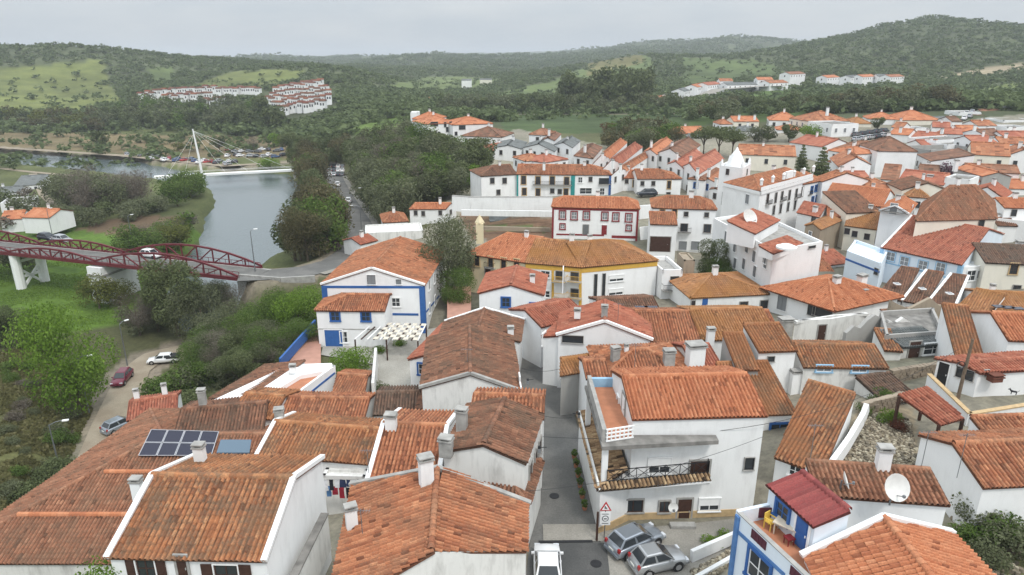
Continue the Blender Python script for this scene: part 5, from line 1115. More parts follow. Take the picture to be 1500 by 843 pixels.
for t in (0.14, 0.36):
    m = MB(); c = h11.D + dn * (DA.length * t) + nrm * 0.012 + Vector((0, 0, 0.36)); m.bar(c - dn * 0.55 - L, c + dn * 0.55 - L, 0.05, 0.5)
    for k in range(5): m.bar(c - dn * (0.5 - k * 0.25) + nrm * 0.03 + Vector((0, 0, -0.24)) - L, c - dn * (0.5 - k * 0.25) + nrm * 0.03 + Vector((0, 0, 0.24)) - L, 0.04)
    m.build('lattice_panel', mat_plain('maroon_lattice', (0.10, 0.03, 0.045), 0.7), h11.root)
m = MB(); c = h11.D.lerp(h11.C, 0.45) + Vector((0, -0.13, 0.45)); m.box(c - L, (1.2, 0.05, 0.6)); m.build('lattice_panel', MATS['maroon_lattice'], h11.root)
h11b = House('upper storey under a red ribbed sheet roof beside the yellow chair terrace', 8.9, (14.5, 27.3, 0), (16.3, 27.8, 0), [(15.3, 31.0, 0), (13.5, 30.6, 0)], 'sl', 'sheet', 'pale', slope=0.22, lod=3, h=2.1, win=[('l', 'B', 0.9, 0.9, [(1147, 750)])], doors=[('l', 'b', 0.85, 1.7, [(1175, 781)])])

# ================================================================== walls, steps, yards
def wall_thing(name, label, cat, pts, h, t, mat, cap=None, group=None):
    p0 = Vector(pts[0]); r_ = thing(name, label, cat, p0, 0, group)
    for i in range(len(pts) - 1):
        a, b = Vector(pts[i]) - p0, Vector(pts[i + 1]) - p0; m = MB(); m.bar(a + Vector((0, 0, h / 2)), b + Vector((0, 0, h / 2)), t, h); m.build('wall_panel', mat, r_)
        if cap: m = MB(); m.bar(a + Vector((0, 0, h + 0.06)), b + Vector((0, 0, h + 0.06)), t + 0.12, 0.1); m.build('coping', cap, r_)
    return r_
wall_thing('retaining_wall', 'long white retaining wall below the terrace houses', 'wall', [atd(663, 309, 142), atd(690, 311, 141), atd(735, 311, 140.5), atd(809, 311, 140)], 3.2, 0.5, Wm['white'], cement)
wall_thing('retaining_wall', 'lower white garden wall behind the red framed house', 'wall', [atd(676, 316, 137), atd(809, 318, 136)], 1.2, 0.4, Wm['white'])
wall_thing('retaining_wall', 'white wall below the parked dark car on the ledge', 'wall', [at(936, 324, -1.8), at(960, 322, -1.8)], 3.2, 0.4, Wm['clean'])
wall_thing('garden_wall', 'low white planted wall beside the silver cars', 'wall', [at(1012, 823, 0), at(1076, 795, 0.2)], 0.85, 0.25, Wm['white'])
wall_thing('kerb_wall', 'low white edging wall nearest the bottom right cobbles', 'wall', [at(1018, 850, 0), at(1085, 812, 0.2)], 0.25, 0.25, Wm['white'])
wall_thing('boundary_wall', 'cement capped wall slanting beside the foreground gable', 'wall', [Vector((-11.7, 25.5, 1.6)), Vector((-11.2, 34.4, 1.6))], 2.5, 0.35, Wm['grimy'], dark_cement)
wall_thing('garden_wall', 'curved white wall along the long dark-streaked roof', 'wall', [at(1210, 703, 3.4), at(1240, 660, 3.4), at(1262, 622, 3.6), at(1268, 606, 4.2)], 1.1, 0.35, Wm['white'])
wall_thing('parapet_wall', 'yellow rimmed parapet with lattice panels round the dog terrace', 'wall', [at(1357, 568, 3.6), at(1416, 628, 3.6), at(1510, 612, 3.6)], 1.2, 0.25, Wm['clean'], ochre_trim)
wall_thing('quay_wall', 'pale concrete parapet at the end of the red bridge', 'wall', [at(352, 412, -5.2), at(412, 417, -5.2), at(462, 414, -5.2)], 1.2, 0.4, cement)
wall_thing('quay_wall', 'white abutment wall below the bridge road', 'wall', [at(352, 432, -8.5), at(408, 440, -8.5)], 3.2, 0.6, Wm['white'])
wall_thing('courtyard_wall', 'white stained wall between courtyard and striped roofs', 'wall', [at(548, 590, -3.5), at(552, 535, -4.2)], 2.2, 0.3, Wm['grimy'])
wall_thing('ramp_wall', 'blue painted wall along the pink ramp', 'wall', [at(412, 540, -4.4), at(463, 482, -3.6)], 1.3, 0.25, blue_trim)
m = MB(); m.add([at(420, 535, -4.3), at(470, 535, -4.3), at(470, 482, -4.3), at(463, 478, -4.3)], [(0, 1, 2, 3)]); m.build('pink_ramp', pink_floor)['kind'] = 'structure'
m = MB(); m.add([at(1377, 600, 3.7), at(1413, 628, 3.7), at(1560, 606, 3.7), at(1520, 560, 3.7)], [(0, 1, 2, 3)]); m.build('terrace_paving', terracotta)['kind'] = 'structure'
m = MB(); m.add([at(655, 470, -2.0), at(690, 470, -2.0), at(690, 420, -2.2), at(655, 420, -2.2)], [(0, 1, 2, 3)]); m.build('side_lane', pink_floor)['kind'] = 'structure'
rub = mat_wall('rubble_stone', (0.27, 0.22, 0.165), 0.9, (0.15, 0.125, 0.10))
def rubble_wall(label, a, b, h, t=0.5):
    p0 = Vector(a); r_ = thing('rubble_wall', label, 'wall', p0); b = Vector(b) - p0; n = max(3, int(b.length / .45)); d = b.normalized(); k = 0
    for j in range(int(h / .32)):
        for i in range(n):
            if k >= 150: break
            k += 1; m = MB(); w = b.length / n; m.box(d * (w * (i + .5 + .5 * (j % 2) - .25)) + Vector((0, 0, .16 + .32 * j)) + Vector((-d.y, d.x, 0)) * random.uniform(-.05, .05), (w * random.uniform(.8, .97), t * random.uniform(.85, 1.1), .32 * random.uniform(.78, .95)), 0, math.atan2(d.y, d.x)); m.build('stone', rub, r_)
    m = MB(); m.bar(Vector((0, 0, h * .48)), b + Vector((0, 0, h * .48)), t * .7, h * .94); m.build('core', Wm['stone'], r_)
rubble_wall('rough brown stone wall below the white ruined cottage', at(1302, 566, 2.6), at(1384, 552, 2.6), 1.6)
rubble_wall('rough stone wall beside the long white row house', at(1298, 600, 2.4), at(1312, 556, 2.4), 1.2)
rubble_wall('rough stone wall in the yard behind the tiled pergola', at(1262, 606, 3.2), at(1322, 590, 3.2), 1.0)
shed1 = House('low shed with grey brown slab roof under the ruined cottage', 3.6, (1296, 590), (1346, 583), 3.4, 'sf', 'dark', 'grimy', slope=0.2, doors=[('f', 'd', .8, 1.5, [(1312, 598)])])
def ruined_wall(label, a, b, hs, t=.4, mat=None):
    p0 = Vector(a); r_ = thing('ruined_wall', label, 'wall', p0); b = Vector(b) - p0; n = len(hs)
    for i in range(n):
        q0, q1 = b * (i / n), b * ((i + 1) / n); d = b.normalized(); nn = Vector((-d.y, d.x, 0)) * t / 2; h0, h1 = hs[i], hs[(i + 1) % n] if i < n - 1 else hs[i] * .8; m = MB()
        m.prism([((q0 + nn).x, (q0 + nn).y), ((q0 - nn).x, (q0 - nn).y), ((q1 - nn).x, (q1 - nn).y), ((q1 + nn).x, (q1 + nn).y)], -1.0, [h0, h0, h1, h1]); m.build('wall_panel', mat or Wm['stone'], r_)
ruined_wall('broken grey wall rising at the left of the cement ruin', at(1236, 499, 1.8), at(1284, 488, 1.8), [.9, 1.5, 1.1, 1.9, 2.3], mat=Wm['cement'])
ruined_wall('jagged stone wall along the back of the cement ruin', at(1300, 462, 2.6), at(1385, 458, 2.6), [1.8, 1.2, .7, 1.3, 1.9, 1.0])
ruined_wall('stump of grey wall on the right of the cement ruin', at(1384, 500, 2.6), at(1392, 466, 2.6), [1.4, .8, 1.2], mat=Wm['cement'])
ruined_wall('low broken wall on the cement terrace of the ruin', at(1298, 480, 2.7), at(1340, 478, 2.7), [.9, .5, 1.1, .6], mat=Wm['grimy'])
# terraced garden under the retaining wall
sh_ = House('long low garden shed with blue grey sheet roof under the retaining wall', -2.6, (718, 324), (792, 322), 2.6, 'sf', 'slate', 'grimy', slope=.25, lod=2, h=2.2)
tw_ = thing('bell_turret', 'slim cream turret with a pointed cap beside the cream building', 'turret', at(703, 352, 1.0)); m = MB(); m.box((0, 0, 1.2), (1.2, 1.2, 3.4)); m.build('shaft', Wm['cream'], tw_); m = MB(); m.tube([(0, 0, 2.9), (0, 0, 3.1), (0, 0, 4.3)], [.8, .8, .06], 4); m.build('cap', Wm['cream'], tw_)
wall_thing('terrace_wall', 'low stone garden terrace wall behind the ochre roof', 'wall', [atd(694, 337, 131), atd(806, 340, 130)], .8, .4, Wm['stone'])
wall_thing('stair_wall', 'white stepped wall between red framed house and garage block', 'wall', [atd(937, 352, 121), atd(952, 350, 121)], 2.4, .3, Wm['white'])
for i, (lb, D, A, B, rk, rf) in enumerate([('grey industrial shed by the river road at the far left edge', 205, (-20, 284), (30, 281), 'slate', 'p'), ('white workshop with flat roof at the far left edge', 190, (0, 300), (46, 297), 'slate', 'flat'), ('low grey garage behind the white workshop on the left', 225, (20, 272), (62, 270), 'slate', 'sf')]): HD(lb, D, A, B, 9, rf, rk, 'clean', 'k', .2, h=4.5, rows=(-1.4,))
# pergola with red tiles
pg = thing('pergola', 'tiled pergola with brown posts beside the dog terrace', 'pergola', at(1376, 640, 3.4))
Q = [at(1376, 622, 5.2), at(1411, 612, 5.4), at(1357, 565, 6.2), at(1318, 579, 6.0)]
T = Tiles(); T.plane(Q[0], Q[1], Q[2], Q[3], 0, 0.1, 0, 0); T.finish(pg, pg.location, R['red'], 0)
for q_ in Q:
    m = MB(); m.bar(q_ - pg.location + Vector((0, 0, -0.1)), Vector((q_.x, q_.y, 3.2)) - pg.location, 0.18); m.build('post', brown_wood, pg)

# ================================================================== red truss bridge
br_red = mat_plain('bridge_red', (0.13, 0.022, 0.028), 0.55, var=0.15)
bA, bB = at(374, 401, -4.3), at(0, 361, -4.3); bd = (bB - bA).normalized(); bn = Vector((bd.y, -bd.x, 0)); 
if bn.y > 0: bn = -bn
bridge = thing('road_bridge', 'dark red arched truss road bridge on white piers over the river', 'bridge', bA)
HWB = 3.1; s0 = 0.0
deck = MB(); deck.bar(Vector((0, 0, -0.25)) - bd * 1, bd * 130 + Vector((0, 0, -0.25)), 2 * HWB, 0.4); deck.build('deck', cement, bridge)
deck = MB(); deck.bar(Vector((0, 0, -0.02)) - bd * 1, bd * 130 + Vector((0, 0, -0.02)), 4.9, 0.05); deck.build('road_surface', asphalt, bridge)
spans = [(1, 30.0, 2.5, 9), (31, 20.5, 1.3, 8), (51.5, 24, 1.7, 9), (75.5, 24, 1.7, 9), (99.5, 24, 1.7, 9)]
for st, ln, hg, n in spans:
    for sd_ in (-1, 1):
        off = bn * (HWB * sd_); pt = lambda i: bd * (st + ln * i / n) + off; ht = lambda i: 0.35 + hg * (1 - (2 * i / n - 1) ** 2)
        m = MB(); m.bar(pt(0) + Vector((0, 0, -0.1)), pt(n) + Vector((0, 0, -0.1)), 0.4, 0.6); m.build('bottom_chord', br_red, bridge)
        for i in range(n):
            m = MB(); m.bar(pt(i) + Vector((0, 0, ht(i))), pt(i + 1) + Vector((0, 0, ht(i + 1))), 0.27, 0.3); m.build('top_chord', br_red, bridge)
            if i: m = MB(); m.bar(pt(i), pt(i) + Vector((0, 0, ht(i))), 0.2); m.build('vertical', br_red, bridge)
            a, b = (i, i + 1) if i < n / 2 else (i + 1, i)
            if 0 < i < n - 1: m = MB(); m.bar(pt(a) + Vector((0, 0, ht(a))), pt(b), 0.18); m.build('diagonal', br_red, bridge)
        m = MB(); m.bar(pt(0) + Vector((0, 0, 1.0)) - bn * 0.3 * sd_, pt(n) + Vector((0, 0, 1.0)) - bn * 0.3 * sd_, 0.08)
        for i in range(int(ln / 1.2)): q_ = pt(0) + bd * (i * 1.2) - bn * 0.3 * sd_; m.bar(q_, q_ + Vector((0, 0, 1.0)), 0.06)
        m.build('handrail', br_red, bridge)
for st in (51.5, 75.5, 99.5):
    for sd_ in (-1, 1):
        p = bd * st + bn * (2.4 * sd_); m = MB(); m.tube([p + Vector((0, 0, -10)), p + Vector((0, 0, -0.5))], 0.85, 10); m.build('pier_column', white_trim, bridge)
    for a, b in (((-1, -7.5), (1, -3)), ((1, -7.5), (-1, -3)), ((-1, -2), (1, -2)), ((-1, -5), (1, -5))):
        m = MB(); m.bar(bd * st + bn * 2.4 * a[0] + Vector((0, 0, a[1])), bd * st + bn * 2.4 * b[0] + Vector((0, 0, b[1])), 0.4); m.build('brace', white_trim, bridge)
m = MB(); m.box(bd * 31 + Vector((0, 0, -5.8)), (3.2, 7.6, 10.2), 0, math.atan2(bd.y, bd.x)); m.build('pier', Wm['white'], bridge)
m = MB(); m.box(bd * 31 + Vector((0, 0, -2.2)), (3.5, 7.9, 0.35), 0, math.atan2(bd.y, bd.x)); m.build('pier_ledge', cement, bridge)

# cable stayed footbridge
fb0, fb1 = at(262, 258, -10.3), at(440, 249, -10.3); fm_ = at(297, 258, -10.3); fd = (fb1 - fb0).normalized()
fbr = thing('footbridge', 'slim white cable stayed footbridge with one leaning mast', 'bridge', fm_)
m = MB(); m.bar(fb0 - fm_ - fd * 8, fb1 - fm_, 2.6, 0.7); m.build('deck', white_trim, fbr)
tip = Vector((-1.4, 0.5, 16.5)); m = MB(); m.tube([(0, 0, -4), (-0.5, 0.2, 6), tip], [0.45, 0.42, 0.22], 8); m.build('mast', white_trim, fbr)
for t in (8, 16, 24, 32, -6, -12):
    m = MB(); m.tube([tip * (0.96 if t > 0 else 0.9), fd * t + Vector((0, 0, 0.3))], 0.035, 4); m.build('cable', white_trim, fbr)
for t in (-8, 32):
    m = MB(); m.box(fd * t + Vector((0, 0, -1.9)), (1.2, 2.2, 3.4)); m.build('abutment', cement, fbr)
for sd_ in (-1, 1):
    m = MB(); o = Vector((-fd.y, fd.x, 0)) * 1.25 * sd_; m.bar(fb0 - fm_ + o + Vector((0, 0, 1.3)), fb1 - fm_ + o + Vector((0, 0, 1.3)), 0.08); m.build('handrail', white_trim, fbr)

m = MB(); m.prism([(p.x - h4b.loc.x, p.y - h4b.loc.y) for p in [at(309, 590, -0.9), at(362, 600, -0.9), at(440, 552, -0.9), at(490, 543, -0.9), at(486, 534, -0.9), at(425, 536, -0.9)]], -2.0 - h4b.loc.z, -0.75 - h4b.loc.z); m.build('broad_parapet', Wm['clean'], h4b.root)
for y in (703, 760):
    T = Tiles(); a_, b_ = [Vector((x, h2.A.y + (h2.D.y - h2.A.y) * {703: .33, 760: .16}[y], h2.ze)) for x in ({703: -31.5, 760: -36}[y], -17)]
    for v in (a_, b_): v.z = h2.ze + (v.y - h2.A.y) * .33 + .12
    T.cap(a_, b_, .16); place('ridge_cap', raw_mesh('ridge_cap', np.array(T.cV) - np.array(h2.loc), np.array(T.cF), R['fresh'], T.cT), h2.roof)

# ================================================================== vegetation
def mat_leaf(name, c0, c1, c2):
    m = NT(name); a = m.attr('tone'); m.color(m.ramp(a.outputs['Fac'], [(0.0, c0), (0.5, c1), (1.0, c2)])); m.rough(0.8); m.b.inputs['Specular IOR Level'].default_value = 0.15
    tr = m.n('ShaderNodeBsdfTranslucent'); m.l(m.ramp(a.outputs['Fac'], [(0.0, c0), (1.0, c2)]), tr.inputs[0]); mx = m.n('ShaderNodeMixShader'); mx.inputs[0].default_value = 0.35
    m.l(m.b.outputs[0], mx.inputs[1]); m.l(tr.outputs[0], mx.inputs[2]); m.l(mx.outputs[0], m.out.inputs[0]); MATS[name] = m.m; return m.m
LEAF = {'bright': mat_leaf('leaf_spring', (0.075, 0.135, 0.014), (0.13, 0.225, 0.026), (0.20, 0.30, 0.055)),
        'green': mat_leaf('leaf_green', (0.055, 0.095, 0.02), (0.095, 0.15, 0.032), (0.145, 0.20, 0.055)),
        'dark': mat_leaf('leaf_dark', (0.066, 0.084, 0.036), (0.11, 0.134, 0.054), (0.16, 0.186, 0.088)),
        'olive': mat_leaf('leaf_olive', (0.08, 0.092, 0.045), (0.13, 0.145, 0.075), (0.18, 0.195, 0.115)),
        'yellow': mat_leaf('leaf_yellow_green', (0.07, 0.08, 0.02), (0.12, 0.135, 0.032), (0.18, 0.19, 0.055)),
        'bare': mat_leaf('twigs', (0.10, 0.082, 0.062), (0.17, 0.145, 0.115), (0.25, 0.22, 0.18)),
        'rust': mat_leaf('leaf_rusty', (0.062, 0.06, 0.03), (0.105, 0.096, 0.046), (0.155, 0.135, 0.07)),
        'purple': mat_leaf('leaf_purple', (0.07, 0.035, 0.05), (0.12, 0.065, 0.085), (0.18, 0.11, 0.13)),
        'red': mat_leaf('leaf_reddish', (0.08, 0.03, 0.02), (0.13, 0.05, 0.03), (0.18, 0.09, 0.05))}
def leaf_cloud(n, lobes, size, seed, flat=0.0, hollow=0.55, thin=1.0):
    """n leaf sprays spread through a cluster of lobes (x, y, z, rx, ry, rz)"""
    r = np.random.default_rng(seed); Lb = np.array(lobes, float); w = Lb[:, 3] * Lb[:, 4] + Lb[:, 3] * Lb[:, 5]; k = r.choice(len(Lb), n, p=w / w.sum())
    d = r.normal(size=(n, 3)); d /= np.linalg.norm(d, axis=1)[:, None]; rad = hollow + (1.06 - hollow) * r.random(n) ** 0.6
    P = Lb[k, :3] + d * Lb[k, 3:6] * rad[:, None]
    nn = d + r.normal(size=(n, 3)) * 0.7; nn[:, 2] += 0.25; nn /= np.linalg.norm(nn, axis=1)[:, None]
    u = np.cross(nn, r.normal(size=(n, 3))); u /= np.linalg.norm(u, axis=1)[:, None]; v = np.cross(nn, u)
    s = size * r.uniform(0.55, 1.35, n)[:, None]; a = u * s; b = v * s * r.uniform(0.45, 0.8, n)[:, None] * thin
    V = np.stack([P - a - b * .3, P + b, P + a + b * .2, P - b * .9], 1).reshape(-1, 3); F = np.arange(4 * n).reshape(-1, 4)
    T = np.clip(r.normal(0.5, 0.2, n) + r.normal(0, 0.17, len(Lb))[k], 0, 1); return V, F, T
def blob(n, cx, cz, rx, rz, seed, jitter=0.35, rl=0.42):
    r = random.Random(seed); out = []
    for i in range(n):
        a = 2 * math.pi * i / n * 2.4 + r.uniform(-.5, .5); t = r.uniform(-0.85, 0.95); q_ = math.sqrt(max(0.05, 1 - t * t)) * rx * r.uniform(0.5, 0.78); s = rl * r.uniform(0.7, 1.25)
        out.append((cx + q_ * math.cos(a), q_ * math.sin(a), cz + t * rz * 0.7, rx * s, rx * s, rz * s * r.uniform(0.75, 1.05)))
    return out
def tree_form(kind, seed):
    r = random.Random(seed)
    if kind in ('bright', 'green', 'yellow', 'olive', 'rust', 'purple', 'red'): return blob(15, 0, 0.53, 0.45, 0.45, seed, rl=0.47), 0.22
    if kind == 'dark': return blob(11, 0, 0.58, 0.36, 0.42, seed), 0.26
    if kind == 'bare': return blob(9, 0, 0.62, 0.40, 0.36, seed, rl=0.5), 0.35
    if kind == 'tall': return [(r.uniform(-.07, .07), r.uniform(-.07, .07), 0.2 + 0.09 * i, 0.17 * math.sin(math.pi * (i + 1.5) / 11) + .05, 0.17 * math.sin(math.pi * (i + 1.5) / 11) + .05, 0.10) for i in range(9)], 0.2
    if kind == 'conifer': return [(r.uniform(-.03, .03), r.uniform(-.03, .03), 0.14 + 0.085 * i, 0.27 * (1 - i / 10.2) + .02, 0.27 * (1 - i / 10.2) + .02, 0.035) for i in range(10)], 0.15
    if kind == 'pine': return [(r.uniform(-.3, .3), r.uniform(-.3, .3), 0.76 + r.uniform(-.06, .08), 0.24, 0.24, 0.12) for i in range(9)], 0.5
    if kind == 'bush': return [(r.uniform(-.32, .32), r.uniform(-.32, .32), r.uniform(0.3, 0.6), r.uniform(.22, .4), r.uniform(.22, .4), r.uniform(.22, .38)) for i in range(7)], 0.15
TKIND = {'bright': ('bright', 'bright'), 'green': ('green', 'green'), 'yellow': ('yellow', 'yellow'), 'olive': ('olive', 'olive'), 'rust': ('rust', 'rust'), 'dark': ('dark', 'dark'), 'bare': ('bare', 'bare'), 'tall': ('tall', 'dark'), 'conifer': ('conifer', 'dark'),
         'pine': ('pine', 'dark'), 'bush': ('bush', 'green'), 'olive_bush': ('bush', 'olive'), 'bright_bush': ('bush', 'bright'), 'dark_bush': ('bush', 'dark'), 'purple_bush': ('bush', 'purple'), 'red_bush': ('bush', 'red'), 'poplar': ('tall', 'bare'), 'dry_bush': ('bush', 'bare')}
TM = {}
def tree_mesh(kind, var, lod):
    key = (kind, var, lod)
    if key in TM: return TM[key]
    form, mt_ = TKIND[kind]; lobes, ct = tree_form(form, var * 17 + 5)
    n, sz = {0: (13000, 0.0125), 1: (2800, 0.026), 2: (700, 0.048)}[lod]
    if form == 'bush': n = int(n * 0.6); sz *= 1.5
    if form == 'bare': sz *= 1.5; n = int(n * 0.5)
    V, F, T = leaf_cloud(n, lobes, sz, var * 31 + lod, hollow=0.25 if form == 'bare' else 0.6, thin=0.22 if form == 'bare' else 1.0)
    cr = raw_mesh('crown', V, F, LEAF[mt_], T)
    tk = MB(); r = random.Random(var + 3); top = min(0.8, ct + 0.35); sk = 6 if lod < 2 else 4
    tk.tube([(0, 0, -0.04), (0.006, 0.004, ct * 0.5), (r.uniform(-.02, .02), r.uniform(-.02, .02), ct), (r.uniform(-.03, .03), r.uniform(-.03, .03), top)], [0.028, 0.021, 0.017, 0.006], sk)
    if form not in ('tall', 'conifer'):
        for i in range(7 if lod < 2 else 3):
            l = lobes[i % len(lobes)]; tk.tube([(0, 0, ct * r.uniform(.6, 1)), (l[0] * .5, l[1] * .5, (ct + l[2]) / 2), (l[0], l[1], l[2])], [0.013, 0.009, 0.004], 4)
    TM[key] = (cr, tk.mesh('trunk', bark)); return TM[key]
def tree(kind, p, h, label, group=None, lod=None, wide=1.0, name='tree', cat=None):
    D = math.hypot(p.x, p.y); lod = lod if lod is not None else (0 if D < 130 and h > 4 else 1 if D < 320 else 2)
    cr, tk = tree_mesh(kind, random.randrange(3), lod); cat = cat or ('bush' if 'bush' in kind else 'tree')
    r_ = thing('shrub' if cat == 'bush' else name, label, cat, (p.x, p.y, p.z - 0.1), random.uniform(0, 6.28), group); r_.scale = (h * wide, h * wide, h)
    place('crown', cr, r_); place('trunk', tk, r_); return r_
LATER = []
def T_(kind, px, py, h, label, wide=1.0, D=None):
    p = ground(px, py) if D is None else atd(px, py, D)
    if D is not None: p.z = gz(p.x, p.y)
    return tree(kind, p, h, label, None, None, wide)
T_('bright', 118, 600, 15, 'large bright spring green tree beside the dirt road on the left', 0.74)
T_('dark', 262, 492, 13.5, 'tall dark evergreen standing in front of the red bridge', 0.95)
T_('olive', 300, 500, 10, 'loose grey green tree right of the dark evergreen by the bridge', .9)
T_('yellow', 146, 452, 6.5, 'yellowish green tree under the middle of the red bridge', 1.1)
T_('yellow', 176, 448, 5, 'smaller yellow olive tree beside the bridge pier', 1.1)
T_('dark', 28, 512, 7, 'dark round tree at the meadow edge, far left', 1.2)
T_('dark', 55, 508, 5.5, 'smaller dark tree at the meadow edge on the left', 1.2)
T_('olive', 5, 505, 5.5, 'grey green tree touching the left edge of the meadow', 1.2)
T_('bare', 205, 492, 7.5, 'leafless grey thicket tree beside the river road', 1.1)
T_('bare', 232, 486, 8, 'leafless brown tree between road and bridge', 1.1)
T_('olive', 322, 470, 8, 'pale willow-like tree right of the bridge evergreen', .9)
T_('bare', 345, 470, 7, 'pale leafless tree near the bridge abutment', .9)
T_('green', 400, 500, 8, 'green tree high on the slope below the annex', 1.0)
T_('bright', 440, 490, 7.5, 'fresh green tree next to the blue ramp wall', 1.1)
T_('bright', 415, 478, 6, 'fresh green tree top just left of the white annex', 1.1)
T_('green', 372, 520, 7.5, 'mid green tree in the slope thicket', 1.0)
T_('olive', 340, 515, 8, 'olive toned tree in the slope thicket above the road', 1.0)
T_('olive', 312, 545, 6, 'olive toned tree beside the pickup on the road', 1.1)
T_('dark', 355, 545, 6.5, 'dark tree in the slope thicket behind the parapet house', 1.1)
T_('green', 390, 545, 6, 'green tree just above the white parapet house', 1.0)
T_('green', 425, 530, 5.5, 'green tree squeezed against the blue ramp wall', 1.0)
T_('bush', 232, 590, 3.8, 'green bush beside the maroon car', 1.2)
T_('bush', 262, 580, 4, 'green bush behind the twin chimney roof', 1.2)
T_('olive_bush', 290, 568, 3.8, 'olive bush above the twin chimney roof', 1.2)
T_('dark_bush', 275, 608, 3.6, 'dark bush touching the small red roof', 1.2)
T_('bright_bush', 508, 560, 4.6, 'bright green spreading courtyard tree before the blue door', 1.05)
T_('dark_bush', 560, 582, 2.2, 'dark rounded shrub in the courtyard corner', 1.1)
T_('bright_bush', 588, 508, 1.2, 'low green planter shrub under the pergola', 1.3)
T_('bright_bush', 556, 518, 1.2, 'low green shrub at the pergola foot', 1.2)
T_('olive', 655, 432, 12.5, 'tall grey olive tree between the blue banded house and cream building', 0.82)
T_('green', 672, 452, 6.0, 'rounded green tree in the lane beside the blue gabled house', 1.0)
T_('dark', 1042, 415, 7.2, 'dark garden tree in front of the tall white building', 1.05)
T_('green', 1050, 420, 4.5, 'green lower tree beside the dark garden tree', 1.1)
T_('pine', 1030, 228, 9, 'umbrella pine left in the grove behind the white gables', 1.0); T_('pine', 1052, 230, 9.5, 'umbrella pine middle of the grove behind the white gables', 1.1); T_('pine', 1072, 232, 8.5, 'umbrella pine right end of the grove beside the ivory hall', 1.0)
T_('conifer', 1172, 262, 9.5, 'dark conifer on the left before the ivory hall', .8); T_('conifer', 1198, 276, 11, 'dark layered conifer right behind the town hall', .95)
T_('bright', 1186, 212, 6.5, 'fresh green tree between hall and hillside houses', 1.2); T_('olive', 1105, 208, 5.5, 'olive tree in the row above the ivory hall, left', 1.3); T_('dark', 1125, 208, 5.5, 'dark tree in the row above the ivory hall, middle', 1.3); T_('dark', 1155, 208, 6, 'dark tree in the row above the ivory hall, right', 1.3); T_('rust', 988, 210, 5.5, 'reddish brown tree beside the bright orange shed', 1.2)
T_('purple_bush', 1382, 268, 6, 'purple flowering tree beside the ruin', 1.0); T_('dark', 1285, 192, 5, 'dark tree by the car park below the orange hip roof', 1.2)
T_('purple_bush', 490, 366, 3.5, 'purple flowering bush above the bridge road bend', 1.1)
T_('dark', 150, 222, 11, 'big solitary dark tree on the far river bank', 1.0)
T_('dark', 322, 222, 8, 'rounded dark tree behind the footbridge mast', 1.2); T_('bare', 372, 222, 7.5, 'leafless tree beside the riverside car park', 1.2); T_('bright', 405, 215, 7, 'light green tree at the car park corner', 1.1); T_('bright_bush', 396, 246, 5, 'wide green bush at the end of the footbridge', 1.5); T_('yellow', 262, 224, 5, 'yellow green tree by the parked cars on the far bank', 1.2)
T_('tall', 388, 180, 17, 'tall dark cypress-like tree below the hillside estate', 1.0)
T_('red_bush', 890, 195, 5, 'reddish creeper heap by the brick ruin behind the town', 1.3)
# ivy bank, garden plants
for i, (px, py, h) in enumerate([(1432, 768, 2.4), (1455, 790, 2.2), (1478, 815, 2.4), (1425, 800, 1.8), (1450, 830, 2.0)]):
    T_('bush' if i % 2 else 'olive_bush', px, py, h, ['ivy clump at the top of the bank under the gabled house', 'ivy clump in the middle of the bank', 'ivy clump low on the bank at the right edge', 'thin scrub left on the ivy bank', 'scrub at the bottom of the ivy bank'][i], 1.1)
for i, (px, py, h, k) in enumerate([(1262, 606, 1.3, 'bush'), (1300, 618, 1.5, 'bright_bush'), (1318, 632, 1.2, 'red_bush'), (1290, 588, 1.6, 'bush'), (1278, 596, 1.2, 'dark_bush')]):
    T_(k, px, py, h, ['green plant at the curved wall end', 'leafy green plant beside the tiled pergola', 'reddish potted plants beside the pergola post', 'plants in the narrow yard above the cobbled court', 'dark plant in the corner of the cobbled court'][i])
for px in (1046, 1062): T_('bright_bush', px, 802 - (px - 1046) * .4, 0.9, 'green plant in the white planter, %s' % ('left' if px == 1046 else 'right'), 1.5)
tree('bright_bush', atd(112, 900, 28.5) * 1.0, 1, 'x') if False else None
p = Vector((-21.5, 27.5, gz(-21.5, 27.5))); tree('bright', p, 8.6, 'yellow green treetop at the bottom left beside the nearest gable', wide=0.75)
# scattered groups
def scatter(poly, n, kinds, h0, h1, label, group, sep=10.0, wide=1.0, D=None):
    xs = [q_[0] for q_ in poly]; ys = [q_[1] for q_ in poly]; got = []; tries = 0
    while len(got) < n and tries < n * 60:
        tries += 1; px, py = random.uniform(min(xs), max(xs)), random.uniform(min(ys), max(ys))
        if not inside(np.array(px), np.array(py), poly): continue
        p = ground(px, py); f = p.y / 1000.0
        if any((p - q_).length < sep * f * 1.0 for q_ in got): continue
        got.append(p); k = random.choice(kinds); h = random.uniform(h0, h1)
        LATER.append((h / p.length, k, p, h, label[k] if isinstance(label, dict) else label, group, wide))
WS = {'dark': 'dark evergreen oak on the wooded slope below the manor', 'olive': 'grey green olive tree on the wooded slope below the manor', 'green': 'mid green tree on the wooded slope below the manor', 'yellow': 'yellowish tree on the wooded slope below the manor', 'bare': 'leafless grey tree on the wooded slope below the manor'}
scatter([(515, 240), (540, 216), (600, 210), (640, 226), (680, 238), (712, 248), (700, 275), (665, 292), (610, 302), (575, 335), (560, 330), (535, 285)], 95, ['dark', 'olive', 'olive', 'dark', 'green', 'bare', 'dark'], 7, 10.5, WS, 'trees on the wooded slope below the manor', 15, 1.15)
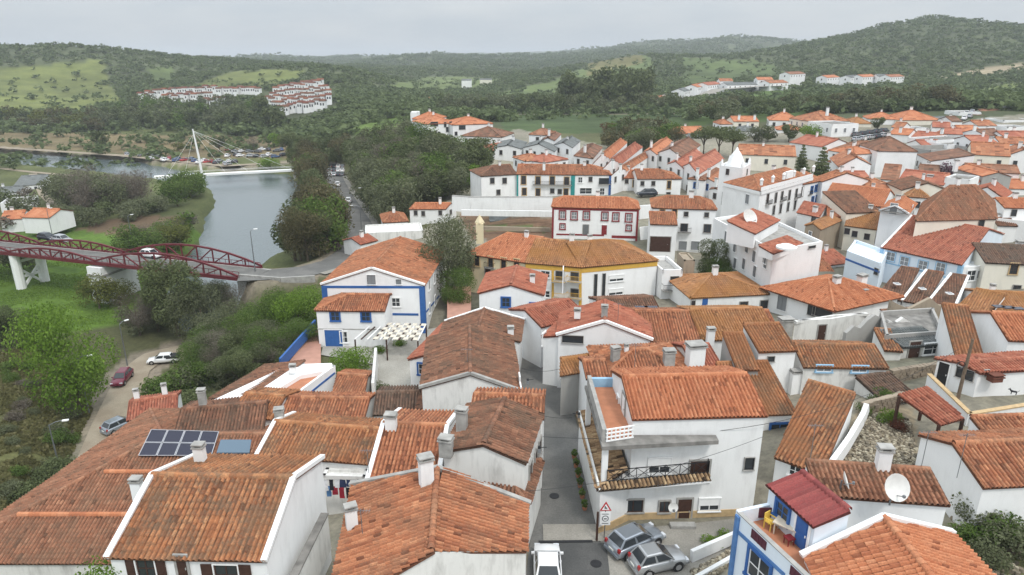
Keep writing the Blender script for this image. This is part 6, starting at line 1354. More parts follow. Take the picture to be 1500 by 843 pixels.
T_('bright', 688, 274, 6, 'vivid yellow green tree beside the white corner house', 1.2); T_('bright', 672, 268, 5.5, 'second vivid green tree left of the white corner house', 1.2); T_('yellow', 556, 275, 8, 'yellow tinged tree in the middle of the wooded slope', 1.0)
RB = {'rust': 'brownish tree on the right river bank', 'dark': 'tall dark tree on the right river bank', 'tall': 'slender dark tree on the right river bank', 'green': 'green tree on the right river bank', 'yellow': 'yellow green tree on the right river bank', 'bare': 'leafless tree on the right river bank'}
scatter([(445, 250), (465, 242), (470, 262), (466, 300), (484, 340), (494, 368), (450, 385), (430, 385), (458, 345), (456, 310)], 40, ['rust', 'dark', 'rust', 'dark', 'green', 'rust'], 8.5, 12.5, RB, 'trees along the right river bank', 12, 0.95)
scatter([(418, 226), (470, 222), (520, 236), (525, 250), (430, 250)], 16, ['rust', 'dark', 'dark'], 8, 12, RB, 'trees along the right river bank', 14, 0.95)
PK = {'bare': 'leafless grey park tree on the river peninsula', 'olive': 'grey green park tree on the river peninsula', 'dark': 'dark park tree on the river peninsula', 'green': 'green park tree on the river peninsula', 'olive_bush': 'olive bush on the river peninsula', 'yellow': 'light green willow on the river peninsula', 'bright': 'fresh green tree on the river peninsula'}
scatter([(80, 299), (160, 282), (225, 284), (215, 306), (120, 317)], 22, ['bare', 'bare', 'bare', 'olive'], 7.5, 10.5, PK, 'park trees on the river peninsula', 12, 1.1)
scatter([(240, 290), (290, 280), (300, 292), (262, 305)], 7, ['green', 'green', 'yellow'], 7, 9.5, PK, 'park trees on the river peninsula', 12, 1.1)
scatter([(70, 318), (240, 306), (225, 325), (90, 334)], 17, ['olive_bush', 'olive_bush', 'dark'], 3.5, 5.5, PK, 'park trees on the river peninsula', 12, 1.2)
scatter([(190, 372), (262, 345), (280, 335), (262, 375), (215, 388)], 13, ['yellow', 'green', 'bare'], 4.5, 7, PK, 'park trees on the river peninsula', 12, 1.2)
scatter([(0, 375), (80, 375), (75, 400), (0, 405)], 4, ['olive', 'dark', 'olive_bush'], 3.5, 6, PK, 'park trees on the river peninsula', 12, 1.2)
scatter([(0, 300), (60, 295), (50, 335), (0, 345)], 7, ['olive', 'dark', 'bare'], 4, 6.5, PK, 'park trees on the river peninsula', 14, 1.2)
TB = {'dark': 'dark tree in the belt below the hillside estate', 'green': 'green tree in the belt below the hillside estate', 'olive': 'grey green tree in the belt below the hillside estate', 'yellow': 'yellow green tree in the belt below the hillside estate', 'rust': 'brownish tree in the belt below the hillside estate'}
scatter([(150, 178), (205, 160), (300, 158), (400, 166), (425, 182), (420, 196), (330, 192), (150, 194)], 80, ['dark', 'dark', 'green', 'olive', 'dark'], 9, 14, TB, 'trees in the belt below the hillside estate', 11, 1.1)
scatter([(0, 172), (150, 178), (150, 194), (0, 190)], 34, ['dark', 'olive', 'yellow', 'rust'], 6, 10, TB, 'trees in the belt below the hillside estate', 12, 1.2)
VB = {'dark': 'dark pine in the tree row across the valley', 'tall': 'tall eucalyptus-like tree in the valley row', 'olive': 'grey green tree in the valley row', 'rust': 'brownish tree in the valley row'}
scatter([(640, 160), (730, 158), (1000, 156), (1000, 168), (640, 170)], 60, ['dark', 'dark', 'olive'], 8, 12, VB, 'trees in the row across the valley', 9, 1.1)
scatter([(825, 152), (955, 150), (950, 162), (830, 162)], 24, ['tall', 'tall', 'dark'], 18, 25, VB, 'trees in the row across the valley', 8, 1.0)
TE = {'dark': 'dark tree in the scrub at the back edge of town', 'olive': 'grey green tree in the scrub at the back edge of town', 'rust': 'brownish tree in the scrub at the back edge of town', 'bush': 'green bush in the scrub at the back edge of town'}
scatter([(870, 205), (905, 190), (960, 190), (985, 205), (960, 222), (900, 222)], 26, ['dark', 'olive', 'rust', 'bush'], 4.5, 7.5, TE, 'trees at the back edge of town', 12, 1.2)
scatter([(1000, 178), (1060, 160), (1180, 158), (1300, 152), (1420, 150), (1410, 158), (1250, 168), (1180, 172), (1120, 175), (1040, 188)], 70, ['dark', 'olive', 'rust', 'dark'], 6, 10, TE, 'trees at the back edge of town', 11, 1.2)
SL = {'olive_bush': 'grey olive shrub on the dry slope at the left edge', 'dark_bush': 'dark shrub on the dry slope at the left edge', 'bush': 'green shrub on the dry slope at the left edge', 'dry_bush': 'dry twiggy shrub on the dry slope at the left edge'}
scatter([(0, 545), (60, 520), (100, 560), (120, 640), (100, 700), (40, 735), (0, 740)], 26, ['olive_bush', 'olive_bush', 'dry_bush', 'bush'], 0.8, 2.0, SL, 'shrubs on the dry slope at the left edge', 16, 1.25)
scatter([(20, 730), (95, 690), (105, 712), (40, 750)], 8, ['dark_bush'], 2.2, 3.2, SL, 'shrubs on the dry slope at the left edge', 16, 1.1)
scatter([(290, 505), (350, 480), (450, 480), (460, 510), (420, 560), (330, 575), (280, 560)], 34, ['olive', 'green', 'dark', 'bare'], 3.5, 6, {'olive': 'olive toned tree in the thicket below the annex', 'green': 'green tree in the thicket below the annex', 'dark': 'dark tree in the thicket below the annex', 'bare': 'leafless tree in the thicket below the annex'}, 'trees in the thicket below the annex', 14, 1.2)
scatter([(180, 470), (300, 440), (330, 440), (300, 470), (200, 500)], 14, ['bare', 'olive', 'olive_bush'], 3, 5.5, {'olive': 'grey tree on the near river bank under the bridge', 'bare': 'leafless tree on the near river bank under the bridge', 'olive_bush': 'grey bush on the near river bank under the bridge'}, 'trees on the near river bank under the bridge', 14, 1.2)

# the wooded hills: nearest trees one by one, the rest as one mass
r = np.random.default_rng(77); N = 64000
a_ = r.uniform(math.radians(-42), math.radians(42), N); l_ = r.uniform(math.log(330), math.log(3600), N); D_ = np.exp(l_); x_, y_ = D_ * np.sin(a_), D_ * np.cos(a_); z_ = gz_arr(x_, y_)
ii = np.clip(((np.log(np.hypot(x_, y_)) - LD[0]) / (LD[1] - LD[0])).round().astype(int), 0, ND - 1); jj = np.clip(((a_ - AZ[0]) / (AZ[1] - AZ[0])).round().astype(int), 0, NA - 1)
wooded = WOOD[ii, jj]; dens = np.where(wooded, 0.80 + 0.25 * fbm(x_ / 60, y_ / 60, 3, 55), 0.075 + 0.12 * np.clip(fbm(x_ / 50, y_ / 50, 3, 57), 0, 1))
px_, py_, f_ = project(x_, y_, z_); keep = (r.random(N) < dens) & (px_ > -60) & (px_ < 1560)
for b_ in COL.objects:            # no trees through the houses
    if b_.get('category') == 'house' and b_.location.y > 300: keep &= ~((np.abs(x_ - b_.location.x) < 9) & (y_ > b_.location.y - 24) & (y_ < b_.location.y + 8))
# what lies behind a crest is left out
vis = np.ones(N, bool)
for t in np.linspace(0.25, 0.97, 26): vis &= (gz_arr(x_ * t, y_ * t) < CAM_H + (z_ + 9 - CAM_H) * t)
keep &= vis
x_, y_, z_, D_ = x_[keep], y_[keep], z_[keep], D_[keep]; o_ = np.argsort(D_); x_, y_, z_, D_ = x_[o_], y_[o_], z_[o_], D_[o_]
nn_ = 0; n_solo = sum(1 for o in COL.objects if o.get('category') == 'tree'); LATER.sort(key=lambda t: -t[0])
soloT = [t for t in LATER if 'bush' not in t[1]]; solo = soloT[:max(0, 285 - n_solo)]; soloB = [t for t in LATER if 'bush' in t[1]][:120]; ids = set(id(t) for t in solo + soloB)
for t in solo + soloB: tree(t[1], t[2], t[3], t[4], t[5], None, t[6])
rest = {}
for t in LATER:
    if id(t) not in ids: rest.setdefault(TKIND[t[1]][1], []).append(t)
jV, jF, jT, jM, jo = [], [], [], [], 0; jm = []
for q_, (lf, ts) in enumerate(rest.items()):
    jm.append(LEAF[lf])
    for t in ts:
        lb_, ct_ = tree_form(TKIND[t[1]][0], random.randrange(3) * 17 + 5); V, F, T = leaf_cloud(420, lb_, 0.058, random.randrange(9999)); an = random.uniform(0, 6.28); c_, s__ = math.cos(an), math.sin(an); h_ = t[3]
        jV.append(np.stack([(V[:, 0] * c_ - V[:, 1] * s__) * h_ * t[6] + t[2].x, (V[:, 0] * s__ + V[:, 1] * c_) * h_ * t[6] + t[2].y, V[:, 2] * h_ + t[2].z - 0.2], -1)); jF.append(F + jo); jo += len(V); jT.append(T); jM += [q_] * len(F)
me = raw_mesh('tree_belts', np.concatenate(jV), np.concatenate(jF), jm, np.concatenate(jT)); me.polygons.foreach_set('material_index', jM)
ob_ = place('tree_belts', me); ob_['kind'] = 'stuff'; ob_['label'] = 'belts of smaller trees along the river, valley and town edge'
xs, ys, zs, Ds = x_[nn_:], y_[nn_:], z_[nn_:], D_[nn_:]; n = len(xs)
protos = [leaf_cloud(24, blob(6, 0, 0.55, 0.5, 0.42, q_), 0.19, q_)[:2] for q_ in range(8)]
kd = r.integers(0, 8, n); VV = []; FF = []; TT = []; o = 0
for q_ in range(8):
    s = kd == q_; m_ = s.sum(); P, F = protos[q_]; ang = r.uniform(0, 6.28, m_); hh_ = r.uniform(3.2, 6.8, m_) * np.clip(Ds[s] / 1000, 0.95, 1.9); c_, s__ = np.cos(ang)[:, None], np.sin(ang)[:, None]
    X = (P[None, :, 0] * c_ - P[None, :, 1] * s__) * 1.3; Y = (P[None, :, 0] * s__ + P[None, :, 1] * c_) * 1.3
    V = np.stack([X * hh_[:, None] + xs[s][:, None], Y * hh_[:, None] + ys[s][:, None], P[None, :, 2] * hh_[:, None] + zs[s][:, None] - 0.8], -1); VV.append(V.reshape(-1, 3))
    FF.append((F[None] + (np.arange(m_) * len(P))[:, None, None] + o).reshape(-1, 4)); o += m_ * len(P); TT.append(np.clip(r.normal(0.5, 0.2, m_)[:, None] + r.normal(0, 0.16, (m_, len(F))), 0, 1).ravel())
fw = place('hill_woods', raw_mesh('hill_woods', np.concatenate(VV), np.concatenate(FF), mat_leaf('leaf_hill_woods', (0.076, 0.104, 0.044), (0.112, 0.145, 0.06), (0.16, 0.198, 0.088)), np.concatenate(TT))); fw['kind'] = 'stuff'; fw['label'] = 'woods of small oaks and pines covering the far hills'
print('hill trees', n)

# rough grass and low scrub on the slopes near the town
def scrub(name, poly, n, s0, s1, mt_, label, dmin=40, dmax=190):
    r = np.random.default_rng(len(name)); xs_, ys_ = [q_[0] for q_ in poly], [q_[1] for q_ in poly]; PX_ = r.uniform(min(xs_), max(xs_), n * 3); PY_ = r.uniform(min(ys_), max(ys_), n * 3); k = inside(PX_, PY_, poly); PX_, PY_ = PX_[k][:n], PY_[k][:n]
    P = np.array([tuple(ground(px, py)) for px, py in zip(PX_[:160], PY_[:160])]); x0, x1, y0, y1 = P[:, 0].min(), P[:, 0].max(), P[:, 1].min(), P[:, 1].max()
    X, Y = r.uniform(x0, x1, n * 3), r.uniform(y0, y1, n * 3); Z = gz_arr(X, Y); u, v, _ = project(X, Y, Z); k = inside(u, v, poly) & (fbm(X / 5, Y / 5, 3, 71) > -0.12)
    for pts, wd in ROADS: k &= poly_dist(X, Y, pts)[0] > wd / 2 + 0.6
    X, Y, Z = X[k][:n], Y[k][:n], Z[k][:n]; m_ = len(X); a = r.uniform(0, 6.28, m_); s = r.uniform(s0, s1, m_); dx, dy = np.cos(a) * s * 0.6, np.sin(a) * s * 0.6; tx, ty = r.normal(0, .3, m_) * s, r.normal(0, .3, m_) * s
    V = np.stack([np.stack([X - dx, Y - dy, Z - .03], -1), np.stack([X + dx, Y + dy, Z - .03], -1), np.stack([X + dx * .5 + tx, Y + dy * .5 + ty, Z + s * .8], -1), np.stack([X - dx * .5 + tx, Y - dy * .5 + ty, Z + s * .7], -1)], 1).reshape(-1, 3)
    o = place(name, raw_mesh(name, V, np.arange(4 * m_).reshape(-1, 4), mt_, np.clip(r.normal(.5, .22, m_) + fbm(X / 4, Y / 4, 3, 73) * .6, 0, 1))); o['kind'] = 'stuff'; o['label'] = label
dry = mat_leaf('dry_grass', (0.10, 0.10, 0.04), (0.155, 0.15, 0.062), (0.22, 0.20, 0.10)); lush = mat_leaf('lush_grass', (0.11, 0.18, 0.028), (0.15, 0.235, 0.038), (0.20, 0.28, 0.07))
scrub('rough_grass', [(0, 500), (90, 500), (135, 600), (130, 660), (100, 735), (0, 770)], 26000, .15, .5, dry, 'rough dry grass on the slope at the left edge')
scrub('meadow_grass', [(0, 380), (170, 380), (250, 430), (180, 475), (0, 478)], 16000, .08, .22, lush, 'lush meadow grass under the red bridge')
scrub('bank_scrub', [(280, 500), (450, 470), (470, 520), (330, 580), (270, 570)], 9000, .2, .7, LEAF['olive'], 'low scrub covering the slope below the annex')

# ================================================================== vehicles
def car_paint(name, c, metal=0.35):
    if name in MATS: return MATS[name]
    m = NT(name); m.color(c); m.rough(0.32); m.b.inputs['Metallic'].default_value = metal; m.b.inputs['Coat Weight'].default_value = 0.5; MATS[name] = m.m; return m.m
tyre = mat_plain('tyre_rubber', (0.02, 0.02, 0.02), 0.85); rimm = mat_plain('alloy_rim', (0.45, 0.45, 0.46), 0.4, 0.7, 0.05); lampw = mat_glass('headlamp_glass', (0.6, 0.62, 0.65)); lampr = mat_glass('taillamp_glass', (0.30, 0.02, 0.02)); plastic = mat_plain('black_plastic', (0.03, 0.03, 0.032), 0.6); plate_w = mat_plain('number_plate', (0.75, 0.75, 0.7), 0.5, var=0.03)
def loft(secs, mats, name, parent, smooth=True):
    m = MB(); k = len(secs[0])
    for s_ in secs: m.v.extend(s_)
    for i in range(len(secs) - 1):
        for j in range(k - 1): a = i * k + j; m.f.append((a, a + 1, a + k + 1, a + k)); m.mi.append(0)
    m.f.append(tuple(range(k))[::-1]); m.mi.append(0); m.f.append(tuple(range((len(secs) - 1) * k, len(secs) * k))); m.mi.append(0)
    return m.build(name, mats, parent, smooth=smooth)
def car(label, p, rz, paint, kind='hatch', group=None, small=False, L=4.1, Wd=1.72, H=1.46):
    r_ = thing('parked_car', label, 'car', p, rz, group); hw = Wd / 2; l2 = L / 2
    def sec(x, belt, w, zl=0.24): return [(x, -w * .80, zl), (x, -w * .97, zl + .10), (x, -w, (zl + belt) / 2), (x, -w * .97, belt - .08), (x, -w * .90, belt), (x, 0, belt + .035), (x, w * .90, belt), (x, w * .97, belt - .08), (x, w, (zl + belt) / 2), (x, w * .97, zl + .10), (x, w * .80, zl)]
    bl = 0.90 * H / 1.46
    st = [(-l2, .62, .86, .34), (-l2 + .05, .80, .93, .28), (-l2 + .22, bl + .02, .97, .24), (-l2 + .9, bl + .02, 1, .22), (0, bl, 1, .2), (l2 - 1.25, bl - .02, .99, .2), (l2 - .85, bl - .07, .98, .22), (l2 - .35, bl - .17, .95, .22), (l2 - .12, bl - .26, .90, .24), (l2, .52, .78, .30)]
    loft([sec(x, b, w * hw, zl) for x, b, w, zl in st], paint, 'body', r_)
    xb0, xb1, xr0, xr1 = (-l2 + .12, l2 - 1.05, -l2 + .62, l2 - 1.85) if kind == 'hatch' else (-l2 + .75, l2 - 1.15, -l2 + 1.2, l2 - 1.9)
    wb, wr, zb, zr = hw * .89, hw * .70, bl, H
    b4 = [(xb0, -wb, zb), (xb1, -wb, zb), (xb1, wb, zb), (xb0, wb, zb)]; r4 = [(xr0, -wr, zr), (xr1, -wr, zr), (xr1, wr, zr), (xr0, wr, zr)]
    m = MB(); N_ = 5; vs = []
    for i in range(N_):      # rounded cabin: rings from belt line to roof
        t = i / (N_ - 1); e = t if i < N_ - 1 else 1.0; sh = 0 if i < N_ - 1 else 0.0
        for b_, q_ in zip(b4, r4): vs.append(tuple(b_[k] * (1 - e) + q_[k] * e for k in range(3)))
    m.add(vs, [(i * 4 + j, i * 4 + (j + 1) % 4, i * 4 + 4 + (j + 1) % 4, i * 4 + 4 + j) for i in range(N_ - 1) for j in range(4)])
    top = [(xr0 + .08, -wr * .86, zr + .045), (xr1 - .12, -wr * .86, zr + .045), (xr1 - .12, wr * .86, zr + .045), (xr0 + .08, wr * .86, zr + .045)]
    o = len(m.v) - 4; m.v.extend(top); m.f += [(o + j, o + (j + 1) % 4, o + 4 + (j + 1) % 4, o + 4 + j) for j in range(4)] + [(o + 4, o + 5, o + 6, o + 7)]; m.mi += [0] * 5
    m.build('roof', paint, r_)
    def pane(name, a, b, c, d, par=r_, mt_=glass, out=0.012):
        A_, B_, C_, D_ = map(Vector, (a, b, c, d)); n_ = (B_ - A_).cross(D_ - A_).normalized() * out; q_ = MB(); q_.add([A_ + n_, B_ + n_, C_ + n_, D_ + n_], [(0, 1, 2, 3)]); return q_.build(name, mt_, par)
    lerp = lambda P, Q, t: tuple(P[k] * (1 - t) + Q[k] * t for k in range(3))
    def inset(P0, P1, Q1, Q0, m0=.06, lo=.12, hi=.86, m1=None):   # bottom edge P0-P1, top edge Q0-Q1
        m1 = m0 if m1 is None else m1; a, b = lerp(P0, P1, m0), lerp(P0, P1, 1 - m1); c, d = lerp(Q0, Q1, 1 - m1), lerp(Q0, Q1, m0); return lerp(a, d, lo), lerp(b, c, lo), lerp(b, c, hi), lerp(a, d, hi)
    pane('windscreen', *inset(b4[1], b4[2], r4[2], r4[1], .06, .06, .92)); pane('rear_window', *inset(b4[3], b4[0], r4[0], r4[3], .08, .2, .9))
    for s0, s1, t0, t1 in ((b4[0], b4[1], r4[0], r4[1]), (b4[2], b4[3], r4[2], r4[3])):
        f = (s0 == b4[0]); ms, mt2 = lerp(s0, s1, .50), lerp(t0, t1, .50)
        for (p0, p1, q0, q1) in ((s0, ms, t0, mt2), (ms, s1, mt2, t1)): pane('side_window', *inset(p0, p1, q1, q0, .07, .14, .86, .07))
    for x in (-l2 + .72, l2 - .80):
        for s_ in (-1, 1):
            m = MB(); m.tube([(x, s_ * (hw - .2), .31), (x, s_ * (hw - .0), .31)], .31, 14); w_ = m.build('wheel', tyre, r_)
            if not small: m = MB(); m.tube([(x, s_ * (hw - .05), .31), (x, s_ * (hw + .012), .31)], .20, 10); m.build('rim', rimm, w_)
            if not small: m = MB(); m.tube([(x, s_ * (hw - .3), .33), (x, s_ * (hw - .012), .33)], .375, 14); m.build('wheel_arch', plastic, r_)
    for s_ in (-1, 1):
        m = MB(); m.box((l2 - .16, s_ * hw * .70, .60), (.2, .34, .14)); m.build('headlight', lampw, r_)
        m = MB(); m.box((-l2 + .09, s_ * hw * .78, .82), (.14, .2, .26)); m.build('tail_light', lampr, r_)
        if not small: m = MB(); m.box((xb1 - .32, s_ * (hw + .04), bl + .08), (.12, .18, .12)); m.build('mirror', paint, r_)
    if not small:
        for x in (-l2 + .0, l2 - .03): m = MB(); m.box((x, 0, .40), (.12, Wd * .84, .16)); m.build('bumper', paint, r_)
        m = MB(); m.box((-l2 - .035, 0, .66), (.03, .46, .11)); m.build('number_plate', plate_w, r_)
        for s_ in (-1, 1):
            for x in (-.05, .95 - .2): m = MB(); m.box((x, s_ * hw * .975, bl - .12), (.16, .03, .03)); m.build('door_handle', paint, r_)
    return r_
silver = car_paint('silver_blue_paint', (0.32, 0.35, 0.39), 0.6); silver2 = car_paint('silver_paint', (0.42, 0.43, 0.44), 0.6); whitep = car_paint('white_paint', (0.75, 0.75, 0.75), 0.0); maroon = car_paint('maroon_paint', (0.16, 0.02, 0.04), 0.3); darkp = car_paint('dark_paint', (0.03, 0.035, 0.045), 0.3); bluep = car_paint('blue_paint', (0.05, 0.10, 0.22), 0.3); redp = car_paint('red_paint', (0.35, 0.03, 0.03), 0.2); greyp = car_paint('grey_paint', (0.14, 0.145, 0.15), 0.5)
def heading(a, b): d = (b - a); return math.atan2(d.y, d.x)
a_, b_ = at(917, 817, 0.0), at(966, 795, 0.0); car('blue grey hatchback parked against the balcony house, rear towards the street', (a_ + b_) / 2 + Vector((-0.45, 0.35, 0.0)), heading(a_, b_), silver, 'hatch', L=3.95, Wd=1.66, H=1.42)
a_, b_ = at(951, 841, 0.0), at(1000, 829, 0.0); car('silver small hatchback parked nearest, beside the blue grey one', (a_ + b_) / 2 + Vector((-0.45, 0.3, 0.0)), heading(a_, b_), silver2, 'hatch', L=3.55, Wd=1.6, H=1.46)
p = at(802, 842, 0.0); car('white car with its rear window towards us at the foot of the street', p + Vector((0, 0.3, 0)), math.radians(89), whitep, 'hatch', L=3.6, H=1.5)
p = ground(180, 560); car('maroon car facing the camera on the dirt road', p + Vector((0, 0, .12)), math.radians(-82), maroon, 'hatch', L=4.2)
p = ground(178, 629); car('pale blue car half hidden by the long brown roof', p + Vector((0, 0, .12)), math.radians(60), silver, 'hatch')
p = ground(240, 532); pk = car('black pickup with white cab parked at the river road', p + Vector((0, 0, .15)), math.radians(192), whitep, 'sedan', L=4.8)
m = MB(); m.box((-1.6, 0, 1.0), (1.9, 1.7, .35)); m.build('load_bed', plastic, pk); pk.scale = (.88, .88, .88)
p = ground(511, 297); car('white car driving along the riverside road', p + Vector((0, 0, .1)), math.radians(100), whitep, 'hatch', small=True)
p = ground(495, 273); car('white car further along the riverside road', p + Vector((0, 0, .1)), math.radians(100), whitep, 'hatch', small=True)
p = at(947, 297, -1.4); p.z = gz(p.x, p.y); m = MB(); car('dark car on the walled ledge before the hipped white house', Vector((p.x, p.y, max(p.z, -1.6) + 0.3)), math.radians(185), darkp, 'hatch', small=True, L=4.6, Wd=1.8, H=1.6)
protoC = {}
def far_car(px, py, paint, rz, label, group, D=None):
    g_ = ground(px, py)
    if id(paint) not in protoC: protoC[id(paint)] = car(label, g_, rz, paint, random.choice(['hatch', 'sedan']), group, small=True); return
    dup(protoC[id(paint)], g_, rz, label)
names = {id(whitep): 'white', id(silver2): 'silver', id(darkp): 'dark', id(redp): 'red', id(bluep): 'blue', id(greyp): 'grey'}
for i in range(26):
    pt = random.choice([whitep, silver2, darkp, greyp, bluep, redp, whitep, silver2]); t = i / 25
    far_car(185 + 150 * t + random.uniform(-2, 2), 226 + 12 * t + random.uniform(-2.5, 2.5) + 3, pt, random.uniform(1.2, 1.9), '%s car in the long row on the far river bank' % names[id(pt)], 'cars parked on the far river bank')
for i in range(20):
    pt = random.choice([whitep, silver2, darkp, greyp, bluep, redp, whitep]); far_car(335 + (i % 9) * 10 + random.uniform(-3, 3), 222 + (i // 9) * 8 + random.uniform(-2, 2), pt, random.uniform(0, 3), '%s car in the riverside car park behind the footbridge' % names[id(pt)], 'cars in the riverside car park')
for i in range(12):
    pt = random.choice([whitep, silver2, darkp, greyp]); far_car(484 + (i % 4) * 6, 246 + (i // 4) * 6, pt, 1.7, '%s car among the trees at the head of the riverside road' % names[id(pt)], 'cars at the head of the riverside road')
for i in range(10):
    pt = random.choice([darkp, silver2, darkp, greyp]); far_car(1255 + (i % 5) * 10, 200 + (i // 5) * 7 - (i % 5) * 1.5, pt, 0.6, '%s car in the small car park below the hillside houses' % names[id(pt)], 'cars in the hillside car park')
for i, (px, py) in enumerate([(1416, 160), (1420, 165), (1412, 168), (1424, 158)]): far_car(px, py + 8, silver2 if i % 2 else whitep, 0.9, '%s car parked on the steep street at the top right' % ('silver' if i % 2 else 'white'), 'cars on the steep street')
for i, (px, py) in enumerate([(70, 349), (92, 352), (222, 374)]):
    p = at(px, py + 3, -4.25); car(['dark car crossing the red bridge, left', 'pale car crossing the red bridge, middle', 'white van-like car under the bridge arch'][i], p, math.radians(-22), [darkp, silver2, whitep][i], 'hatch', small=True)

# ================================================================== street furniture and roof things
def lamp(px, py, h, label, arm=1.4, ang=0.0, D=None):
    p = ground(px, py) if D is None else D; t = thing('street_lamp', label, 'street lamp', p, ang)
    m = MB(); m.tube([(0, 0, -0.2), (0, 0, h * .5), (0, 0, h)], [0.10, 0.08, 0.055], 8); m.build('pole', grey_metal, t)
    m = MB(); m.tube([(0, 0, h - .05), (arm * .5, 0, h + .25), (arm, 0, h + .3)], 0.04, 6); m.build('arm', grey_metal, t)
    m = MB(); m.box((arm + .25, 0, h + .28), (.6, .26, .12)); m.build('lamp_head', white_trim, t); return t
lamp(131, 606, 7.5, 'tall grey street lamp in front of the large spring green tree', 1.2, 0.2)
lamp(88, 690, 5.5, 'street lamp with white head on the dry slope at the left', 1.3, 0.3)
lamp(187, 537, 6.5, 'slim lamp post beside the river road bend', 0.8, 1)
lamp(374, 396, 7.0, 'grey lamp post at the near end of the red bridge', 0.6, 0.5, at(374, 398, -4.3))
lamp(197, 372, 8.5, 'lamp post rising behind the red bridge arches', 0.6, 0.5); lamp(80, 360, 8.5, 'lamp post behind the left bridge arches', 0.6, 0.5)
lamp(530, 342, 6, 'curved lamp post at the bridge road bend', 1.6, 3.4)
lamp(540, 310, 6, 'lamp post by the riverside road below the slope', 1.6, 3.4)
# timber pole with coiled cables
pp = at(1398, 604, 3.6); t = thing('utility_pole', 'wooden utility pole with coiled black cables beside the dog terrace', 'pole', pp)
m = MB(); m.tube([(0, 0, -.3), (.05, 0, 3), (.12, 0, 6.2)], [.15, .13, .10], 8); m.build('pole', wood, t)
for (x, z) in ((-.42, 4.1), (.42, 3.2)):
    m = MB(); m.tube([(x + .3 * math.cos(a), -.12, z + .3 * math.sin(a)) for a in [i * math.pi / 8 for i in range(17)]], .035, 5); m.build('cable_coil', plastic, t)
# traffic signs at the corner of the balcony house
sp = at(885, 788, 0); t = thing('traffic_sign', 'red triangle and white plate traffic signs on a grey post at the house corner', 'road sign', sp)
m = MB(); m.tube([(0, 0, 0), (0, 0, 3.0)], .04, 8); m.build('post', grey_metal, t)
def ngon_sign(name, pts, y, mat, par, th=.03):
    n = len(pts); m = MB(); m.add([(x, y, z) for x, z in pts] + [(x, y + th, z) for x, z in pts], [tuple(range(n)), tuple(range(n, 2 * n))[::-1]] + [(i, n + i, n + (i + 1) % n, (i + 1) % n) for i in range(n)]); return m.build(name, mat, par)
tri = lambda s, zc: [(-s, zc - s * .58), (s, zc - s * .58), (0, zc + s * 1.15)]; sred = mat_plain('sign_red', (0.45, 0.02, 0.025), 0.5, var=0.03); circ = lambda rr, zc: [(rr * math.cos(i * math.pi / 12), zc + rr * math.sin(i * math.pi / 12)) for i in range(24)]
ts = ngon_sign('warning_triangle', tri(.45, 2.65), -.07, sred, t); ngon_sign('triangle_field', tri(.29, 2.645), -.085, white_trim, ts, .01)
m = MB(); m.box((-.05, -.092, 2.68), (.09, .012, .22)); m.box((.06, -.092, 2.62), (.08, .012, .12)); m.build('pictogram', plastic, ts)
ps = ngon_sign('plate', [(-.40, 1.15), (.40, 1.15), (.40, 2.25), (-.40, 2.25)], -.06, white_trim, t); ngon_sign('red_ring', circ(.26, 1.72), -.075, grey_metal, ps, .01); ngon_sign('ring_field', circ(.19, 1.72), -.088, white_trim, ps, .01)
for z in (2.1, 1.3): m = MB(); m.box((0, -.068, z), (.5, .012, .06)); m.build('lettering_bar', grey_metal, ps)
m = MB(); m.box((0, -.1, 1.72), (.22, .012, .08)); m.build('pictogram', plastic, ps)
t.scale = (.85, .85, .9)
t = thing('drain_pipe', 'rusty dark downpipe at the street corner of the balcony house', 'pipe', at(874, 792, 0)); m = MB(); m.tube([(0, 0, 0), (0, 0, 2.2)], .08, 8); m.build('pipe', brown_wood, t)
# manholes
for i, (px, py) in enumerate([(873, 826), (812, 727), (826, 590)]):
    p = at(px, py, 0.02 if i == 0 else -0.08); p.z = gz(p.x, p.y) + (.15 if i else .14); m = MB(); m.tube([p, p + Vector((0, 0, .012))], .36, 16); tag(m.build('manhole_cover', dark_iron), ['round iron manhole cover in the dark asphalt patch', 'round iron manhole cover in the middle of the street', 'round iron manhole cover far up the street'][i], 'manhole cover')
m = MB(); a_, b_ = at(789, 794, .03), at(868, 793, .03); m.bar(a_, b_, .22, .03); tag(m.build('drain_grate', dark_iron), 'dark drain grate across the foot of the street', 'drain')
for i in range(6):
    p = Vector((5.1 - .03 * i, 40.5 + 1.35 * i, 0)); p.z = gz(p.x, p.y); t = thing('flower_pot', 'potted plant, %s along the foot of the terrace wing wall' % ['first', 'second', 'third', 'fourth', 'fifth', 'last'][i], 'potted plant', p); m = MB(); m.tube([(0, 0, 0), (0, 0, .4)], [.14, .2], 8); m.build('pot', terracotta, t); V, F, Tn = leaf_cloud(90, [(0, 0, .62, .25, .25, .3)], .1, i); place('foliage', raw_mesh('foliage', V, F, LEAF['green'], Tn), t)
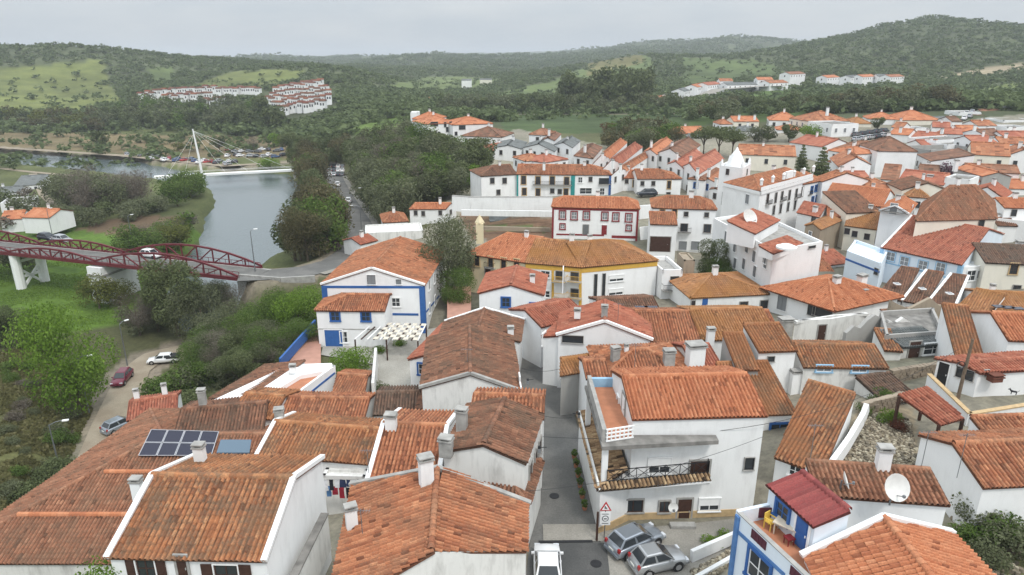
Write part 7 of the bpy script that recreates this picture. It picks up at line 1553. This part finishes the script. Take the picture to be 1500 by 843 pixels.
# satellite dishes
def dish(p, rad, yaw, tilt, label, mast=0.8):
    t = thing('satellite_dish', label, 'satellite dish', p, yaw); m = MB(); vs = []; n = 20; rings = 5; rot = Matrix.Rotation(tilt, 4, 'X')
    for i in range(rings + 1):
        for j in range(n): rr = rad * i / rings; vs.append(tuple(rot @ Vector((rr * math.cos(2 * math.pi * j / n), -0.28 * rad + 0.28 * rad * (i / rings) ** 2 * -1 + 0.28 * rad, rr * math.sin(2 * math.pi * j / n))) + Vector((0, 0, mast + rad * .8))))
    m.add(vs, [(i * n + j, i * n + (j + 1) % n, i * n + n + (j + 1) % n, i * n + n + j) for i in range(rings) for j in range(n)]); m.build('reflector', mat_plain('dish_paint', (0.62, 0.61, 0.58), 0.5, var=.08), t, smooth=True)
    m = MB(); m.tube([(0, .12, 0), (0, .1, mast + rad * .75)], .05, 6); m.build('mast', grey_metal, t); m = MB(); f = Vector((0, -rad * 1.0, mast + rad * .7)); m.tube([(0, 0, mast + .1), f], .025, 5); m.box(f, (.12, .12, .14)); m.build('receiver', grey_metal, t); return t
dish(at(1305, 742, 7.6), 0.72, 0.15, -0.5, 'large cream satellite dish on the white house in the lower right', 0.6)
dish(at(1233, 722, 7.5), 0.48, 1.2, -0.4, 'grey striped satellite dish seen edge on, left of the large cream one', 0.4)
dish(at(1095, 335, 6.3), 1.25, 0.5, -0.6, 'big white satellite dish on the tall three storey building', 0.6)
dish(at(985, 752, 2.0), 0.32, 0, -0.3, 'small satellite dish fixed beside the ground floor window', 0.2)
m = MB(); p = at(1152, 364, 6.6); m.tube([p, p + Vector((0, 0, .25))], 1.3, 20); m.tube([p + Vector((0, 0, .25)), p + Vector((0, 0, .5))], [1.2, .7], 20); o = m.build('skylight_dome', white_trim); tag(o, 'oval white skylight on the sunken red roof', 'skylight')
# solar panels on the long low roof
spn = thing('solar_array', 'array of eight dark solar panels on the long brown roof', 'solar panels', (0, 0, 0)); pan = mat_glass('solar_cell', (0.012, 0.012, 0.03)); alu = mat_plain('aluminium', (0.5, 0.5, 0.52), .4, .6)
def roof_pt(px, py, e0, slope):      # on a roof plane that rises away from its front eave
    r_ = ray(px, py); n_ = Vector((0, -slope, 1)); o_ = Vector((0, 0, CAM_H)); tt = (e0 - o_).dot(n_) / r_.dot(n_); return o_ + r_ * tt
S4 = [roof_pt(px, py, Vector((0, h2.A.y, h2.ze)), .33) + Vector((0, 0, .3)) for px, py in ((203, 673), (311, 673), (322, 637), (222, 634))]
for i in range(4):
    for j in range(2):
        f = lambda u, v: S4[0].lerp(S4[1], u).lerp(S4[3].lerp(S4[2], u), v); c4 = [f(i / 4 + .008, j / 2 + .012), f((i + 1) / 4 - .008, j / 2 + .012), f((i + 1) / 4 - .008, (j + 1) / 2 - .012), f(i / 4 + .008, (j + 1) / 2 - .012)]
        m = MB(); dn_ = Vector((0, .0, -.05)); m.add(c4 + [c + dn_ for c in c4], [(0, 1, 2, 3), (0, 4, 5, 1), (1, 5, 6, 2), (2, 6, 7, 3), (3, 7, 4, 0)]); o = m.build('solar_panel', pan, spn)
        m = MB(); 
        for k in range(4): m.bar(c4[k] + Vector((0, 0, .012)), c4[(k + 1) % 4] + Vector((0, 0, .012)), .05, .04)
        m.build('panel_frame', alu, o)
m = MB(); Q = [roof_pt(px, py, Vector((0, h2.A.y, h2.ze)), .33) + Vector((0, 0, .3)) for px, py in ((318, 668), (366, 668), (369, 649), (324, 649))]; m.add(Q + [q_ - Vector((0, 0, .1)) for q_ in Q], [(0, 1, 2, 3), (0, 4, 5, 1), (1, 5, 6, 2), (2, 6, 7, 3), (3, 7, 4, 0)]); tag(m.build('solar_heater', mat_glass('heater_glass', (0.10, 0.15, 0.2))), 'pale blue solar heater sheet right of the solar panels', 'solar heater')
for i, (px, py) in enumerate([(940, 451), (954, 451)]):
    m = MB(); p = at(px, py, 4.2); m.box(p, (1.4, 1.0, .08)); tag(m.build('rooftop_solar_panel', pan), '%s dark blue solar panel on the worn red roof below the yellow eaves' % ['left', 'right'][i], 'solar panel')
for i, px in enumerate([1463, 1477, 1491]):
    m = MB(); p = at(px, 449 + i * 1.5, 1.4); m.box(p, (1.3, .9, .08)); tag(m.build('rooftop_solar_panel', pan), ['first', 'second', 'third'][i] + ' dark blue solar panel on the golden roof at the right edge', 'solar panel')
# skylights of the joined brown roofs
for i, (px, py) in enumerate([(1314, 416), (1338, 401), (1351, 423), (1375, 408), (1391, 430), (1403, 412)]):
    p = at(px, py, 1.5); m = MB(); m.box(p, (.7, .8, .12)); sk_ = MB(); sk_.box(p + Vector((0, 0, .03)), (.5, .6, .1)); so_ = m.build('skylight', white_trim); sk_.build('pane', glass_pale, so_); tag(so_, ['white skylight low on the left brown roof', 'white skylight high on the left brown roof', 'white skylight low on the middle brown roof', 'white skylight high on the middle brown roof', 'white skylight low on the right brown roof', 'white skylight high on the right brown roof'][i], 'skylight')
# terrace furniture
yel = mat_plain('yellow_plastic', (0.75, 0.52, 0.10), .5, var=.05); tp_ = at(1127, 774, 6.92); t = thing('chair', 'yellow plastic armchair on the terracotta terrace', 'chair', tp_, 0.6)
m = MB(); m.box((0, 0, .43), (.46, .44, .04)); m.build('seat', yel, t); m = MB(); m.box((0, .22, .68), (.44, .04, .42)); m.build('backrest', yel, t)
for sx in (-.2, .2):
    for sy in (-.18, .2): m = MB(); m.bar((sx, sy, 0), (sx, sy, .42), .05); m.build('leg', yel, t)
    m = MB(); m.bar((sx * 1.1, -.2, .64), (sx * 1.1, .2, .64), .05, .04); m.bar((sx * 1.1, -.2, .42), (sx * 1.1, -.2, .64), .04); m.build('armrest', yel, t)
tp_ = at(1151, 785, 6.92); t = thing('table', 'cream plastic table beside the yellow armchair', 'table', tp_, -.75); m = MB(); m.box((0, 0, .7), (1.25, .72, .05)); m.build('tabletop', mat_plain('cream_plastic', (.6, .52, .42), .5), t)
for sx in (-.52, .52):
    for sy in (-.28, .28): m = MB(); m.bar((sx, sy, 0), (sx, sy, .69), .06); m.build('leg', MATS['cream_plastic'], t)
tp_ = at(1155, 797, 6.92); t = thing('stool', 'dark red low seat under the cream table', 'stool', tp_, .3); m = MB(); m.box((0, 0, .38), (.42, .42, .07)); m.build('seat', red_trim, t)
for sx in (-.16, .16):
    for sy in (-.16, .16): m = MB(); m.bar((sx, sy, 0), (sx, sy, .35), .04); m.build('leg', red_trim, t)
# laundry
gm = [mat_plain('cloth_wine', (.16, .015, .03), .9), mat_plain('cloth_black', (.018, .018, .025), .9), mat_plain('cloth_navy', (.03, .04, .09), .9), mat_plain('cloth_red', (.38, .03, .05), .9), mat_plain('cloth_white', (.7, .7, .72), .9), mat_plain('cloth_blue', (.10, .22, .42), .9)]
gl = ['wine red', 'black', 'navy', 'red', 'white', 'blue']
for row, (p0, p1, seq) in enumerate([((476, 677), (538, 683), [0, 4, 1, 4, 2, 2, 4, 1]), ((476, 712), (524, 716), [5, 3, 3, 1, 0])]):
    a_, b_ = at(*p0, 2.4 if row == 0 else 1.3), at(*p1, 2.4 if row == 0 else 1.3); 
    if row == 0: a_.y = b_.y = 40.4
    m = MB(); m.tube([a_, b_], .015, 4); tag(m.build('clothes_line', plastic), ['upper', 'lower'][row] + ' clothes line across the narrow laundry yard', 'clothes line')
    for i, g in enumerate(seq):
        p = a_.lerp(b_, (i + .5) / len(seq)); w, h = random.uniform(.24, .42), random.uniform(.55, .95); m = MB(); vs = []
        for k in range(4):
            z = -h * k / 3; sp_ = w * (1 + .12 * k / 3 + random.uniform(-.1, .1)); vs += [p + Vector((-sp_ / 2, random.uniform(-.05, .05), z)), p + Vector((sp_ / 2, random.uniform(-.05, .05), z))]
        vs2 = [v + Vector((0, .03, 0)) for v in vs]; m.add(vs + vs2, [(2 * k, 2 * k + 2, 2 * k + 3, 2 * k + 1) for k in range(3)] + [(8 + 2 * k, 9 + 2 * k, 11 + 2 * k, 10 + 2 * k) for k in range(3)] + [(0, 8, 10, 2), (2, 10, 12, 4), (4, 12, 14, 6), (1, 3, 11, 9), (3, 5, 13, 11), (5, 7, 15, 13), (6, 14, 15, 7), (0, 1, 9, 8)])
        tag(m.build('garment', gm[g]), '%s garment, %s from the left on the %s clothes line' % (gl[g], ['first', 'second', 'third', 'fourth', 'fifth', 'sixth', 'seventh', 'eighth'][i], ['upper', 'lower'][row]), 'laundry', 'laundry hung in the yard')
# courtyard pergola with chequered slats
P0 = at(522, 520, -4.6); t = thing('pergola', 'white slatted pergola with brown posts in the courtyard of the blue windowed annex', 'pergola', P0)
zt = -2.0; q4 = [at(520, 498, zt), at(612, 500, zt), at(624, 476, zt), at(548, 474, zt)]
for q_ in q4 + [(q4[0] + q4[1]) / 2]: m = MB(); m.bar(Vector((q_.x, q_.y, -4.6)) - P0, Vector((q_.x, q_.y, zt)) - P0, .16); m.build('post', brown_wood, t)
for i in range(11):
    a_, b_ = q4[0].lerp(q4[1], i / 10), q4[3].lerp(q4[2], i / 10); m = MB(); m.bar(a_ - P0 + Vector((0, 0, .08)), b_ - P0 + Vector((0, 0, .08)), .14, .1); m.build('rafter', brown_wood if i % 2 else white_trim, t)
for i in range(7):
    for k in range(9):
        if (i + k) % 2: continue
        f = lambda u, v: q4[0].lerp(q4[1], u).lerp(q4[3].lerp(q4[2], u), v); u0 = .28 + .72 * k / 9; c4 = [f(u0, i / 7), f(u0 + .08, i / 7), f(u0 + .08, (i + 1) / 7), f(u0, (i + 1) / 7)]; m = MB(); m.add([c + Vector((0, 0, .16)) - P0 for c in c4] + [c + Vector((0, 0, .12)) - P0 for c in c4], [(0, 1, 2, 3), (7, 6, 5, 4), (0, 4, 5, 1), (1, 5, 6, 2), (2, 6, 7, 3), (3, 7, 4, 0)]); m.build('shade_slat', mat_plain('cream_slat', (.60, .55, .46), .8), t)
# cobbles and gravel
def stones(name, poly, n, z, s0, s1, mat, label):
    xs, ys = [q_[0] for q_ in poly], [q_[1] for q_ in poly]; m = MB(); k = 0
    while k < n:
        x, y = random.uniform(min(xs), max(xs)), random.uniform(min(ys), max(ys))
        if not inside(np.array(x), np.array(y), poly): continue
        k += 1; s = random.uniform(s0, s1); a = random.uniform(0, 3); zz = (z if z is not None else gz(x, y)); h = s * random.uniform(.3, .6); c, si = math.cos(a), math.sin(a); pts = [(x + c * s * u - si * s * v * .8, y + si * s * u + c * s * v * .8) for u, v in ((-.5, -.3), (.1, -.55), (.5, -.1), (.35, .45), (-.3, .5))]
        m.add([(px, py, zz - .05) for px, py in pts] + [(x + (px - x) * .7, y + (py - y) * .7, zz + h) for px, py in pts], [(5, 6, 7, 8, 9)] + [(i, (i + 1) % 5, 5 + (i + 1) % 5, 5 + i) for i in range(5)])
    me = m.mesh(name, mat); at2 = me.attributes.new('tone', 'FLOAT', 'FACE'); at2.data.foreach_set('value', np.repeat(rng.random(n), 6).astype(np.float32)); o = place(name, me); o['kind'] = 'stuff'; o['label'] = label
cob = mat_tiles('cobble_stone', (.14, .11, .08), (.26, .20, .14), (.40, .34, .26), (.20, .17, .13), .4)
stones('cobbled_bank', [tuple(at(px, py, .05)[:2]) for px, py in ((1012, 838), (1076, 802), (1084, 808), (1030, 860))], 420, 0.02, .18, .34, cob, 'rough cobbled bank beside the white planter wall')
stones('cobbled_court', [tuple(q_) for q_ in GARDEN], 2200, 3.12, .16, .36, cob, 'rough cobbled court between the curved wall and the pergola')
stones('bank_rubble', [tuple(at(px, py, 3)[:2]) for px, py in ((1395, 745), (1440, 735), (1500, 780), (1500, 850), (1450, 850))], 260, None, .2, .5, cob, 'rubble on the ivy bank at the right')
# dog on the parapet side
dp = at(1484, 578, 4.9); t = thing('dog', 'small black dog on the terrace of the sheet roofed house', 'dog', dp, 2.6)
m = MB(); m.tube([(-.32, 0, .34), (-.2, 0, .36), (0, 0, .35), (.2, 0, .37), (.3, 0, .45), (.36, 0, .55), (.46, 0, .55), (.56, 0, .50)], [.06, .12, .115, .13, .09, .085, .075, .03], 8)
for x, s_ in ((-.24, 1), (-.24, -1), (.2, 1), (.2, -1)): m.tube([(x, s_ * .07, .34), (x - .03 if x < 0 else x, s_ * .08, .18), (x, s_ * .08, 0)], [.06, .035, .03], 6)
m.tube([(-.3, 0, .38), (-.46, 0, .5), (-.5, 0, .62)], [.03, .022, .012], 5)
for s_ in (-1, 1): m.tube([(.38, s_ * .05, .6), (.37, s_ * .08, .70)], [.035, .008], 5)
m.build('body', plastic, t, smooth=True); t.scale = (.7, .7, .7)
# overhead wires
def wire(a, b, sag, label):
    m = MB(); P = [Vector(a).lerp(Vector(b), i / 14) - Vector((0, 0, sag * 4 * (i / 14) * (1 - i / 14))) for i in range(15)]; m.tube(P, .018, 4); tag(m.build('overhead_wire', plastic), label, 'wire')
wire(at(795, 640, 5.6), atd(1118, 622, 39.5), .5, 'overhead wire crossing the street to the balcony house corner')
wire(atd(770, 720, 35), atd(1118, 640, 39.4), .7, 'lower overhead wire slung in front of the balcony house')
wire(atd(470, 800, 33), atd(1180, 560, 50), .8, 'long overhead wire over the foreground roofs'); bpy.data.objects.remove(bpy.data.objects['overhead_wire.002'])
wire(atd(771, 600, 47), atd(838, 612, 48), .3, 'short overhead wire between the lanterns of the street'); wire(atd(764, 540, 56), atd(822, 540, 58), .3, 'overhead wire across the upper street'); wire(atd(1118, 622, 39.5), atd(1404, 512, 49.5), .9, 'overhead wire from the balcony house to the timber pole')
# aerials
def aerial(p, h, label):
    t = thing('tv_aerial', label, 'aerial', p); m = MB(); m.tube([(0, 0, -.5), (0, 0, h)], .022, 5); m.build('mast', grey_metal, t); m = MB(); m.bar((-.5, 0, h - .1), (.5, 0, h - .1), .02)
    for i in range(7): m.bar((-.45 + i * .15, -.22 + i * .01, h - .1), (-.45 + i * .15, .22 - i * .01, h - .1), .012)
    m.build('antenna', grey_metal, t)
for i, (px, py, z, h, lb) in enumerate([(1346, 700, 6.0, 3.2, 'tall tv aerial on the gable above the satellite dish'), (1404, 690, 6.0, 2.6, 'tv aerial fixed to the white gable by the pergola'), (540, 690, 4.5, 1.6, 'tv aerial over the laundry yard'), (905, 470, 6.0, 1.8, 'tv aerial on the white attic gable'), (930, 530, 6.0, 1.6, 'thin tv aerial before the low hip roof'), (1184, 690, 4, 3.5, 'thin iron mast beside the red sheet roof'), (685, 545, 4.5, 2.2, 'rusty mast at the party wall of the long street house'), (530, 770, 7.0, 1.0, 'broken tv aerial lying over the nearest orange roof')]): aerial(at(px, py, z), h, lb)
# pigeonhole lanterns along the street
for i, (px, py) in enumerate([(790, 660), (773, 560), (848, 610), (829, 560)]):
    p = atd(px, py, [40.5, 53, 47, 56][i]); t = thing('wall_lantern', ['black wall lantern on the stained gable house', 'black wall lantern on the peeling street house', 'black wall lantern beside the terrace wing', 'black wall lantern further up the street'][i], 'lantern', p); m = MB(); m.box((0, 0, 0), (.22, .22, .34)); m.build('lamp_glass', glass_pale, t); m = MB(); m.bar((0, 0, .2), (.5 if i < 2 else -.5, 0, .25), .04); m.bar((0, 0, .17), (0, 0, .3), .2); m.build('bracket', dark_iron, t)

# ================================================================== haze
m = bpy.data.materials.new('haze'); m.use_nodes = True; nt = m.node_tree; nt.nodes.clear(); o_ = nt.nodes.new('ShaderNodeOutputMaterial'); pv = nt.nodes.new('ShaderNodeVolumePrincipled'); pv.inputs['Color'].default_value = (0.86, 0.91, 0.97, 1); pv.inputs['Density'].default_value = 0.000184; nt.links.new(pv.outputs[0], o_.inputs['Volume'])
mb = MB(); zt_ = float(GZ.max()) + 25; zb_ = float(GZ.min()) - 1.5; mb.box((0, 4200, (zt_ + zb_) / 2), (17500, 9700, zt_ - zb_)); hz = mb.build('haze', m); hz['kind'] = 'stuff'; hz['label'] = 'thin pale haze lying over the whole valley'

print('unique tris', sum(len(p_.vertices) - 2 for me_ in bpy.data.meshes if me_.users for p_ in []) or sum(len(me_.loops) - 2 * len(me_.polygons) for me_ in bpy.data.meshes if me_.users))
